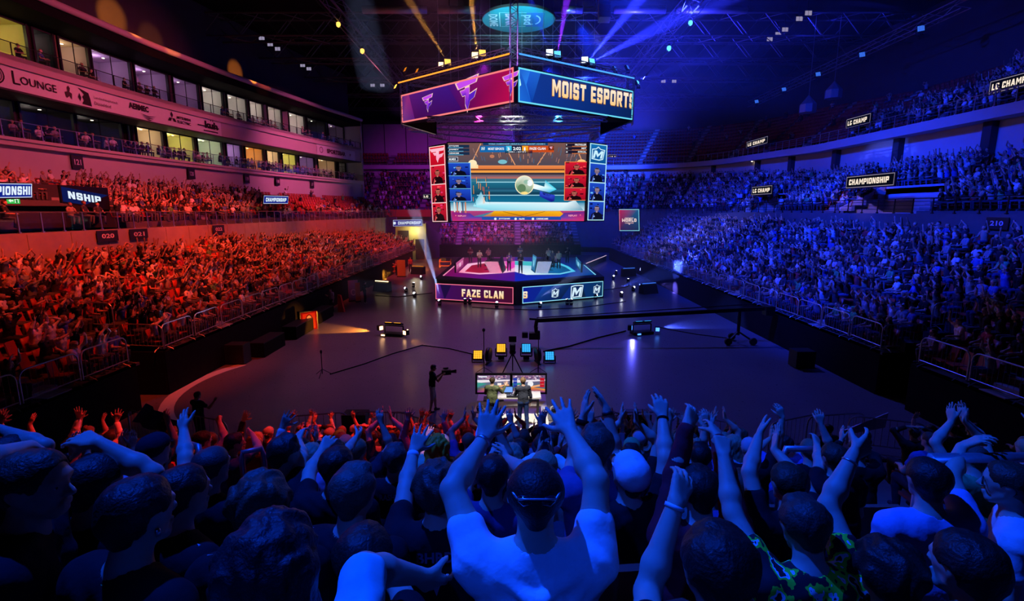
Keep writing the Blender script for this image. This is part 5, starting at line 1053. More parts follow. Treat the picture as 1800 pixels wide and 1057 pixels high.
# line array loudspeaker, small floodlights, bell pendants
root = empty('line_array', (7.6, 46, 27), 'curved grey stack of loudspeakers hanging right of the teal disc', 'loudspeaker')
for k in range(7):
    q = Matrix.Rotation(R(-3 - 3 * k), 3, 'X'); bb = MB(); bb.box(Vector((0, -.012 * k * k, -3.95 + .56 * (6 - k) - .0)), (.95, .7, .5), M=q); bb.build('cabinet', M['galvanised'], root)
bb = MB(); bb.box((0, 0, -.1), (.9, .7, .15)); bb.build('fly_frame', M['black_metal'], root)
emat('flood_glint', (190, 180, 215), .55)  # glint on the floodlight faces, put in as weak emission
for k, (u, v, y, l) in enumerate(((460, 67, 60, 'first of the left roof row'), (475, 78, 62, 'second of the left roof row'), (488, 86, 64, 'third of the left roof row'), (532, 115, 70, 'fourth of the left roof row'), (543, 121, 72, 'fifth of the left roof row'), (655, 150, 76, 'left of the cube corner, outer one'), (672, 150, 76, 'left of the cube corner, inner one'), (1166, 143, 76, 'right of the cube corner, inner one'), (1185, 143, 76, 'right of the cube corner, outer one'), (1421, 23, 50, 'top of the right roof row'), (1405, 33, 52, 'second of the right roof row'), (1380, 52, 56, 'third of the right roof row'), (1368, 60, 58, 'fourth of the right roof row'), (1353, 69, 60, 'lowest of the right roof row'))):
    root = empty('floodlight', PY(u, v, y), 'small grey floodlight under the roof, ' + l, 'floodlight'); bb = MB(); bb.box((0, .15, 0), (.7, .3, .5)); bb.build('housing', M['black_metal'], root); bb = MB(); bb.box((-.16, -.01, .0), (.28, .03, .38)); bb.box((.16, -.01, 0), (.28, .03, .38)); bb.build('lamp_face', M['flood_glint'], root); bb = MB(); bb.bar((0, .15, .25), (0, .15, 1.2), .06); bb.build('bracket', M['black_metal'], root)
for u, v, y, l in ((1420, 190, 58, 'left'), (1465, 165, 58, 'right')):
    c = PY(u, v, y); root = empty('pendant_speaker', c, 'blue lit bell shaped pendant hanging over the right top tier, %s one' % l, 'pendant'); bb = MB(); bb.lathe([(.85, -.5), (.85, .35), (.3, 1.0), (.06, 1.3)], n=8); bb.build('bell', M['galvanised'], root); bb = MB(); bb.tube([(0, 0, 1.25), (0, 0, 27.5 - c.z)], .03, 5); bb.build('drop_rod', M['steel'], root)
# slim roof columns at the right
for u, y, l in ((1170, 104, 'left'), (1205, 104, 'second'), (1335, 100, 'third')):
    c = PY(u, 200, y); root = empty('drop_column', (c.x, c.y, 22), 'slim pale hanging column above the far top tier, %s from the cube' % l, 'column'); bb = MB(); bb.tube([(0, 0, 0), (0, 0, 6)], .12, 8); bb.build('shaft', M['galvanised'], root); bb = MB(); bb.box((0, 0, 0), (.5, .5, .2)); bb.build('foot_plate', M['galvanised'], root)

# ================================================================ ON THE ARENA FLOOR
emat('beam_lens', (235, 240, 255), 45)
def moving_head(P, aim, label):
    root = empty('moving_head_light', P, label, 'stage light'); q = Vector(aim).to_track_quat('Z', 'Y').to_matrix(); bb = MB(); bb.box((0, 0, .09), (.36, .36, .18)); bb.build('base', M['black_plastic'], root)
    bb = MB(); bb.box((-.19, 0, .36), (.05, .14, .42)); bb.box((.19, 0, .36), (.05, .14, .42)); bb.box((0, 0, .2), (.42, .14, .06)); bb.build('yoke', M['black_plastic'], root)
    c = Vector((0, 0, .48)); bb = MB(); bb.lathe([(.1, -.2), (.15, -.12), (.16, .1), (.13, .2)], c, 12, q); h = bb.build('head', M['black_plastic'], root, True); bb = MB(); bb.lathe([(.115, .2), (.1, .215)], c, 12, q); bb.build('lens', M['beam_lens'], h); return root
MH = [(773, 537, (-.3, -.4, .8), 'left front corner of the stage'), (818, 535, (-.2, .1, 1), 'left part of the stage front'), (826, 535, (.5, .2, .9), 'left stage front, right of its twin'), (873, 541, (.1, -.4, .8), 'stage front just left of the corner'), (949, 541, (.5, -.55, .6), 'stage front just right of the corner'), (997, 536, (-.3, .2, 1), 'middle of the blue stage front'), (1004, 536, (.3, .1, 1), 'blue stage front, right of its twin'), (1047, 526, (.9, -.35, .35), 'right front corner of the stage'),
      (714, 514, (-.6, -.5, .5), 'left floor, nearest the light bar cart'), (729, 523, (-.2, -.6, .5), 'left floor, in front of the others there'), (727, 505, (.2, .3, 1), 'left floor, tall dark one'), (741, 492, (-.3, -.7, .4), 'left floor, behind the others there'), (1078, 492, (.1, -.5, .7), 'right floor, behind the others there'), (1092, 522, (.1, -.6, .6), 'right floor, front one of the group'), (1113, 512, (.5, -.5, .5), 'right floor, nearest the black wedge'), (1104, 498, (.2, .2, 1), 'right floor, dark one in the group'), (1083, 483, (.3, .3, 1), 'right floor, small one by the stage')]
for u, v, aim, l in MH: moving_head(G(u, v), aim, 'white beam lamp on the floor, ' + l).scale = (.68,) * 3
# amber and blue clusters
def cluster(u, v, rz, e1, e2, label):
    root = empty('light_cluster', G(u, v), label, 'stage lights', rz=rz); bb = MB(); bb.box((0, 0, .08), (1.3, .6, .16)); bb.bar((-.6, 0, .16), (-.6, 0, .6), .06); bb.bar((.6, 0, .16), (.6, 0, .6), .06); bb.bar((-.6, 0, .6), (.6, 0, .6), .06); bb.build('frame', M['black_metal'], root)
    for x, y, z, t, w, em in ((-.28, 0, .72, -20, .5, e1), (.3, 0, .72, -20, .5, e1)):
        q = Matrix.Rotation(R(t), 3, 'X'); bb = MB(); bb.box((x, y, z), (w, .32, .1), M=q); h = bb.build('wash_panel', M['black_metal'], root); bb = MB(); bb.box(Vector((x, y - .02, z + .055)), (w * .86, .26, .02), M=q); bb.build('led_face', em, h)
    for x, y, z, rzz, em in ((-.86, -.1, .45, 60, e2), (.9, -.25, .3, -25, e2), (-.45, -.42, .12, 0, e2)):
        q = Matrix.Rotation(R(rzz), 3, 'Z'); bb = MB(); bb.box((x, y, z), (.3, .24, .3 if z > .2 else .14), M=q); h = bb.build('spot_head', M['black_metal'], root); o = Vector((x, y, z)); f = q @ Vector((0, -1, 0)); bb = MB(); bb.box(o + f * .13, (.22, .02, .22 if z > .2 else .08), M=q); bb.build('lens', em, h)
    return root
emat('amber_face', (255, 175, 45), 1.5); emat('amber_hot', (255, 190, 130), 6); emat('blue_face', (55, 175, 255), 1.2); emat('blue_hot', (70, 130, 255), 3)
cluster(693, 590, R(-14), M['amber_face'], M['amber_hot'], 'amber glowing cluster of floor lights left of the middle'); cluster(1128, 587, R(14), M['blue_face'], M['blue_hot'], 'blue glowing cluster of floor lights right of the middle')
def fspot(name, u, v, z, tgt, col, w, cone): spot(name, G(u, v) + Vector((0, 0, z)), tgt, col, w, cone, .5, .08)
fspot('cluster_beam', 668, 583, .5, G(600, 580), (1, .3, .03), 3500, 46); fspot('cluster_beam', 717, 592, .4, G(735, 650), (1, .35, .05), 900, 60); fspot('cluster_beam', 1152, 578, .5, G(1215, 572), (.05, .1, 1), 3000, 50); fspot('cluster_beam', 1112, 592, .4, G(1110, 640), (.1, .1, 1), 260, 60)
fspot('bar_beam', 1120, 484, .7, G(1200, 483), (.25, .3, 1), 4000, 40); fspot('bar_beam', 1160, 512, .7, G(1240, 520), (.15, .12, 1), 4000, 46); fspot('bar_beam', 690, 492, .8, G(650, 490), (1, .35, .02), 3000, 60); fspot('bar_beam', 735, 478, .8, G(780, 470), (1, .35, .05), 1500, 50)
# two pairs of square wash lamps in front of the camera stand
for u, v, em, l in ((840, 636, 'amber_face', 'low amber square lamp at the left end of the row behind the screens'), (881, 633, 'amber_face', 'taller amber square lamp left of the television camera'), (925, 633, 'blue_face', 'taller cyan square lamp right of the television camera'), (966, 638, 'blue_face', 'low cyan square lamp at the right end of the row behind the screens')):
    t = 0.62 if 'taller' in l else .36; g = G(u, v); wash(g + Vector((0, 0, t)), (0, -.85, .55), M[em], l, .42)
for u, l in ((859, 'left'), (945, 'right')):
    root = empty('floor_fan', G(u, 638), 'black drum shaped floor fan between the square lamps, %s one' % l, 'fan', rz=R(75 if u < 900 else -75)); bb = MB(); bb.lathe([(.3, -.09), (.34, -.09), (.35, 0), (.34, .09), (.3, .09)], (0, 0, .42), 20, Matrix.Rotation(R(90), 3, 'X')); bb.build('drum', M['black_plastic'], root, True); bb = MB(); [bb.bar((-.3, 0, .42 + .06 * k), (.3, 0, .42 + .06 * k), .012) for k in range(-4, 5)]; bb.build('grille', M['black_metal'], root); bb = MB(); bb.bar((-.34, 0, .42), (-.3, 0, .02), .04); bb.bar((.34, 0, .42), (.3, 0, .02), .04); bb.bar((-.4, 0, .02), (.4, 0, .02), .12, .04); bb.build('foot', M['black_metal'], root)
# television camera on a tripod
g = G(901, 660); root = empty('television_camera', g, 'black television camera on a tripod between the amber and cyan lamps', 'camera'); bb = MB(); bb.box((0, .1, 1.35), (.26, .5, .3)); bb.box((0, -.25, 1.42), (.2, .2, .16)); bb.build('camera_body', M['black_plastic'], root); bb = MB(); bb.lathe([(.1, 0), (.12, .2), (.14, .4)], (0, .33, 1.35), 12, Matrix.Rotation(R(-90), 3, 'X')); bb.build('lens', M['lens_glass'], root); bb = MB(); bb.box((0, -.1, 1.72), (.34, .06, .26)); bb.build('viewfinder', M['black_plastic'], root); bb = MB(); bb.lathe([(.12, 1.0), (.16, 1.1), (.1, 1.2)], n=10); bb.build('pan_head', M['black_metal'], root)
for k in range(3): a = R(90 + 120 * k); bb = MB(); bb.tube([(0, 0, 1.05), (.62 * math.cos(a), .62 * math.sin(a), .02)], [.035, .025], 6); bb.build('leg', M['black_metal'], root)
def mic_stand(u, v, h, label, knob=.07):
    root = empty('pole_stand', G(u, v), label, 'stand'); bb = MB(); bb.tube([(0, 0, .1), (0, 0, h)], .02, 6); bb.build('pole', M['black_metal'], root); bb = MB(); bb.lathe([(.02, h - .02), (knob, h + .04), (knob, h + .12), (.02, h + .16)], n=8); bb.build('top_knob', M['black_plastic'], root)
    for k in range(3): a = R(30 + 120 * k); bb = MB(); bb.tube([(0, 0, .32), (.42 * math.cos(a), .42 * math.sin(a), .015)], .014, 5); bb.build('leg', M['black_metal'], root)
mic_stand(851, 658, 2.0, 'thin black pole stand just right of the low amber lamp'); mic_stand(946, 658, 1.9, 'thin black pole stand beside the right floor fan'); mic_stand(567, 661, 1.05, 'lone black tripod stand on the empty left floor', .05)
# jib crane
P0, P1 = Vector((13.0, 28, 1.95)), Vector((1.35, 27.4, 1.45)); g = Vector((12.7, 28, 0)); root = empty('jib_crane', g, 'long black camera jib crane reaching across the right floor', 'crane'); bb = MB(); bb.bar(P0 + (P0 - P1).normalized() * 1.2, P1, .14, .2); build_at(bb, 'arm', M['black_metal'], root); bb = MB(); bb.tube([P0 + Vector((.6, .1, .3)), P1 + Vector((0, 0, .16))], .03, 5); build_at(bb, 'tension_cable', M['black_metal'], root)
bb = MB(); bb.box((P0.x + 1.3, 28, 1.9), (.5, .5, .5)); build_at(bb, 'counterweight', M['black_metal'], root); bb = MB(); bb.tube([(12.7, 28, .5), (12.7, 28, 1.9)], .09, 8); build_at(bb, 'column', M['black_metal'], root)
for k in range(3):
    a = R(90 + 120 * k); e = Vector((12.7 + .8 * math.cos(a), 28 + .8 * math.sin(a), .22)); bb = MB(); bb.bar((12.7, 28, .7), e, .08); build_at(bb, 'leg', M['black_metal'], root); bb = MB(); bb.lathe([(.05, -.07), (.2, -.07), (.22, 0), (.2, .07), (.05, .07)], e, 12, Matrix.Rotation(R(90), 3, 'X')); build_at(bb, 'wheel', M['black_plastic'], root)
bb = MB(); bb.tube([P1, P1 + Vector((-.05, 0, -.35)), P1 + Vector((0, -.05, -.75))], .1, 6); bb.bar(P1 + Vector((-.4, 0, .1)), P1 + Vector((.3, 0, .05)), .1); build_at(bb, 'remote_head', M['black_metal'], root); bb = MB(); c = P1 + Vector((-.12, -.1, -.82)); bb.box(c, (.6, .4, .36)); bb.box(c + Vector((-.52, -.02, .05)), (.32, .28, .3)); bb.box(c + Vector((.1, 0, .3)), (.16, .16, .4)); build_at(bb, 'head_camera', M['black_plastic'], root)
# cables on the floor
def cable(pts, label, r=.025):
    P = [G(u, v, r) for u, v in pts]; root = MB(); root.tube(P, r, 5); o = build_at(root, 'floor_cable', M['black_cloth'], empty('tmp', P[0], None, None)); e = o.parent; o.parent = None; bpy.data.objects.remove(e); o.location = P[0]; tag(o, label, 'cable')
cable([(832, 623), (790, 613), (742, 607), (690, 622), (640, 640), (580, 658)], 'black cable from the low amber lamp to the lone tripod stand'); cable([(955, 618), (1000, 609), (1050, 594), (1100, 582)], 'thick black cable from the right fan to the blue light cluster', .04); cable([(1152, 574), (1180, 580), (1225, 588), (1290, 596)], 'black cable from the blue light cluster to the crane'); cable([(760, 515), (700, 522), (660, 520)], 'black cable leaving the left end of the stage'); cable([(1060, 510), (1100, 505), (1180, 470)], 'black cable leaving the right end of the stage'); cable([(830, 540), (870, 543), (940, 545), (1020, 541), (1100, 530)], 'black cable running along the stage front')
# big dark wash wedges by the stage
for u, v, rz, l, em in ((1105, 486, 20, 'upper black wedge light right of the stage', 'lamp_dim_blue'), (1140, 516, 25, 'lower black wedge light right of the stage', 'lamp_dim_blue'), (672, 512, -25, 'black wedge light with a pale bar left of the stage', 'lamp_amber_pale'), (735, 482, -20, 'small black wedge light behind the left moving heads', 'lamp_dim_amber')):
    root = empty('wedge_light', G(u, v), l, 'stage light', rz=R(rz)); bb = MB(); bb.add([(-.8, -.4, 0), (.8, -.4, 0), (.8, .4, 0), (-.8, .4, 0), (-.8, -.1, .8), (.8, -.1, .8), (.8, .35, .9), (-.8, .35, .9)], [(3, 2, 1, 0), (4, 5, 6, 7), (0, 1, 5, 4), (1, 2, 6, 5), (2, 3, 7, 6), (3, 0, 4, 7)]); bb.build('housing', M['black_metal'], root); bb = MB(); bb.bar((-.75, -.02, .93), (.75, -.02, .93), .07); bb.build('light_strip', M[em], root)
# tables, lightbox, cart and banners along the left wall
def table(c, rz, L, label):
    root = empty('black_table', c, label, 'table', rz=rz); bb = MB(); bb.box((0, 0, .74), (L, .8, .05)); bb.build('table_top', M['black_plastic'], root); bb = MB(); bb.box((0, -.39, .36), (L, .02, .72)); bb.box((L / 2, 0, .36), (.02, .8, .72)); bb.box((-L / 2, 0, .36), (.02, .8, .72)); bb.build('table_skirt', M['black_cloth'], root)
table((-12.9, 30.2, 0), R(90), 2.6, 'black skirted table by the left wall, nearest the red light box'); table((-13.1, 34.4, 0), R(90), 2.6, 'black skirted table by the left wall, second from the red light box'); table((-13.0, 26.4, 0), R(90), 2.4, 'black skirted table by the left wall, nearest the camera')
q0, q1 = G(531, 583), G(558, 578); root, p = panel('light_box', q0, q1, U(q1, 1.05), U(q0, 1.15), 'red glowing light box with a fierce face at the end of the left tables', 'sign', .3, w=100); h = p.h; p.rect(0, 0, 100, h, (190, 15, 8), (150, 10, 5)); p.up(); p.rect(10, 8, 90, h - 8, (245, 60, 15), (215, 35, 10)); p.up(); p.ell(50, h * .55, 24, h * .33, (110, 10, 5), 12); p.up(); p.ell(50, h * .6, 17, h * .22, (255, 130, 60), 10); p.poly([(36, h * .3), (64, h * .3), (58, h * .14), (42, h * .14)], (255, 110, 40)); p.up(); p.ell(42, h * .62, 5, 4, (60, 5, 0), 6); p.ell(58, h * .62, 5, 4, (60, 5, 0), 6); p.rect(40, h * .44, 60, h * .5, (70, 5, 0)); p.build('picture', root, off=root.location)
def rollup(u, v, h, w, fn, label, rz=0, m='print', cat='banner'):
    g = G(u, v); root = empty('rollup_banner', g, label, cat, rz=rz); bb = MB(); bb.box((0, 0, .05), (w, .2, .1)); bb.build('base', M['black_metal'], root); bb = MB(); bb.slab((-w / 2, 0, .1), (w / 2, 0, .1), (w / 2, .02, h), (-w / 2, .02, h), .02); bb.build('banner_sheet', M['white_paint'], root); p = Pic((-w / 2, -.003, .1), (w, 0, 0), (0, 0, h - .1), 100, 100 * (h - .1) / w); fn(p); p.build('print', root, m)
def rb1(p): p.rect(0, 0, 100, p.h, (90, 60, 160), (170, 150, 210)); p.up(); p.ell(50, p.h * .4, 26, 34, (215, 205, 240), 14, rin=.7)
rollup(622, 530, 1.75, .8, rb1, 'lilac roll-up banner with a ring mark by the left wall', R(35)); rollup(630, 531, 1.6, .4, lambda p: p.rect(0, 0, 100, p.h, (225, 90, 30)), 'narrow orange roll-up banner beside the lilac one', R(35))
bb = MB(); g = G(706, 487); bb.box((g.x, g.y, .95), (.9, .12, 1.9)); root = empty('yellow_screen_panel', g, 'upright yellow panel standing under the left doorway sign', 'panel'); build_at(bb, 'board', M['yellow_panel'], root); bb = MB(); bb.box((g.x, g.y + .1, .05), (1.0, .5, .1)); build_at(bb, 'foot', M['black_metal'], root)
for u, v, l in ((684, 482, 'orange lit equipment cart left of the yellow panel'), (783, 472, 'orange lit low cart beyond the left end of the stage')):
    g = G(u, v); root = empty('equipment_cart', g, l, 'cart'); bb = MB(); bb.box((0, 0, .9), (1.5, .8, .08)); bb.box((0, 0, .35), (1.5, .8, .06)); bb.build('shelf_deck', M['orange_paint'], root); bb = MB(); [bb.bar((x, y, .1), (x, y, 1.2), .05) for x in (-.7, .7) for y in (-.35, .35)]; bb.build('frame', M['orange_paint'], root); bb = MB(); bb.box((-.2, 0, 1.15), (.6, .5, .4)); bb.build('case', M['black_plastic'], root)
for u, v, sz, l in ((420, 638, (.9, .7, .95), 'black floor loudspeaker by the left wall'), (1408, 645, (.9, .7, .8), 'black flight case on the dark right floor'), (628, 776, (.75, .5, .95), 'black loudspeaker standing behind the near barricades on the left'), (1118, 775, (.8, .5, .95), 'black loudspeaker standing behind the near barricades on the right')):
    g = G(u, v); root = empty('floor_loudspeaker' if 'loud' in l else 'flight_case', g, l, 'loudspeaker' if 'loud' in l else 'case'); bb = MB(); bb.box((0, 0, sz[2] / 2 + .04), sz); bb.build('cabinet', M['black_plastic'], root); bb = MB(); bb.box((0, -sz[1] / 2 - .01, sz[2] / 2 + .04), (sz[0] * .9, .02, sz[2] * .9)); bb.build('grille' if 'loud' in l else 'lid', M['black_metal'], root); bb = MB(); bb.box((0, 0, .02), (sz[0] * .8, sz[1] * .8, .04)); bb.build('foot', M['black_metal'], root)
emat('red_tube', (255, 60, 30), 1.1)
root = empty('red_tube_light', G(380, 622), 'thin red glowing tube leaning along the left wall foot', 'light'); bb = MB(); a, c = G(357, 626) , G(400, 610); bb.tube([U(a, .1), U(c, .25)], .03, 6); build_at(bb, 'tube', M['red_tube'], root); bb = MB(); bb.box(U(a, .05), (.15, .15, .1)); build_at(bb, 'end_clamp', M['black_metal'], root)

# ---- caster position in front of the near stand
b = MB(); q = [G(826, 757), G(966, 757), G(958, 690), G(842, 690)]; b.prism([(v.x, v.y) for v in q], 0, .03); o = b.build('presenter_carpet', M['white_riser']); tag(o, 'cream carpet square under the two presenters', 'carpet')
def tv(u0, u1, v0, v1, y, label, seed):
    bl, br, tr, tl = PY(u0, v1, y), PY(u1, v1, y), PY(u1, v0, y), PY(u0, v0, y); root, p = panel('television', bl, br, tr, tl, label, 'television', .06, w=100); h = p.h; r = random.Random(seed)
    p.rect(0, 0, 100, h, (60, 110, 130), (120, 90, 130)); p.up()
    for k in range(60):
        x, y_ = r.uniform(0, 90), r.uniform(.72, .95) * h; p.rect(x, y_, x + r.uniform(2, 9), y_ + r.uniform(1, 3), r.choice([(230, 220, 240), (120, 60, 110), (40, 40, 90), (200, 150, 170)]))
    p.poly([(0, h * .55), (100, h * .68), (100, h * .75), (0, h * .72)], (235, 225, 235)); p.poly([(0, h * .25), (60, h * .3), (100, h * .2), (100, 0), (0, 0)], [(20, 90, 80), (240, 140, 40), (250, 160, 30), (110, 40, 120), (120, 40, 130)]); p.poly([(0, h * .3), (30, h * .5), (60, h * .42), (0, h * .6)], (60, 150, 140)); p.poly([(50, h * .35), (95, h * .5), (98, h * .4), (60, h * .28)], (240, 170, 120)); p.up()
    if seed == 2:
        for k in range(3): p.rect(84, h * (.3 + .19 * k), 98, h * (.47 + .19 * k), (190, 25, 45)); p.rect(2, h * (.3 + .19 * k), 14, h * (.47 + .19 * k), (40, 60, 170))
        p.up(); p.ell(55, h * .5, 9, 9, (240, 240, 245), 12)
    else: p.rect(62, h * .42, 74, h * .55, (250, 240, 235)); p.rect(4, h * .88, 30, h * .95, (240, 240, 250))
    p.build('picture', root, off=root.location); cx = (bl.x + br.x) / 2
    bb = MB(); bb.bar((cx, bl.y + .1, .05), (cx, bl.y + .1, bl.z + .1), .09); build_at(bb, 'stand_pole', M['black_metal'], root); bb = MB(); bb.box((cx, bl.y + .1, .03), (.8, .5, .06)); build_at(bb, 'stand_foot', M['black_metal'], root)
tv(839, 896, 660, 690, 19.2, 'bright television showing the match, left of the pair before the presenters', 1); tv(901, 958, 660, 690, 19.2, 'bright television showing the match, right of the pair before the presenters', 2)
dk = Vector((.1, 17.9, 0)); root = empty('presenter_desk', dk, 'narrow pale desk with screens and papers in front of the presenters', 'desk'); bb = MB(); bb.box((0, 0, .72), (1.9, .7, .05)); bb.build('desk_top', M['white_riser'], root)
for x in (-.85, .85):
    bb = MB(); bb.box((x, 0, .35), (.06, .6, .7)); bb.build('leg', M['black_metal'], root)
def small(name, label, cat, loc, parts, rz=0):
    r_ = empty(name, loc, label, cat, rz=rz)
    for nm, mm, fn in parts: bb = MB(); fn(bb); bb.build(nm, M[mm], r_)
emat('mini_screen', (120, 170, 255), 1)
for x, l in ((-.25, 'left'), (.2, 'right')): small('preview_monitor', 'small lit preview monitor on the presenter desk, %s one' % l, 'monitor', dk + Vector((x, .1, .745)), [('case', 'black_plastic', lambda q: (q.box((0, 0, .16), (.38, .05, .24)), q.box((0, 0, .02), (.2, .16, .04)))), ('screen_face', 'mini_screen', lambda q: q.box((0, -.03, .16), (.34, .01, .2)))])
small('sound_mixer', 'sound mixer with sliders on the presenter desk', 'mixer', dk + Vector((-.05, -.22, .745)), [('mixer_body', 'black_plastic', lambda q: q.box((0, 0, .03), (.5, .25, .06))), ('sliders', 'white_paint', lambda q: [q.box((-.2 + .05 * i, -.05 + .03 * (i % 3), .07), (.02, .03, .02)) for i in range(9)])])
for x, y, l in ((-1.15, 17.5, 'grey equipment pile left of the presenters, farther one'), (-1.05, 17.0, 'grey equipment pile left of the presenters, nearer one'), (1.5, 17.4, 'grey equipment box right of the presenters')):
    small('equipment_box', l, 'box', Vector((x, y, .03)), [('box', 'galvanised', lambda q: (q.box((0, 0, .14), (.42, .34, .28)))), ('headset', 'white_paint', lambda q: q.tube([(-.12, 0, .3), (-.1, 0, .42), (0, 0, .48), (.1, 0, .42), (.12, 0, .3)], .025, 6)), ('coiled_lead', 'black_cloth', lambda q: q.tube([(.1 * math.cos(i), .1 * math.sin(i) - .12, .3 + .004 * i) for i in range(20)], .014, 5))])
small('orange_bottle', 'small orange bottle on the carpet right of the presenters', 'bottle', Vector((.95, 17.0, .03)), [('bottle', 'orange_paint', lambda q: q.lathe([(.05, 0), (.05, .22), (.02, .28), (.02, .32)], n=10)), ('cap', 'white_paint', lambda q: q.lathe([(.024, .32), (.024, .36)], n=10))])

# ================================================================ RAILINGS AND BARRICADES
def balustrade(P, z0, h, label, step, gl=True, m='steel', zs=None):
    P = np.asarray(P); sg = np.r_[0, np.cumsum(np.linalg.norm(np.diff(P, axis=0), axis=1))]; L = sg[-1]; zz = np.broadcast_to(z0 if zs is None else zs, len(P)); n = int(L / step)
    at = lambda s: Vector((np.interp(s, sg, P[:, 0]), np.interp(s, sg, P[:, 1]), np.interp(s, sg, zz))); root = empty('balustrade', at(L / 2), label, 'railing')
    bb = MB(); bb.tube([at(L * i / n) + Vector((0, 0, h)) for i in range(n + 1)], .03, 5); build_at(bb, 'top_rail', M[m], root)
    for i in range(min(n + 1, 98)):
        p = at(L * i / n); bb = MB(); bb.bar(p, p + Vector((0, 0, h)), .05); bb.box(p + Vector((0, 0, .04)), (.12, .12, .06)); build_at(bb, 'post', M[m], root)
    if gl: bb = MB(); bb.strip([at(L * i / n) + Vector((0, 0, .1)) for i in range(n + 1)], [at(L * i / n) + Vector((0, 0, h - .06)) for i in range(n + 1)]); build_at(bb, 'glass_panes', M['rail_glass'], root)
    else: bb = MB(); [bb.tube([at(L * i / n) + Vector((0, 0, h * q)) for i in range(n + 1)], .015, 4) for q in (.3, .55, .8)]; build_at(bb, 'cross_wires', M[m], root)
balustrade(lcurve(8.86)[12:], LWZ + .05, 1.0, 'glass railing along the left walkway above plates 020 and 021', 1.2)
balustrade(lcurve(.6)[14:], 11.95, 1.0, 'glass railing along the lower lounge balcony on the left', 1.35)
balustrade(lcurve(.4)[14:], 17.05, .8, 'thin dark railing along the upper lounge balcony on the left', 1.6, True, 'black_metal')
RL = rcurve(17.35); balustrade(RL[10:], 0, 1.0, 'railing along the ledge of the top tier on the right and far sides', 1.5, False, 'steel', (LEDZ)[10:])
balustrade(rcurve(9.62)[14:76], 0, .9, 'railing along the right walkway above the lower stand', 1.5, False, 'black_metal', (WZ + .25)[14:76])
def barricade_parts(root):
    t = .025; w, h = 1.0, 1.08; pts = [(-w, 0, .12)] + [(-w, 0, h - .25)] + [(-w + .25 * (1 - math.cos(R(a))), 0, h - .25 + .25 * math.sin(R(a))) for a in (30, 60, 90)]
    pts = pts + [(-x, y, z) for x, y, z in pts[::-1]]
    bb = MB(); bb.tube(pts, t, 6); bb.tube([(-w, 0, .2), (w, 0, .2)], .02, 5); bb.build('frame', M['galvanised'], root)
    bb = MB(); [bb.tube([(-w + .18 * (i + 1), 0, .2), (-w + .18 * (i + 1), 0, h - .02)], .009, 4, cap=False) for i in range(10)]; bb.build('infill_bars', M['galvanised'], root)
    for s in (-.75, .75): bb = MB(); bb.tube([(s, -.25, .0), (s, -.2, .05), (s, 0, .14), (s, .2, .05), (s, .25, .0)], .02, 5); bb.build('foot', M['galvanised'], root)
proto = empty('barricade', (0, 0, 0), None, None); barricade_parts(proto); reg(proto)
ORD = 'first second third fourth fifth sixth seventh eighth ninth tenth eleventh twelfth thirteenth fourteenth fifteenth sixteenth seventeenth eighteenth nineteenth twentieth'.split() + ['%s' % q for q in ('twenty-first', 'twenty-second', 'twenty-third', 'twenty-fourth', 'twenty-fifth', 'twenty-sixth', 'twenty-seventh', 'twenty-eighth', 'twenty-ninth', 'thirtieth')]
nbar = 0
def barricade(loc, rz, label, group):
    global nbar
    o = proto if nbar == 0 else reg_copy(None, proto); nbar += 1; o.location = loc; o.rotation_euler = (0, 0, rz); tag(o, label, 'barricade', group)
for s, X, nm in ((-1, XL - .12, 'left'), (1, XR + .12, 'right')):
    for k in range(24): barricade((X, 21 + 2.1 * k, 1.8), R(90 + RNG.uniform(-3, 3)), 'steel barricade on the %s front edge, %s beyond the near gap' % (nm, ORD[k]), 'barricades on the %s stand edge' % nm)
    for k in range(3): barricade((X, 17.1 - 2.1 * k, 1.8), R(90), 'steel barricade on the %s front edge, %s before the near gap' % (nm, ORD[k]), 'barricades on the %s stand edge' % nm)
    for k in range(2): barricade((X + s * (.9 + 1.9 * k), 20.1, 1.8 + .9 * k), R(8 * s), 'steel barricade beside the near gap of the %s stand, %s from the floor' % (nm, ORD[k]), 'barricades beside stand gaps')
    for yy in (36.5, 50.5):
        for k in range(3): barricade((X + s * (.9 + 1.76 * k), yy, 1.8 + .9 * k), R(0), 'steel barricade climbing the %s stand, %s step of the %s flight' % (nm, ORD[k], 'nearer' if yy < 40 else 'farther'), 'barricades climbing the stands')
for k, (x, y, rz) in enumerate(((-6.2, 15.2, 12), (-4.1, 15.4, -3), (-3.0, 15.0, -35), (2.6, 15.0, 28), (4.3, 15.4, 0), (5.8, 15.0, -28), (8.7, 14.9, 22), (10.2, 15.2, 8), (11.5, 14.8, -20), (-9.6, 15.0, -20), (-11.5, 15.2, -26))):
    barricade((x, y, 0), R(rz), 'steel barricade before the near crowd, %s' % ('far left of the presenters', 'behind the black loudspeaker on the left', 'turned, just left of the presenters', 'turned, just right of the presenters', 'behind the black loudspeaker on the right', 'turned, right of the right loudspeaker', 'first of the dark right three', 'middle of the dark right three', 'last of the dark right three', 'by the left corner, inner one', 'by the left corner, outer one')[k], 'barricades before the near crowd')
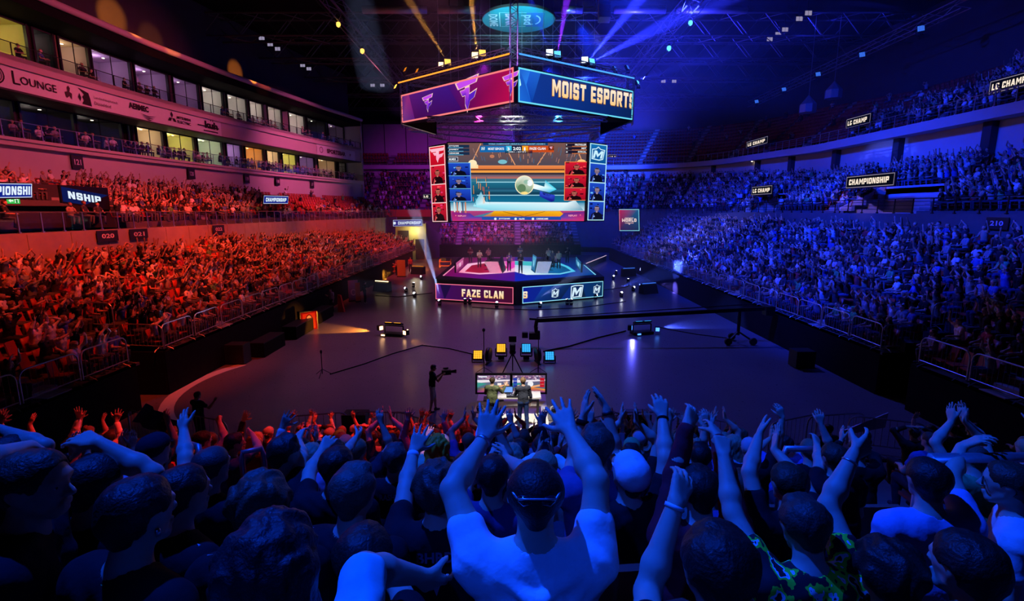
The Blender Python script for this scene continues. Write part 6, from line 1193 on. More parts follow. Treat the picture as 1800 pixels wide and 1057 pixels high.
# handrails in the near stand
def handrail(a, c, label, h=.95):
    a, c = Vector(a), Vector(c); root = empty('handrail', (a + c) / 2, label, 'handrail'); bb = MB(); z = Vector((0, 0, h)); bb.tube([a + z * .3, a + z * .9, a + z + (c - a) * .06, c + z - (c - a) * .06, c + z * .9, c + z * .3], .03, 8); build_at(bb, 'rail', M['galvanised'], root, True)
    for q in (a, c): bb = MB(); bb.tube([q, q + z * .5], .026, 6); build_at(bb, 'post', M['galvanised'], root)
a, c = W(1624, 806, 2.9), W(1830, 804, 2.9); handrail(a - Vector((0, 0, .95)), c - Vector((0, 0, .95)), 'blue lit handrail at the right edge of the near crowd'); a, c = W(1378, 789, 4.6), W(1438, 790, 4.6); handrail(a - Vector((0, 0, .95)), c - Vector((0, 0, .95)), 'short blue lit handrail amid the raised hands on the right'); a, c = W(424, 796, 5.5), W(462, 788, 5.6); handrail(a - Vector((0, 0, .95)), c - Vector((0, 0, .95)), 'reddish handrail amid the crowd left of middle'); a, c = W(331, 780, 5.2), W(350, 786, 4.8); handrail(a - Vector((0, 0, .95)), c - Vector((0, 0, .95)), 'dark curved handrail beside the raised purple arm')
# ================================================================ PEOPLE
BLK, DRK, GRY, WHT_, NVY, OLV = (.012, .012, .015), (.05, .05, .06), (.25, .25, .27), (.78, .78, .8), (.03, .05, .13), (.12, .14, .07)
HB, HD, HL = (.02, .014, .01), (.05, .03, .015), (.22, .13, .06)
O3 = V3(0, 0, CAMZ)
def on_ray(u, v, P, L, far=True):
    """point on pixel's line of sight at distance L from P (or the nearest it gets)"""
    d = V3(*ray(u, v)); q = O3 - P; a = d @ d; b_ = d @ q; c = q @ q - L * L; D = b_ * b_ - a * c
    if D < 0: t = -b_ / a; X = O3 + d * t; return P + unit(X - P) * min(np.linalg.norm(X - P), L * 1.12)
    return O3 + d * ((-b_ + math.sqrt(D)) / a if far else (-b_ - math.sqrt(D)) / a)
seat_spots = []
def hero(label, head, Z, yaw=0, pitch=0.0, hair='short', hc=HB, shirt=BLK, L=None, Rr=None, mats=None, vox=.009, roll=0.0, by=None, lean=.14, sleeve=.5, folds=0, cols=None, thick=1.0, group=None, slean=0., eyes=False, extra=None, legs=None, s=1.0):
    C = V3(*W(head[0], head[1], Z)); B = R(yaw if by is None else by)
    bf = rotz(V3(0, 1, 0), B); br = rotz(V3(1, 0, 0), B); up = unit(V3(0, 0, 1) + bf * lean + br * slean)
    sc = C - V3(0, 0, .16) * s - up * .14 * s - bf * .035; arms = []
    for q, a in ((-1, L), (1, Rr)):
        if a is None: arms.append(None); continue
        sh = sc + br * q * .185 * thick + up * .045; fE = a[0][2] if len(a[0]) > 2 else 1; fW = a[1][2] if len(a[1]) > 2 else 1
        E = on_ray(a[0][0], a[0][1], sh, .29, fE > 0); Wp = on_ray(a[1][0], a[1][1], E, .255, fW > 0); T = on_ray(a[2][0], a[2][1], Wp, .18, True)
        n = a[4] if len(a) > 4 else (0, 1, 0); arms.append(dict(E=E, W=Wp, T=T, n=V3(*n), mode=a[3] if len(a) > 3 else 'open'))
    parts, J = figure(C, R(yaw), pitch, roll, B, lean, slean, arms=arms, hair=hair, vox=vox, sleeve=sleeve, folds=folds, thick=thick, legs=legs, s=s)
    loc = V3(J['pel'][0], J['pel'][1], J['pel'][2] - .5)
    c = dict(hair=hc, shirt=shirt, trousers=(.03, .035, .05), shoe=(.1, .1, .1), cap=WHT_, cap_brim=WHT_); c.update(cols or {})
    b = make_person(parts, loc, label, group, c, mats)
    if eyes: add_eyes(b, J, loc)
    if extra: extra(b, J, V3(*loc))
    seat_spots.append((*(loc + J['bf'] * -.02), B)); HEROES.append(C); return b, J
HEROES = []
def add_tube_part(b, loc, name, pts, r, m, col=None, n=6):
    mb = MB(); mb.tube([Vector(V3(*p) - loc) for p in pts], r, n); o = mb.build(name, M[m], b, True)
    if col: o.color = (*col, 1)
    return o
def band(b, J, loc, q, name, m='black_plastic', t=.88, w=.03, r=.034):
    E, Wp = J[('E', q)], J[('W', q)]; a, c = E + (Wp - E) * (t - w / .5), E + (Wp - E) * (t + w / .5); add_tube_part(b, loc, name, [a, c], r, m, None, 12)
def shades(b, J, loc):
    p = lambda a, f, u: J['C'] + J['hr'] * a + J['hf'] * f + J['hu'] * u; mb = MB()
    for q in (-1, 1): mb.tube([Vector(p(q * (.012 + .05 * i / 4), -.104 + .012 * abs(i - 1.5), .052) - loc) for i in range(5)], [.008, .016, .018, .016, .008], 8)
    o = mb.build('sunglasses', M['lens_glass'], b, True); mb = MB(); mb.tube([Vector(p(x, -.108, .066) - loc) for x in (-.06, -.03, 0, .03, .06)], .004, 5)
    for q in (-1, 1): mb.tube([Vector(p(q * .062, -.1, .064) - loc), Vector(p(q * .092, -.02, .05) - loc), Vector(p(q * .09, .05, .03) - loc)], .004, 5)
    mb.build('sunglasses_frame', M['steel'], b, True)
def stripes(b, J, loc, col=(.75, .78, .85)):
    for q in (-1, 1):
        for j in range(3):
            o = -.03 + .026 * j; a = J['sc'] + J['br'] * q * .07 + J['up'] * (.066 + .008 - abs(o) * .5) + J['bf'] * (o - .0); c = J[('S', q)] + J['up'] * (.085 - abs(o) * .6) + J['bf'] * (o - .005)
            d = c + (J[('E', q)] - J[('S', q)]) * .2; add_tube_part(b, loc, 'shoulder_stripe', [a, (a + c) / 2 + J['up'] * .006, c], .0085, 'cloth', col)
def neckband(b, J, loc, col):
    c = J['neck'] - J['up'] * .012 ; pts = [c + (J['br'] * math.cos(a) * .072 + J['bf'] * math.sin(a) * .068) - J['up'] * .02 * (1 + math.sin(a)) for a in np.linspace(0, 2 * math.pi, 17)]; add_tube_part(b, loc, 'collar', pts, .011, 'cloth', col)
def jersey_text(b, J, loc, t, emblem=True):
    c = J['sc'] - J['bf'] * .128 - J['up'] * .02; p = Pic(c - J['br'] * .12 - J['up'] * .04 - loc, J['br'] * .24, J['up'] * .12, 100, 50, .002); p.up(2); p.text(t, 15, 22, 20, (90, 95, 120), w=70)
    if emblem:
        p.build('back_print', b, 'print'); p = Pic(c - J['br'] * .12 - J['up'] * .04 - loc, J['br'] * .24, J['up'] * .12, 100, 50, .002); p.up(2); p.poly([(40, -12), (47, -12), (50, -26), (53, -12), (60, -12), (51, -40)], (200, 205, 225))
    p.build('back_emblem' if emblem else 'back_print', b, 'print')
HL_ = hero
P_ = (0, 1, 0)
hero('big man in profile at the left edge with a hand on his forehead', (60, 854), 1.72, yaw=-82, hair='short', hc=HD, shirt=BLK, L=((-70, 790), (52, 786), (108, 822), 'relaxed', (0, -.3, -1)), eyes=True, vox=.008, by=-60)
hero('person behind the profile man, red lit arm bent across the left edge', (18, 806), 2.7, yaw=-10, Rr=((80, 764), (4, 757), (-40, 752), 'relaxed'))
hero('dark haired person reaching a blue lit arm over their head, left foreground', (166, 852), 2.1, yaw=-10, Rr=((268, 834), (172, 779), (112, 762), 'relaxed', (0, .3, -1)), hair='short', sleeve=.35)
hero('dark haired person with an earring seen from behind, lower left', (242, 905), 1.62, yaw=-22, hair='short', hc=HB, shirt=BLK, vox=.008, extra=lambda b, J, l: (add_tube_part(b, l, 'earring', [J['C'] + J['hr'] * .088 - J['hu'] * .03 + J['hf'] * .0, J['C'] + J['hr'] * .09 - J['hu'] * .05], .008, 'steel'), neckband(b, J, l, (.1, .9, .25))))
hero('person with bunched curly hair in the lower left middle', (458, 892), 2.0, yaw=8, hair='curly', hc=(.08, .05, .03), shirt=BLK, extra=lambda b, J, l: stripes(b, J, l))
hero('long haired person in a pale cyan tee, closest to the bottom edge', (480, 992), 1.18, yaw=0, hair='long', hc=(.03, .02, .02), shirt=(.2, .75, .75), Rr=((640, 1000, 1), (735, 1012, 1), (790, 1040), 'relaxed'), vox=.008, sleeve=.9)
hero('man with shaved head and one purple lit arm stretched straight up, left', (372, 822), 3.0, yaw=-18, hair='buzz', hc=(.06, .045, .04), shirt=BLK, L=((326, 806), (323, 758), (318, 722)), extra=lambda b, J, l: neckband(b, J, l, (.8, .3, .3)))  # reddish collar puts the red light along the neck into colour
hero('dark haired man with a striped shoulder, below the raised purple arm', (322, 868), 2.2, yaw=-28, hair='short', shirt=BLK, extra=lambda b, J, l: (stripes(b, J, l), neckband(b, J, l, (.6, .3, .35))))
hero('person in a dark cap left of the raised purple arm', (272, 794), 3.6, yaw=-8, hair='cap', shirt=(.5, .45, .5), cols=dict(cap=(.02, .02, .03), cap_brim=(.02, .02, .03)))
hero('man with blue lit swept hair, a yellow collar and one hand held up', (500, 797), 3.4, yaw=-34, hair='quiff', shirt=BLK, Rr=((530, 806), (524, 775), (531, 747), 'relaxed'), extra=lambda b, J, l: neckband(b, J, l, (.8, .7, .2)))
hero('person raising a violet arm from an orange cuff, left of middle', (592, 822), 3.0, yaw=-6, hair='short', shirt=BLK, L=((544, 832), (566, 792), (590, 758), 'relaxed'), cols=dict())
hero('red lit man with an arm bent upward, far left of the crowd', (355, 776), 6.0, yaw=-24, hair='short', shirt=(.8, .3, .08), Rr=((397, 769), (386, 744), (380, 726), 'fist'))
hero('red lit bearded man, a hand waving out to the right', (412, 779), 6.0, yaw=-50, hair='short', shirt=DRK, Rr=((464, 779), (444, 764), (428, 754), 'relaxed'))
hero('wavy haired person in a black striped jersey left of the aisle hand', (622, 868), 2.2, yaw=-12, hair='quiff', hc=(.1, .07, .05), shirt=BLK, extra=lambda b, J, l: (stripes(b, J, l), neckband(b, J, l, (.7, .7, .8))))
hero('curly haired person in a lettered black jersey with one open hand raised', (769, 860), 2.4, yaw=4, hair='curly', hc=(.07, .045, .03), shirt=BLK, L=((713, 860), (727, 795), (748, 744)), extra=lambda b, J, l: (jersey_text(b, J, l, 'BHRD'), stripes(b, J, l), neckband(b, J, l, (.6, .6, .75)), band(b, J, l, -1, 'wristband', 'white_paint')))
hero('man in a white tee with sunglasses on his head, both hands spread high', (941, 873), 1.74, yaw=0, pitch=.08, hair='buzz', hc=(.02, .015, .012), shirt=(.82, .82, .84), L=((795, 860), (851, 772), (868, 700)), Rr=((1048, 846), (1003, 760), (976, 698)), folds=4, vox=.007, sleeve=.42, thick=1.06, extra=lambda b, J, l: (shades(b, J, l), band(b, J, l, -1, 'bracelet', 'steel', .95, .012, .033)))
hero('man clapping high overhead with a dark watch strap, right of the white tee', (1048, 786), 2.9, yaw=6, hair='quiff', hc=(.08, .055, .04), shirt=(.1, .1, .25), L=((1006, 816), (1028, 724), (1032, 678), 'clap', (1, .2, 0)), Rr=((1084, 802), (1066, 718), (1044, 682), 'clap', (-1, .2, 0)), extra=lambda b, J, l: (band(b, J, l, -1, 'wristband', 'black_cloth', .9, .03, .04), band(b, J, l, 1, 'watch', 'black_plastic', .92, .02, .036)))
hero('person in a white cap, one arm straight up and the other palm raised', (1107, 836), 2.7, yaw=14, pitch=.4, hair='cap', hc=HD, shirt=BLK, L=((1040, 905), (1074, 862), (1083, 800), 'open', (1, .3, 0)), Rr=((1170, 806), (1165, 735), (1158, 684), 'relaxed'), extra=lambda b, J, l: (stripes(b, J, l, (.8, .85, .9)), band(b, J, l, 1, 'wristband', 'black_cloth', .97, .012, .034)))
hero('dark haired person holding a pale banded forearm up, bottom right of middle', (1262, 1000), 1.36, yaw=0, hair='short', hc=HB, shirt=BLK, L=((1138, 1042), (1188, 884), (1212, 812), 'relaxed'), extra=lambda b, J, l: band(b, J, l, -1, 'wristband', 'white_paint', .97, .012, .033), vox=.008)
hero('dark haired person in a green patterned jersey, fists up on both sides', (1413, 926), 2.15, yaw=0, pitch=-.25, hair='quiff', hc=(.06, .04, .03), shirt=BLK, mats=dict(shirt='green_jersey'), L=((1288, 902), (1272, 802), (1266, 744), 'fist'), Rr=((1456, 888), (1500, 800), (1546, 764), 'relaxed'), sleeve=.45, vox=.008, extra=lambda b, J, l: band(b, J, l, 1, 'wristband', 'steel', .86, .008, .034))
hero('person clapping overhead in a striped black jersey, right foreground', (1386, 852), 2.9, yaw=8, hair='short', hc=HD, shirt=BLK, L=((1316, 824), (1333, 770), (1343, 732), 'clap', (1, 0, 0)), Rr=((1412, 850), (1362, 792), (1368, 745), 'clap', (-1, 0, 0)), extra=lambda b, J, l: (stripes(b, J, l), neckband(b, J, l, (.7, .7, .8))))
hero('blue lit dark head just left of the overhead clapper on the right', (1306, 858), 3.3, yaw=-4, hair='short', hc=HD, shirt=(.05, .06, .2))
hero('person with both arms thrown up, red light drawn as sleeves, right of the white cap', (1228, 862), 2.5, yaw=4, hair='short', sleeve=1.9, shirt=(.35, .02, .03), L=((1192, 806), (1208, 748), (1226, 706), 'relaxed'), Rr=((1276, 836), (1262, 770), (1252, 736), 'relaxed'))  # red light on the arms put in as the sleeve colour
hero('person in a plain blue tee, back turned, near the right handrail', (1630, 846), 2.7, yaw=-6, hair='short', shirt=(.35, .4, .7), Rr=((1672, 838), (1690, 786), (1752, 760), 'relaxed', (0, 0, -1)))
hero('person in glasses looking left beside the right handrail', (1772, 852), 2.7, yaw=48, hair='short', hc=HD, shirt=(.6, .6, .65), eyes=True, extra=lambda b, J, l: [add_tube_part(b, l, 'glasses', [J['C'] + J['hr'] * (q * .034 + .024 * math.cos(t)) + J['hf'] * .1 + J['hu'] * (.002 + .02 * math.sin(t)) for t in np.linspace(0, 6.28, 11)], .003, 'black_metal', None, 5) for q in (-1, 1)])
hero('person with a bare arm raised behind the short blue handrail', (1466, 806), 4.2, yaw=10, hair='short', hc=HD, shirt=BLK, L=((1440, 812), (1436, 784), (1433, 757), 'relaxed'))
hero('person in a fluffy orange and yellow wig in the middle of the crowd', (769, 782), 5.6, yaw=0, hair='wig', hc=(.9, .3, .02), shirt=(.2, .5, .3), sleeve=.6, L=((745, 800), (752, 770), (757, 745), 'relaxed'))
hero('person with a pink lit arm reaching right, left of the wavy haired one', (586, 800), 4.0, yaw=-10, hair='short', shirt=(.6, .2, .3), Rr=((604, 800), (624, 772), (640, 758), 'relaxed'))
hero('shaggy haired spectator in the middle row, left of the orange wig', (694, 808), 4.1, yaw=0, hair='quiff', hc=(.08, .05, .04), shirt=BLK, extra=lambda b, J, l: jersey_text(b, J, l, 'RASHID', False))
hero('dark haired spectator with folded raised hands, behind the white tee', (866, 838), 2.9, yaw=-8, hair='short', hc=HB, shirt=(.05, .05, .15), Rr=((925, 830), (890, 806), (878, 785), 'relaxed', (-1, 0, 0)), L=((820, 850), (862, 808), (872, 786), 'relaxed', (1, 0, 0)))
hero('person in a bright capped sleeve sitting at the very bottom left of middle', (640, 985), 1.75, yaw=0, hair='short', hc=HB, shirt=BLK, Rr=((700, 1030), (690, 1010), (640, 1010), 'relaxed'))
hero('dark figure at the bottom right corner leaning forward', (1700, 1000), 1.7, yaw=15, hair='short', hc=HB, shirt=BLK)
hero('dark figure bent low below the right handrail', (1560, 1010), 1.9, yaw=0, hair='curly', hc=HB, shirt=BLK)
hero('dark jersey person low between the clapper and the banded forearm', (1330, 1010), 2.3, yaw=0, hair='short', hc=HB, shirt=BLK)

# ---------------------------------------------------------------- standing people
def standing(label, foot, z, h=1.76, yaw=0, hair='short', hc=HB, shirt=BLK, trousers=(.02, .02, .025), armL=None, armR=None, vox=.014, sleeve=.5, legwear='long', eyes=True, pitch=0, mats=None, lean=.02, legs=None, shoes=(.3, .3, .3), thick=1.0, name='person'):
    g = foot if isinstance(foot, Vector) else G(foot[0], foot[1], z); C = V3(g.x, g.y, z + h - .115); B = R(yaw); f, r = rotz(V3(0, 1, 0), B), rotz(V3(1, 0, 0), B)
    def arm(a, q):
        if a == 'down': E = C + r * q * .26 - V3(0, 0, .53) - f * .03; return dict(E=E, W=E + f * .05 - V3(0, 0, .25), T=E + f * .07 - V3(0, 0, .45), n=-r * q, mode='relaxed')
        if a == 'fold': E = C + r * q * .27 - V3(0, 0, .5) + f * .02; return dict(E=E, W=C - V3(0, 0, .46) + f * .2 - r * q * .02, T=C - V3(0, 0, .44) + f * .2 - r * q * .2, n=-f, mode='relaxed')
        if a == 'fore': E = C + r * q * .25 - V3(0, 0, .48) + f * .08; return dict(E=E, W=C + r * q * .12 - V3(0, 0, .34) + f * .3, T=C + r * q * .08 - V3(0, 0, .3) + f * .46, n=-r * q, mode='grip')
        if a == 'hold': E = C + r * q * .24 - V3(0, 0, .45) + f * .14; return dict(E=E, W=C + r * q * .1 - V3(0, 0, .25) + f * .33, T=C + r * q * .04 - V3(0, 0, .2) + f * .48, n=-r * q + V3(0, 0, .3), mode='grip')
        if a == 'gest': E = C + r * q * .32 - V3(0, 0, .42) + f * .1; return dict(E=E, W=E + r * q * .1 + f * .12 + V3(0, 0, .2), T=E + r * q * .15 + f * .2 + V3(0, 0, .36), n=f, mode='open')
    parts, J = figure(C, B, pitch, 0, B, lean, stand=True, base=(g.x, g.y, z), arms=(arm(armL or 'down', -1), arm(armR or 'down', 1)), hair=hair, vox=vox, sleeve=sleeve, legwear=legwear, legs=legs, thick=thick)
    b = make_person(parts, (g.x, g.y, z), label, None, dict(hair=hc, shirt=shirt, trousers=trousers, shorts=trousers, shoe=shoes, cap=shirt, cap_brim=shirt), mats, name)
    if eyes: add_eyes(b, J, V3(g.x, g.y, z))
    return b, J
cm, J = standing('cameraman in black tee and grey shorts filming on the open floor', (764, 723), 0, 1.8, -76, 'short', HD, BLK, (.6, .6, .62), 'hold', 'hold', .01, legwear='short', legs=(.12, -.1), pitch=-.15, shoes=(.12, .12, .14))
c = (J[('W', -1)] + J[('W', 1)]) / 2 + J['bf'] * .14; root = empty('video_camera', c, 'black video camera held by the cameraman on the floor', 'camera', rz=R(-76)); bb = MB(); bb.box((0, 0, .04), (.14, .34, .18)); bb.box((0, -.02, .2), (.05, .2, .05)); bb.build('camera_body', M['black_plastic'], root); bb = MB(); bb.lathe([(.05, 0), (.06, .1), (.075, .2)], (0, .17, .05), 12, Matrix.Rotation(R(-90), 3, 'X')); bb.build('lens', M['lens_glass'], root); bb = MB(); bb.box((-.1, .0, .1), (.06, .12, .1)); bb.build('flip_screen', M['black_plastic'], root)
standing('presenter in an olive jacket gesturing before the left television', (866, 752), .03, 1.8, -8, 'short', HD, OLV, (.05, .055, .06), 'fore', 'gest', .01, sleeve=1.85)
standing('presenter in a dark navy suit jacket and blue trousers before the right television', (919, 755), .03, 1.84, 12, 'quiff', HL, (.05, .055, .08), (.03, .06, .2), 'fore', 'down', .01, sleeve=1.85, legs=(.1, -.08), shoes=(.03, .02, .02))
S_ = [('red lit stage hand with folded arms at the rear left of the stage', (827, 463), 180, 'short', (.3, .05, .08), 'fold', 'fold'), ('player in a pale top standing on the red floor graphic', (843, 471), 200, 'short', (.5, .42, .36), 'fore', 'fore'), ('dark clothed player beside the inner pink screen panel', (895, 477), 195, 'short', (.2, .12, .35), 'down', 'fore'), ('dark clothed host at the front middle of the stage', (915, 481.5), 185, 'short', (.02, .02, .03), 'fold', 'fore'), ('crew member with folded arms at the rear middle of the stage', (914, 460), 180, 'short', (.12, .14, .25), 'fold', 'fold'), ('player in a pale vest standing right of the grey-blue desk', (982, 473), 175, 'quiff', (.35, .35, .3), 'fore', 'down'), ('crew member in black standing at the rear right of the stage', (997, 463), 185, 'cap', (.02, .02, .03), 'down', 'fore'), ('person in a light shirt bending behind the grey-blue desk', (964, 466), 165, 'short', (.5, .45, .4), 'fore', 'fore'), ('person in a cream shirt behind the pink desk', (859, 465), 160, 'short', (.55, .5, .4), 'fore', 'fore'), ('person in dark clothes beside the grey-blue desk chairs', (971, 472), 150, 'short', (.05, .06, .12), 'down', 'fore')]
for lab, ft, yw_, hr_, sh, aL, aR in S_: standing(lab, ft, DZ + .01, 1.78, yw_, hr_, HD, sh, (.03, .03, .05), aL, aR, .018)
F_ = [('man in black with white shoes standing by the orange light, left floor', (643, 533), -60, 'short', BLK, 'fold', 'fold'), ('man in a pale grey hoodie with black trousers by the left wall', (583, 549), 150, 'short', (.6, .6, .62), 'down', 'fore'), ('person in dark clothes half hidden behind the grey hoodie man', (576, 541), 200, 'long', (.15, .1, .12), 'down', 'down'), ('person in red lit clothes by the doorway under the far left sign', (722, 478), -150, 'short', (.5, .1, .05), 'down', 'down'), ('red lit person crouched by the orange cart', (697, 484), 120, 'short', (.4, .12, .05), 'fore', 'fore'), ('dark figure standing at the left table nearest the camera', (447, 583), -90, 'short', (.03, .03, .03), 'fore', 'fore'), ('dark figure in pale cap at the second left table', (497, 566), -90, 'cap', (.25, .2, .2), 'fore', 'fore'), ('lone steward in black standing in the near left gap', (246, 634), -70, 'short', BLK, 'down', 'fold'), ('dark clothed person with both arms up by the left front barricade', (357, 782), -20, 'short', BLK, 'gest', 'gest')]
for i, (lab, ft, yw_, hr_, sh, aL, aR) in enumerate(F_):
    z = 1.82 if 'steward' in lab else 0; standing(lab, Vector((-14.45, 20.6, 1.81)) if 'steward' in lab else ft, z, 1.78, yw_, hr_, HD, sh, (.02, .02, .025), aL, aR, .018 if i not in (7,) else .014, shoes=(.7, .7, .7) if i == 0 else (.1, .1, .1))
root = empty('red_cloth', G(600, 549), 'folded red cloth draped on a stand beside the grey hoodie man', 'cloth'); bb = MB(); bb.add([(-.25, 0, 0), (.2, 0, 0), (.0, 0, 1.25), (-.22, 0, 1.3), (-.2, .2, 0), (.25, .2, 0), (.02, .15, 1.25), (-.2, .15, 1.3)], [(0, 1, 2, 3), (7, 6, 5, 4), (0, 4, 5, 1), (1, 5, 6, 2), (2, 6, 7, 3), (3, 7, 4, 0)]); bb.build('cloth_sheet', M['red_cloth'], root)
root = empty('flag', G(300, 752), 'dark flag with a pale rim lying over the near left barricade', 'flag'); q = [PY(232, 742, 14.6), PY(256, 712, 15.2), PY(320, 745, 14.6), PY(318, 775, 14.4)]; bb = MB(); n = 8
A_1 = [q[0].lerp(q[3], i / n) + Vector((0, .1 * math.sin(i * 1.9), 0)) for i in range(n + 1)]; A_2 = [q[1].lerp(q[2], i / n) + Vector((0, .1 * math.sin(i * 1.9), .04 * math.cos(i * 2.3))) for i in range(n + 1)]; bb.strip(A_1, A_2); bb.strip([p_ + Vector((0, .03, 0)) for p_ in A_2], [p_ + Vector((0, .03, 0)) for p_ in A_1]); build_at(bb, 'flag_cloth', M['denim'], root, True)
root = empty('cloth_banner', PY(1520, 760, 15.0), 'grey triangular cloth corner standing out at the right of the dark floor', 'cloth'); bb = MB(); bb.slab(PY(1480, 766, 14.8), PY(1556, 752, 15), PY(1562, 726, 15), PY(1482, 758, 14.8), .03); build_at(bb, 'cloth_sheet', M['galvanised'], root)

# ---------------------------------------------------------------- seated spectators: a set of poses, shared by copies
def pose(kind, i):
    r = random.Random(100 + i); j = lambda a=.04: r.uniform(-a, a); C = V3(j(.03), .02 + j(.02), 1.22); a = [None, None]
    def up_(q, sp=0): E = C + V3(q * (.30 + sp + j()), .12 + j(), .0 + j(.06)); return dict(E=E, W=E + V3(q * (-.05 + sp * .4 + j(.05)), .05 + j(), .245), T=E + V3(q * (-.08 + j(.06)), .08 + j(), .43), n=V3(j(.4), 1, .1), mode=r.choice(['open', 'open', 'relaxed']))
    def clap(h): 
        o = []
        for q in (-1, 1): E = C + V3(q * (.24 + j(.02)), .14, -.22 + h * .75); Wp = V3(C[0] + q * .035, C[1] + .3 - h * .25, C[2] - .12 + h); o.append(dict(E=E, W=E + unit(Wp - E) * min(.26, np.linalg.norm(Wp - E)), T=E + unit(Wp - E) * .26 + V3(-q * .01, .05, .16), n=V3(-q, 0, .1), mode='clap'))
        return o
    def lap(q): E = C + V3(q * .25, .06, -.5); return dict(E=E, W=E + V3(-q * .1, .22, -.02), T=E + V3(-q * .16, .36, -.04), n=V3(0, 0, -1), mode='relaxed')
    def head(q): E = C + V3(q * .33, .08, .0); return dict(E=E, W=C + V3(q * .13, .0, .12), T=C + V3(q * .0, -.03, .15), n=V3(0, 0, -1), mode='relaxed')
    if kind == 'both': a = [up_(-1), up_(1)]
    if kind == 'wide': a = [up_(-1, .12), up_(1, .12)]
    if kind == 'left': a = [up_(-1), lap(1)]
    if kind == 'right': a = [lap(-1), up_(1)]
    if kind == 'clap': a = clap(.1)
    if kind == 'overhead': a = clap(.42)
    if kind == 'lap': a = [lap(-1), lap(1)]
    if kind == 'head': a = [head(-1), head(1)]
    return C, a
POSES = [('both', 'short'), ('overhead', 'quiff'), ('lap', 'short'), ('right', 'buzz'), ('left', 'long'), ('clap', 'curly'), ('lap', 'long'), ('wide', 'cap'), ('head', 'short'), ('lap', 'cap_back'), ('both', 'bun'), ('overhead', 'buzz'), ('clap', 'short'), ('lap', 'quiff')]
PTXT = dict(both='arms raised', overhead='clapping overhead', lap='sitting still', right='right arm up', left='left arm up', clap='clapping', wide='arms spread', head='hands on head')
VAR = []
for i, (k, h_) in enumerate(POSES):
    C, a = pose(k, i); rr_ = random.Random(i); parts, J = figure(C, R(rr_.uniform(-14, 14)), rr_.uniform(-.1, .12), 0, 0, .1, arms=a, hair=h_, vox=.0115, sleeve=.5 if i % 4 else 1.8)
    me = {}
    for nm, (V, F) in parts.items():
        if len(F): q = np_mesh(nm.split('#')[0], V, F); q.materials.append(M['skin' if nm == 'body' else PARTM.get(nm, 'cloth')]); me[nm] = q
    VAR.append((k, h_, me, J))
def spectator(vi, loc, rz, label, group, shirt, hc, tr):
    k, h_, me, J = VAR[vi]; b = bpy.data.objects.new('person', me['body']); COL.objects.link(b); b.location = loc; b.rotation_euler = (0, 0, rz); tag(b, label, 'person', group)
    for nm, q in me.items():
        if nm == 'body': continue
        o = bpy.data.objects.new(nm.split('#')[0], q); COL.objects.link(o); o.parent = b; o.color = (*(hc if nm == 'hair' else shirt if nm in ('shirt',) else tr if nm != 'cap' and nm != 'cap_brim' else (shirt if sum(shirt) > .3 else (.4, .4, .42))), 1)
    return b
# low detail figures for the far mass
def low_figure(C, a, J):
    """vertices, faces (quads) and part number per face: 0 skin 1 hair 2 shirt 3 trousers"""
    Vs, Fs, Ps = [], [], []
    def tube(pts, rs, n, part):
        b0 = len(Vs); mb = MB(); mb.tube(pts, list(rs), n, cap=False); Vs.extend(mb.v); Fs.extend([tuple(i + b0 for i in f) for f in mb.f]); Ps.extend([part] * len(mb.f))
    sc, pel, nb = J['sc'], J['pel'], J['neck']; c = J['C']
    tube([c + V3(0, .01, -.12), c + V3(0, .02, -.08), c + V3(0, 0, 0), c + V3(0, -.01, .07), c + V3(0, -.01, .1)], (.03, .07, .095, .08, .02), 7, 0)
    tube([c + V3(0, -.05, -.06), c + V3(0, -.035, .02), c + V3(0, -.01, .09), c + V3(0, -.0, .125)], (.07, .095, .09, .03), 7, 1)
    tube([nb + V3(0, 0, .05), nb - V3(0, 0, .05)], (.055, .06), 5, 0)
    tube([sc + V3(-.2, 0, -.02), sc + V3(-.14, 0, .02), sc, sc + V3(.14, 0, .02), sc + V3(.2, 0, -.02)], (.05, .085, .1, .085, .05), 6, 2)
    tube([sc + V3(0, 0, .06), sc - V3(0, 0, .12), J['waist'], pel - V3(0, 0, .06)], (.1, .165, .15, .16), 7, 2)
    for q in (-1, 1):
        S_, E, Wp = J[('S', q)], J[('E', q)], J[('W', q)]; m_ = S_ + (E - S_) * .55
        tube([S_, m_], (.07, .065), 5, 2); tube([m_, E, Wp, Wp + unit(Wp - E) * .1, Wp + unit(Wp - E) * .17], (.048, .042, .03, .045, .02), 5, 0)
        kn, an = J[('K', q)], J[('A', q)]; tube([pel + J['br'] * q * .09, kn, an, an + V3(0, .1, -.05)], (.1, .068, .05, .04), 5, 3)
    return np.array([tuple(v) for v in Vs]), np.array(Fs), np.array(Ps)
LOW = []
for i in (0, 1, 2, 3, 4, 5, 7, 8, 12, 13, 6, 11, 2, 13, 9, 5): 
    C, a = pose(POSES[i][0], i); LOW.append((POSES[i][0], *low_figure(C, a, VAR[i][3])))
SHIRTS = [('white', (.78, .78, .8), 22), ('grey', (.3, .3, .32), 12), ('black', (.012, .012, .014), 34), ('dark', (.04, .04, .05), 18), ('blue', (.08, .14, .45), 8), ('red', (.5, .06, .06), 6), ('green', (.1, .4, .15), 3), ('beige', (.5, .42, .32), 6)]
SW = [w for *_, w in SHIRTS]; HAIRS = [(.015, .01, .008), (.03, .02, .012), (.08, .05, .03), (.2, .13, .07), (.35, .27, .15)]
SKINS = [(.62, .42, .32), (.55, .36, .27), (.68, .48, .38), (.35, .2, .13), (.5, .32, .22)]
SPOTS = []   # (x, y, z, yaw, place, row, occupied)
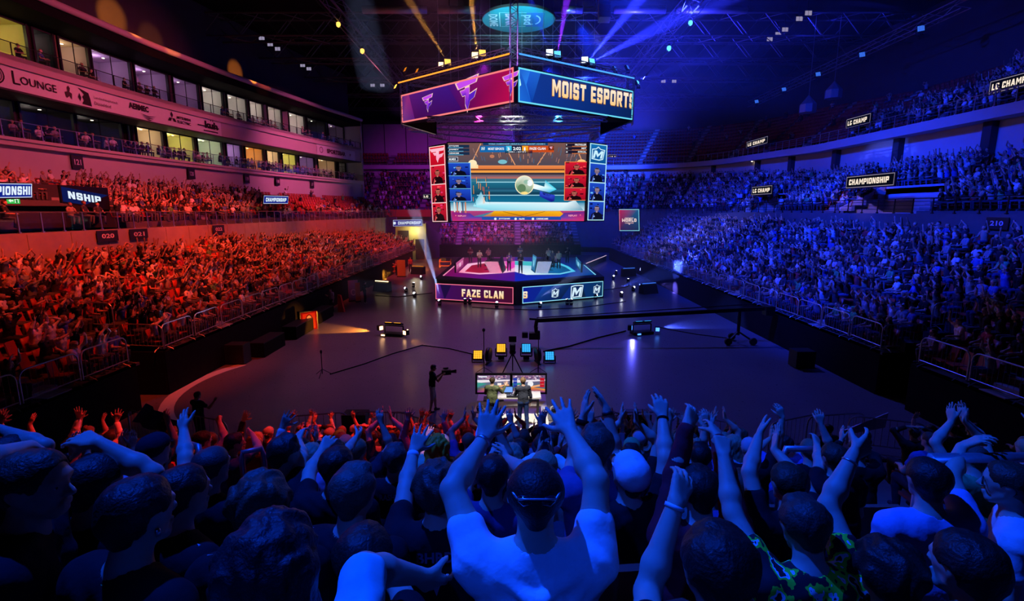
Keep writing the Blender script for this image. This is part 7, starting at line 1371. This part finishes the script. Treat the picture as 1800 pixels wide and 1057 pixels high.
def seats_along(name, k0, k1, occ, face, place, spacing=.56, aisle=9.5, back=.6, tilt=0.0):
    path, d0, tread, n, zf, skip, sgn = STANDS[name]
    for k in range(k0, min(k1, n)):
        P = path(d0 + sgn * (k * tread + back)); Z = np.broadcast_to(zf(k), len(P)); sg = np.r_[0, np.cumsum(np.linalg.norm(np.diff(P, axis=0), axis=1))]
        s = .3; base = path(d0); bs = np.r_[0, np.cumsum(np.linalg.norm(np.diff(base, axis=0), axis=1))]
        while s < sg[-1]:
            x, y, z = np.interp(s, sg, P[:, 0]), np.interp(s, sg, P[:, 1]), np.interp(s, sg, Z)
            f = s / sg[-1] * bs[-1]; s += spacing
            if (f % aisle) < 1.25 or (skip and skip(k, x, y)): continue
            u, v, Zc = proj([(x, y, z + 1)]); 
            if Zc[0] < 1 or not (-60 < u[0] < 1860 and -40 < v[0] < 1100): continue
            SPOTS.append((x, y, z, face(x, y), place, k, RNG.random() < occ(x, y, k, u[0], v[0])))
fL = lambda x, y: -math.pi / 2 + .25 * (1 if y < 40 else -1) * min(abs(y - 44) / 30, 1); fR = lambda x, y: math.pi / 2 - .25 * (1 if y < 40 else -1) * min(abs(y - 44) / 30, 1)
def fRR(x, y): return math.atan2(-( .4 - x), (48 - y)) if True else 0
seats_along('stand_left', 0, 11, lambda x, y, k, u, v: .84 if y > 20 else .55, fL, 'left lower stand')
seats_along('stand_right', 0, 10, lambda x, y, k, u, v: .93 if y > 20 else .6, fR, 'right lower stand')
seats_along('stand_far', 0, 9, lambda x, y, k, u, v: .9, lambda x, y: math.pi, 'far lower stand')
seats_along('stand_left_upper', 0, 7, lambda x, y, k, u, v: .86 if y < 53 else (.5 if y < 58 else (.06 if k > 1 else .25)), fL, 'left upper stand')
seats_along('stand_right_middle', 0, 8, lambda x, y, k, u, v: .92, fRR, 'right middle tier')
seats_along('stand_right_top', 0, 10, lambda x, y, k, u, v: (.9 if y < 46 else .5 if (y < 54 and k < 6) else .02) if x > 25 else .02, fRR, 'top tier')
near_rows = []
for k in range(2, 15):
    y = .85 * k; z = 5.75 - .35 * k + 0.0
    x0 = -min(1.15 * y + 1.2, 12.6)
    for i in range(60):
        x = x0 + .6 * i + RNG.uniform(-.06, .06)
        if x > -x0: break
        if 4.4 < x * 1.0 < 5.3 or -5.6 < x < -4.9: continue                      # aisles
        p = (.82 if abs(x) < 6 else .62) * (1.0 if k > 4 else .5)
        if x / y > .5 and k > 6: p *= .25
        if x / y < -.5 and k > 8: p *= .2
        if RNG.random() > p: continue
        c = V3(x, y + .02, z + 1.22)
        if any(np.linalg.norm((c - h)[:2]) < .62 for h in HEROES): continue
        u, v, Zc = proj([c]); 
        if any(abs(proj([h])[0][0] - u[0]) < 60 * 1.7 / Zc[0] and Zc[0] < proj([h])[2][0] for h in HEROES): continue
        if not (-40 < u[0] < 1840 and v[0] < 1150): continue
        near_rows.append((x, y, z, 16 - k))
cnt = {}
for x, y, z, row in near_rows:
    cnt[row] = cnt.get(row, 0) + 1; vi = int(RNG.choice([2, 13, 6, 9, 8])) if row < 6 and RNG.random() < .6 else int(RNG.choice([0, 1, 3, 4, 5, 7, 10, 11, 12, 2, 9, 13], p=[.09, .08, .1, .09, .1, .05, .05, .06, .1, .12, .08, .08])); sn, sc_, _ = random.choices(SHIRTS, weights=[10, 12, 34, 22, 8, 4, 3, 3])[0]
    sh = tuple(q * random.uniform(.8, 1.2) for q in sc_); spectator(vi, (x, y, z), R(random.uniform(-10, 10)), '%s-shirted spectator %s, %s row of the near crowd, %s from left' % (sn, PTXT[VAR[vi][0]], ORD[row - 1], ORD[min(cnt[row], 29) - 1]), 'near crowd', sh, random.choice(HAIRS), (.03, .035, .05)); seat_spots.append((x, y - .02, z, 0.0))
n_people = sum(1 for o in COL.objects if o.parent is None and o.get('category') == 'person')
occ_ = [s for s in SPOTS if s[6]]; emp = [s for s in SPOTS if not s[6]]
dist_ = lambda s: math.dist((s[0], s[1], s[2]), (0, 0, CAMZ)); occ_.sort(key=dist_)
def clear_view(s):
    u, v, Z = proj([(s[0], s[1], s[2] + 1)]); return 5 < u[0] < 1795 and v[0] < 700
near_ok = [s for s in occ_ if clear_view(s)]; singles = near_ok[:max(0, 300 - n_people)]; sid = set(id(s) for s in singles); mass = [s for s in occ_ if id(s) not in sid]
singles.sort(key=lambda s: (s[4], s[5], s[1])); cnt = {}
for s in singles:
    x, y, z, yw_, place, row, _ = s; kk = (place, row); cnt[kk] = cnt.get(kk, 0) + 1; vi = random.randrange(14); sn, sc_, _w = random.choices(SHIRTS, weights=SW)[0]
    spectator(vi, (x, y, z), yw_ + R(random.uniform(-12, 12)), '%s-shirted spectator %s, %s row of the %s, %s from near end' % (sn, PTXT[VAR[vi][0]], ORD[row], place, ORD[min(cnt[kk], 29) - 1]), 'spectators in the ' + place, tuple(q * random.uniform(.8, 1.2) for q in sc_), random.choice(HAIRS), random.choice([(.03, .035, .05), (.06, .08, .16), (.1, .1, .1)]))
# people along the lounge balconies and walkways join the mass
def along(P, z, step, prob, yaw, seed):
    r = np.random.default_rng(seed); sg = np.r_[0, np.cumsum(np.linalg.norm(np.diff(P, axis=0), axis=1))]; s = 12.0
    while s < sg[-1] - 1:
        if r.random() < prob(np.interp(s, sg, P[:, 1])): mass.append((np.interp(s, sg, P[:, 0]), np.interp(s, sg, P[:, 1]), z - .1 + .2 * r.random(), yaw + r.uniform(-.5, .5), 'x', 0, True))
        s += step
along(lcurve(-.3), 11.85, .62, lambda y: .75 if y > 36 else .35, -math.pi / 2, 1); along(lcurve(-.4), 16.85, .8, lambda y: .45 if y > 33 else .2, -math.pi / 2, 2); along(lcurve(8.0), LWZ + .3, .9, lambda y: .45, -math.pi / 2, 3)
Vs, Fs, Cs = [], [], []; off = 0
for x, y, z, yw_, *_ in mass:
    k, V, F, Pn = LOW[RNG.integers(len(LOW)) if _[0] != 'x' else int(RNG.choice([2, 9, 10]))]; a = yw_ + RNG.uniform(-.25, .25); c_, s_ = math.cos(a), math.sin(a); sc_ = RNG.uniform(.92, 1.06); Q = V * sc_
    Q = np.stack([Q[:, 0] * c_ - Q[:, 1] * s_ + x, Q[:, 0] * s_ + Q[:, 1] * c_ + y, Q[:, 2] + z], 1); Vs.append(Q); Fs.append(F + off); off += len(V)
    sh = np.array(random.choices(SHIRTS, weights=SW)[0][1]) * RNG.uniform(.75, 1.2); pal = np.array([random.choice(SKINS), random.choice(HAIRS), sh, random.choice([(.03, .035, .05), (.06, .08, .16), (.1, .1, .1)])]); Cs.append(pal[Pn])
me = np_mesh('crowd', np.concatenate(Vs), np.concatenate(Fs)); ca = me.color_attributes.new('col', 'FLOAT_COLOR', 'CORNER'); Cc = np.repeat(np.concatenate(Cs), 4, axis=0); ca.data.foreach_set('color', np.c_[Cc, np.ones(len(Cc))].astype(np.float32).ravel())
tag(mesh_obj('crowd', me, M['crowd_cloth']), 'mass of seated spectators filling the left, right and far stands', 'crowd', None, 'stuff')

# ---------------------------------------------------------------- seats
def seat_geo():
    mb = MB(); mb.box((0, 0, .33), (.46, .42, .05)); mb.add([(-.23, -.26, .32), (.23, -.26, .32), (.23, -.21, .32), (-.23, -.21, .32), (-.21, -.36, .8), (.21, -.36, .8), (.21, -.32, .81), (-.21, -.32, .81)], [(3, 2, 1, 0), (4, 5, 6, 7), (0, 1, 5, 4), (1, 2, 6, 5), (2, 3, 7, 6), (3, 0, 4, 7)]); mb.box((0, -.1, .16), (.08, .12, .32)); return mb
sp_ = seat_geo().build('stadium_seat', M['seat_plastic']); seat_me = sp_.data; first = [sp_]
def add_seat(x, y, z, a, label, group):
    o = first.pop() if first else sp_.copy()
    if o is not sp_: COL.objects.link(o)
    o.location = (x, y, z); o.rotation_euler = (0, 0, a); tag(o, label, 'seat', group)
seat_n = 0
for x, y, z, a in seat_spots: add_seat(x, y, z, a, 'dark stadium seat under a spectator of the near crowd', 'seats of the near crowd'); seat_n += 1
emp_vis = sorted([s for s in emp if clear_view(s)], key=dist_)[:max(0, 300 - seat_n)]; eid = set(id(s) for s in emp_vis)
for s in emp_vis: add_seat(s[0], s[1], s[2], s[3], 'empty red seat in the %s row of the %s' % (ORD[s[5]], s[4]), 'empty seats, %s row of the %s' % (ORD[s[5]], s[4]))
b = seat_geo(); SV = np.array([tuple(v) for v in b.v]); SF = np.array(b.f); Vs, Fs = [], []; off = 0
for s in SPOTS:
    if id(s) in eid: continue
    c_, s_ = math.cos(s[3]), math.sin(s[3]); Vs.append(np.stack([SV[:, 0] * c_ - SV[:, 1] * s_ + s[0], SV[:, 0] * s_ + SV[:, 1] * c_ + s[1], SV[:, 2] + s[2]], 1)); Fs.append(SF + off); off += len(SV)
tag(mesh_obj('seat_rows', np_mesh('seats', np.concatenate(Vs), np.concatenate(Fs), False), M['seat_plastic']), 'rows of red stadium seats in the left, right and far stands', 'seats', None, 'stuff')
# aisle stairs with pale nosings
def aisles(name, aisle, m, sname):
    path, d0, tread, n, zf, skip, sgn = STANDS[name]; base = path(d0); bs = np.r_[0, np.cumsum(np.linalg.norm(np.diff(base, axis=0), axis=1))]; mb = MB()
    for k in range(n):
        for h in (0, .5):
            P, Q = path(d0 + sgn * (k + h) * tread), path(d0 + sgn * (k + h + .5) * tread); Z = np.broadcast_to(zf(k), len(P)); Zn = np.broadcast_to(zf(k + 1), len(P)); sg = np.r_[0, np.cumsum(np.linalg.norm(np.diff(P, axis=0), axis=1))]
            for i in range(int(bs[-1] / aisle) + 1):
                f0, f1 = (i * aisle + .12) / bs[-1] * sg[-1], (i * aisle + 1.0) / bs[-1] * sg[-1]
                if f1 > sg[-1]: continue
                g = lambda A, f: (np.interp(f, sg, A[:, 0]), np.interp(f, sg, A[:, 1])); z = np.interp(f0, sg, Z); z2 = z + (np.interp(f0, sg, Zn) - z) * h + .03
                if skip and skip(k, *g(P, f0)): continue
                a, b_, c, d = g(P, f0), g(P, f1), g(Q, f1), g(Q, f0); mb.prism([a, b_, c, d] if sgn * 1 > 0 else [a, b_, c, d], z - .02, z2)
    tag(mb.build(sname, m), kind='structure')
for nm, s_ in (('stand_left', 'trim_stairs_left'), ('stand_right', 'trim_stairs_right'), ('stand_far', 'trim_stairs_far'), ('stand_left_upper', 'trim_stairs_upper'), ('stand_right_middle', 'trim_stairs_middle'), ('stand_right_top', 'trim_stairs_top')): aisles(nm, 9.5, M['concrete'], s_)
# ================================================================ HAZE AND BEAMS
def haze(name, lo, hi, dens, label, col=(1, 1, 1), aniso=.0):
    m = bpy.data.materials.new(name); m.use_nodes = True; nt = m.node_tree; nt.nodes.clear(); v = nt.nodes.new('ShaderNodeVolumeScatter'); v.inputs['Color'].default_value = (*col, 1); v.inputs['Density'].default_value = dens; v.inputs['Anisotropy'].default_value = aniso
    o = nt.nodes.new('ShaderNodeOutputMaterial'); nt.links.new(v.outputs[0], o.inputs['Volume']); b = MB(); lo, hi = Vector(lo), Vector(hi); b.box((lo + hi) / 2, hi - lo); tag(b.build(name, m), label, 'haze', None, 'stuff')
haze('haze', (-10, 33, 15.2), (40, 84, 27.2), .003, 'thin stage haze drifting round the hanging cube and under the roof')
haze('haze', (-13.8, 34, .02), (14.6, 66, 7.5), .005, 'thin stage haze over the stage and the floor round it')
def beam(u, v, y, u2, v2, y2, col, w, cone, rad=.05, z=None):
    w *= 7 if z is None else 2.5
    a = PY(u, v, y) if z is None else G(u, v) + Vector((0, 0, z)); spot('beam', a, PY(u2, v2, y2), col, w, cone, .35, rad)
AMB, VIO, DBL, WBL = (1, .42, .06), (.22, .02, 1), (.02, .03, 1), (.4, .5, 1)
beam(838, 92, 43, 824, -40, 43.5, AMB, 80000, 7); beam(785, 106, 45.5, 712, -10, 47, AMB, 45000, 7)
beam(980, 92, 43, 1004, -40, 43.5, VIO, 120000, 9); beam(1036, 104, 44, 1140, -20, 46, DBL, 300000, 9); beam(1044, 107, 44, 1290, -20, 48, DBL, 200000, 10); beam(962, 80, 43, 940, 20, 44, DBL, 40000, 8); beam(1122, 140, 47, 1560, 10, 60, DBL, 60000, 9)
beam(773, 530, 0, 741, 412, 39.5, WBL, 110000, 8, z=.6); beam(884, 536, 0, 903, 420, 46, (.5, .35, 1), 150000, 6, z=.6); beam(949, 536, 0, 985, 500, 37.5, WBL, 20000, 8, z=.6); beam(1047, 522, 0, 1150, 474, 42, WBL, 2200, 10, z=.6); beam(1090, 516, 0, 1200, 470, 46, (.05, .1, 1), 9000, 26, z=.6); beam(727, 517, 0, 660, 505, 38, WBL, 3000, 8, z=.6)
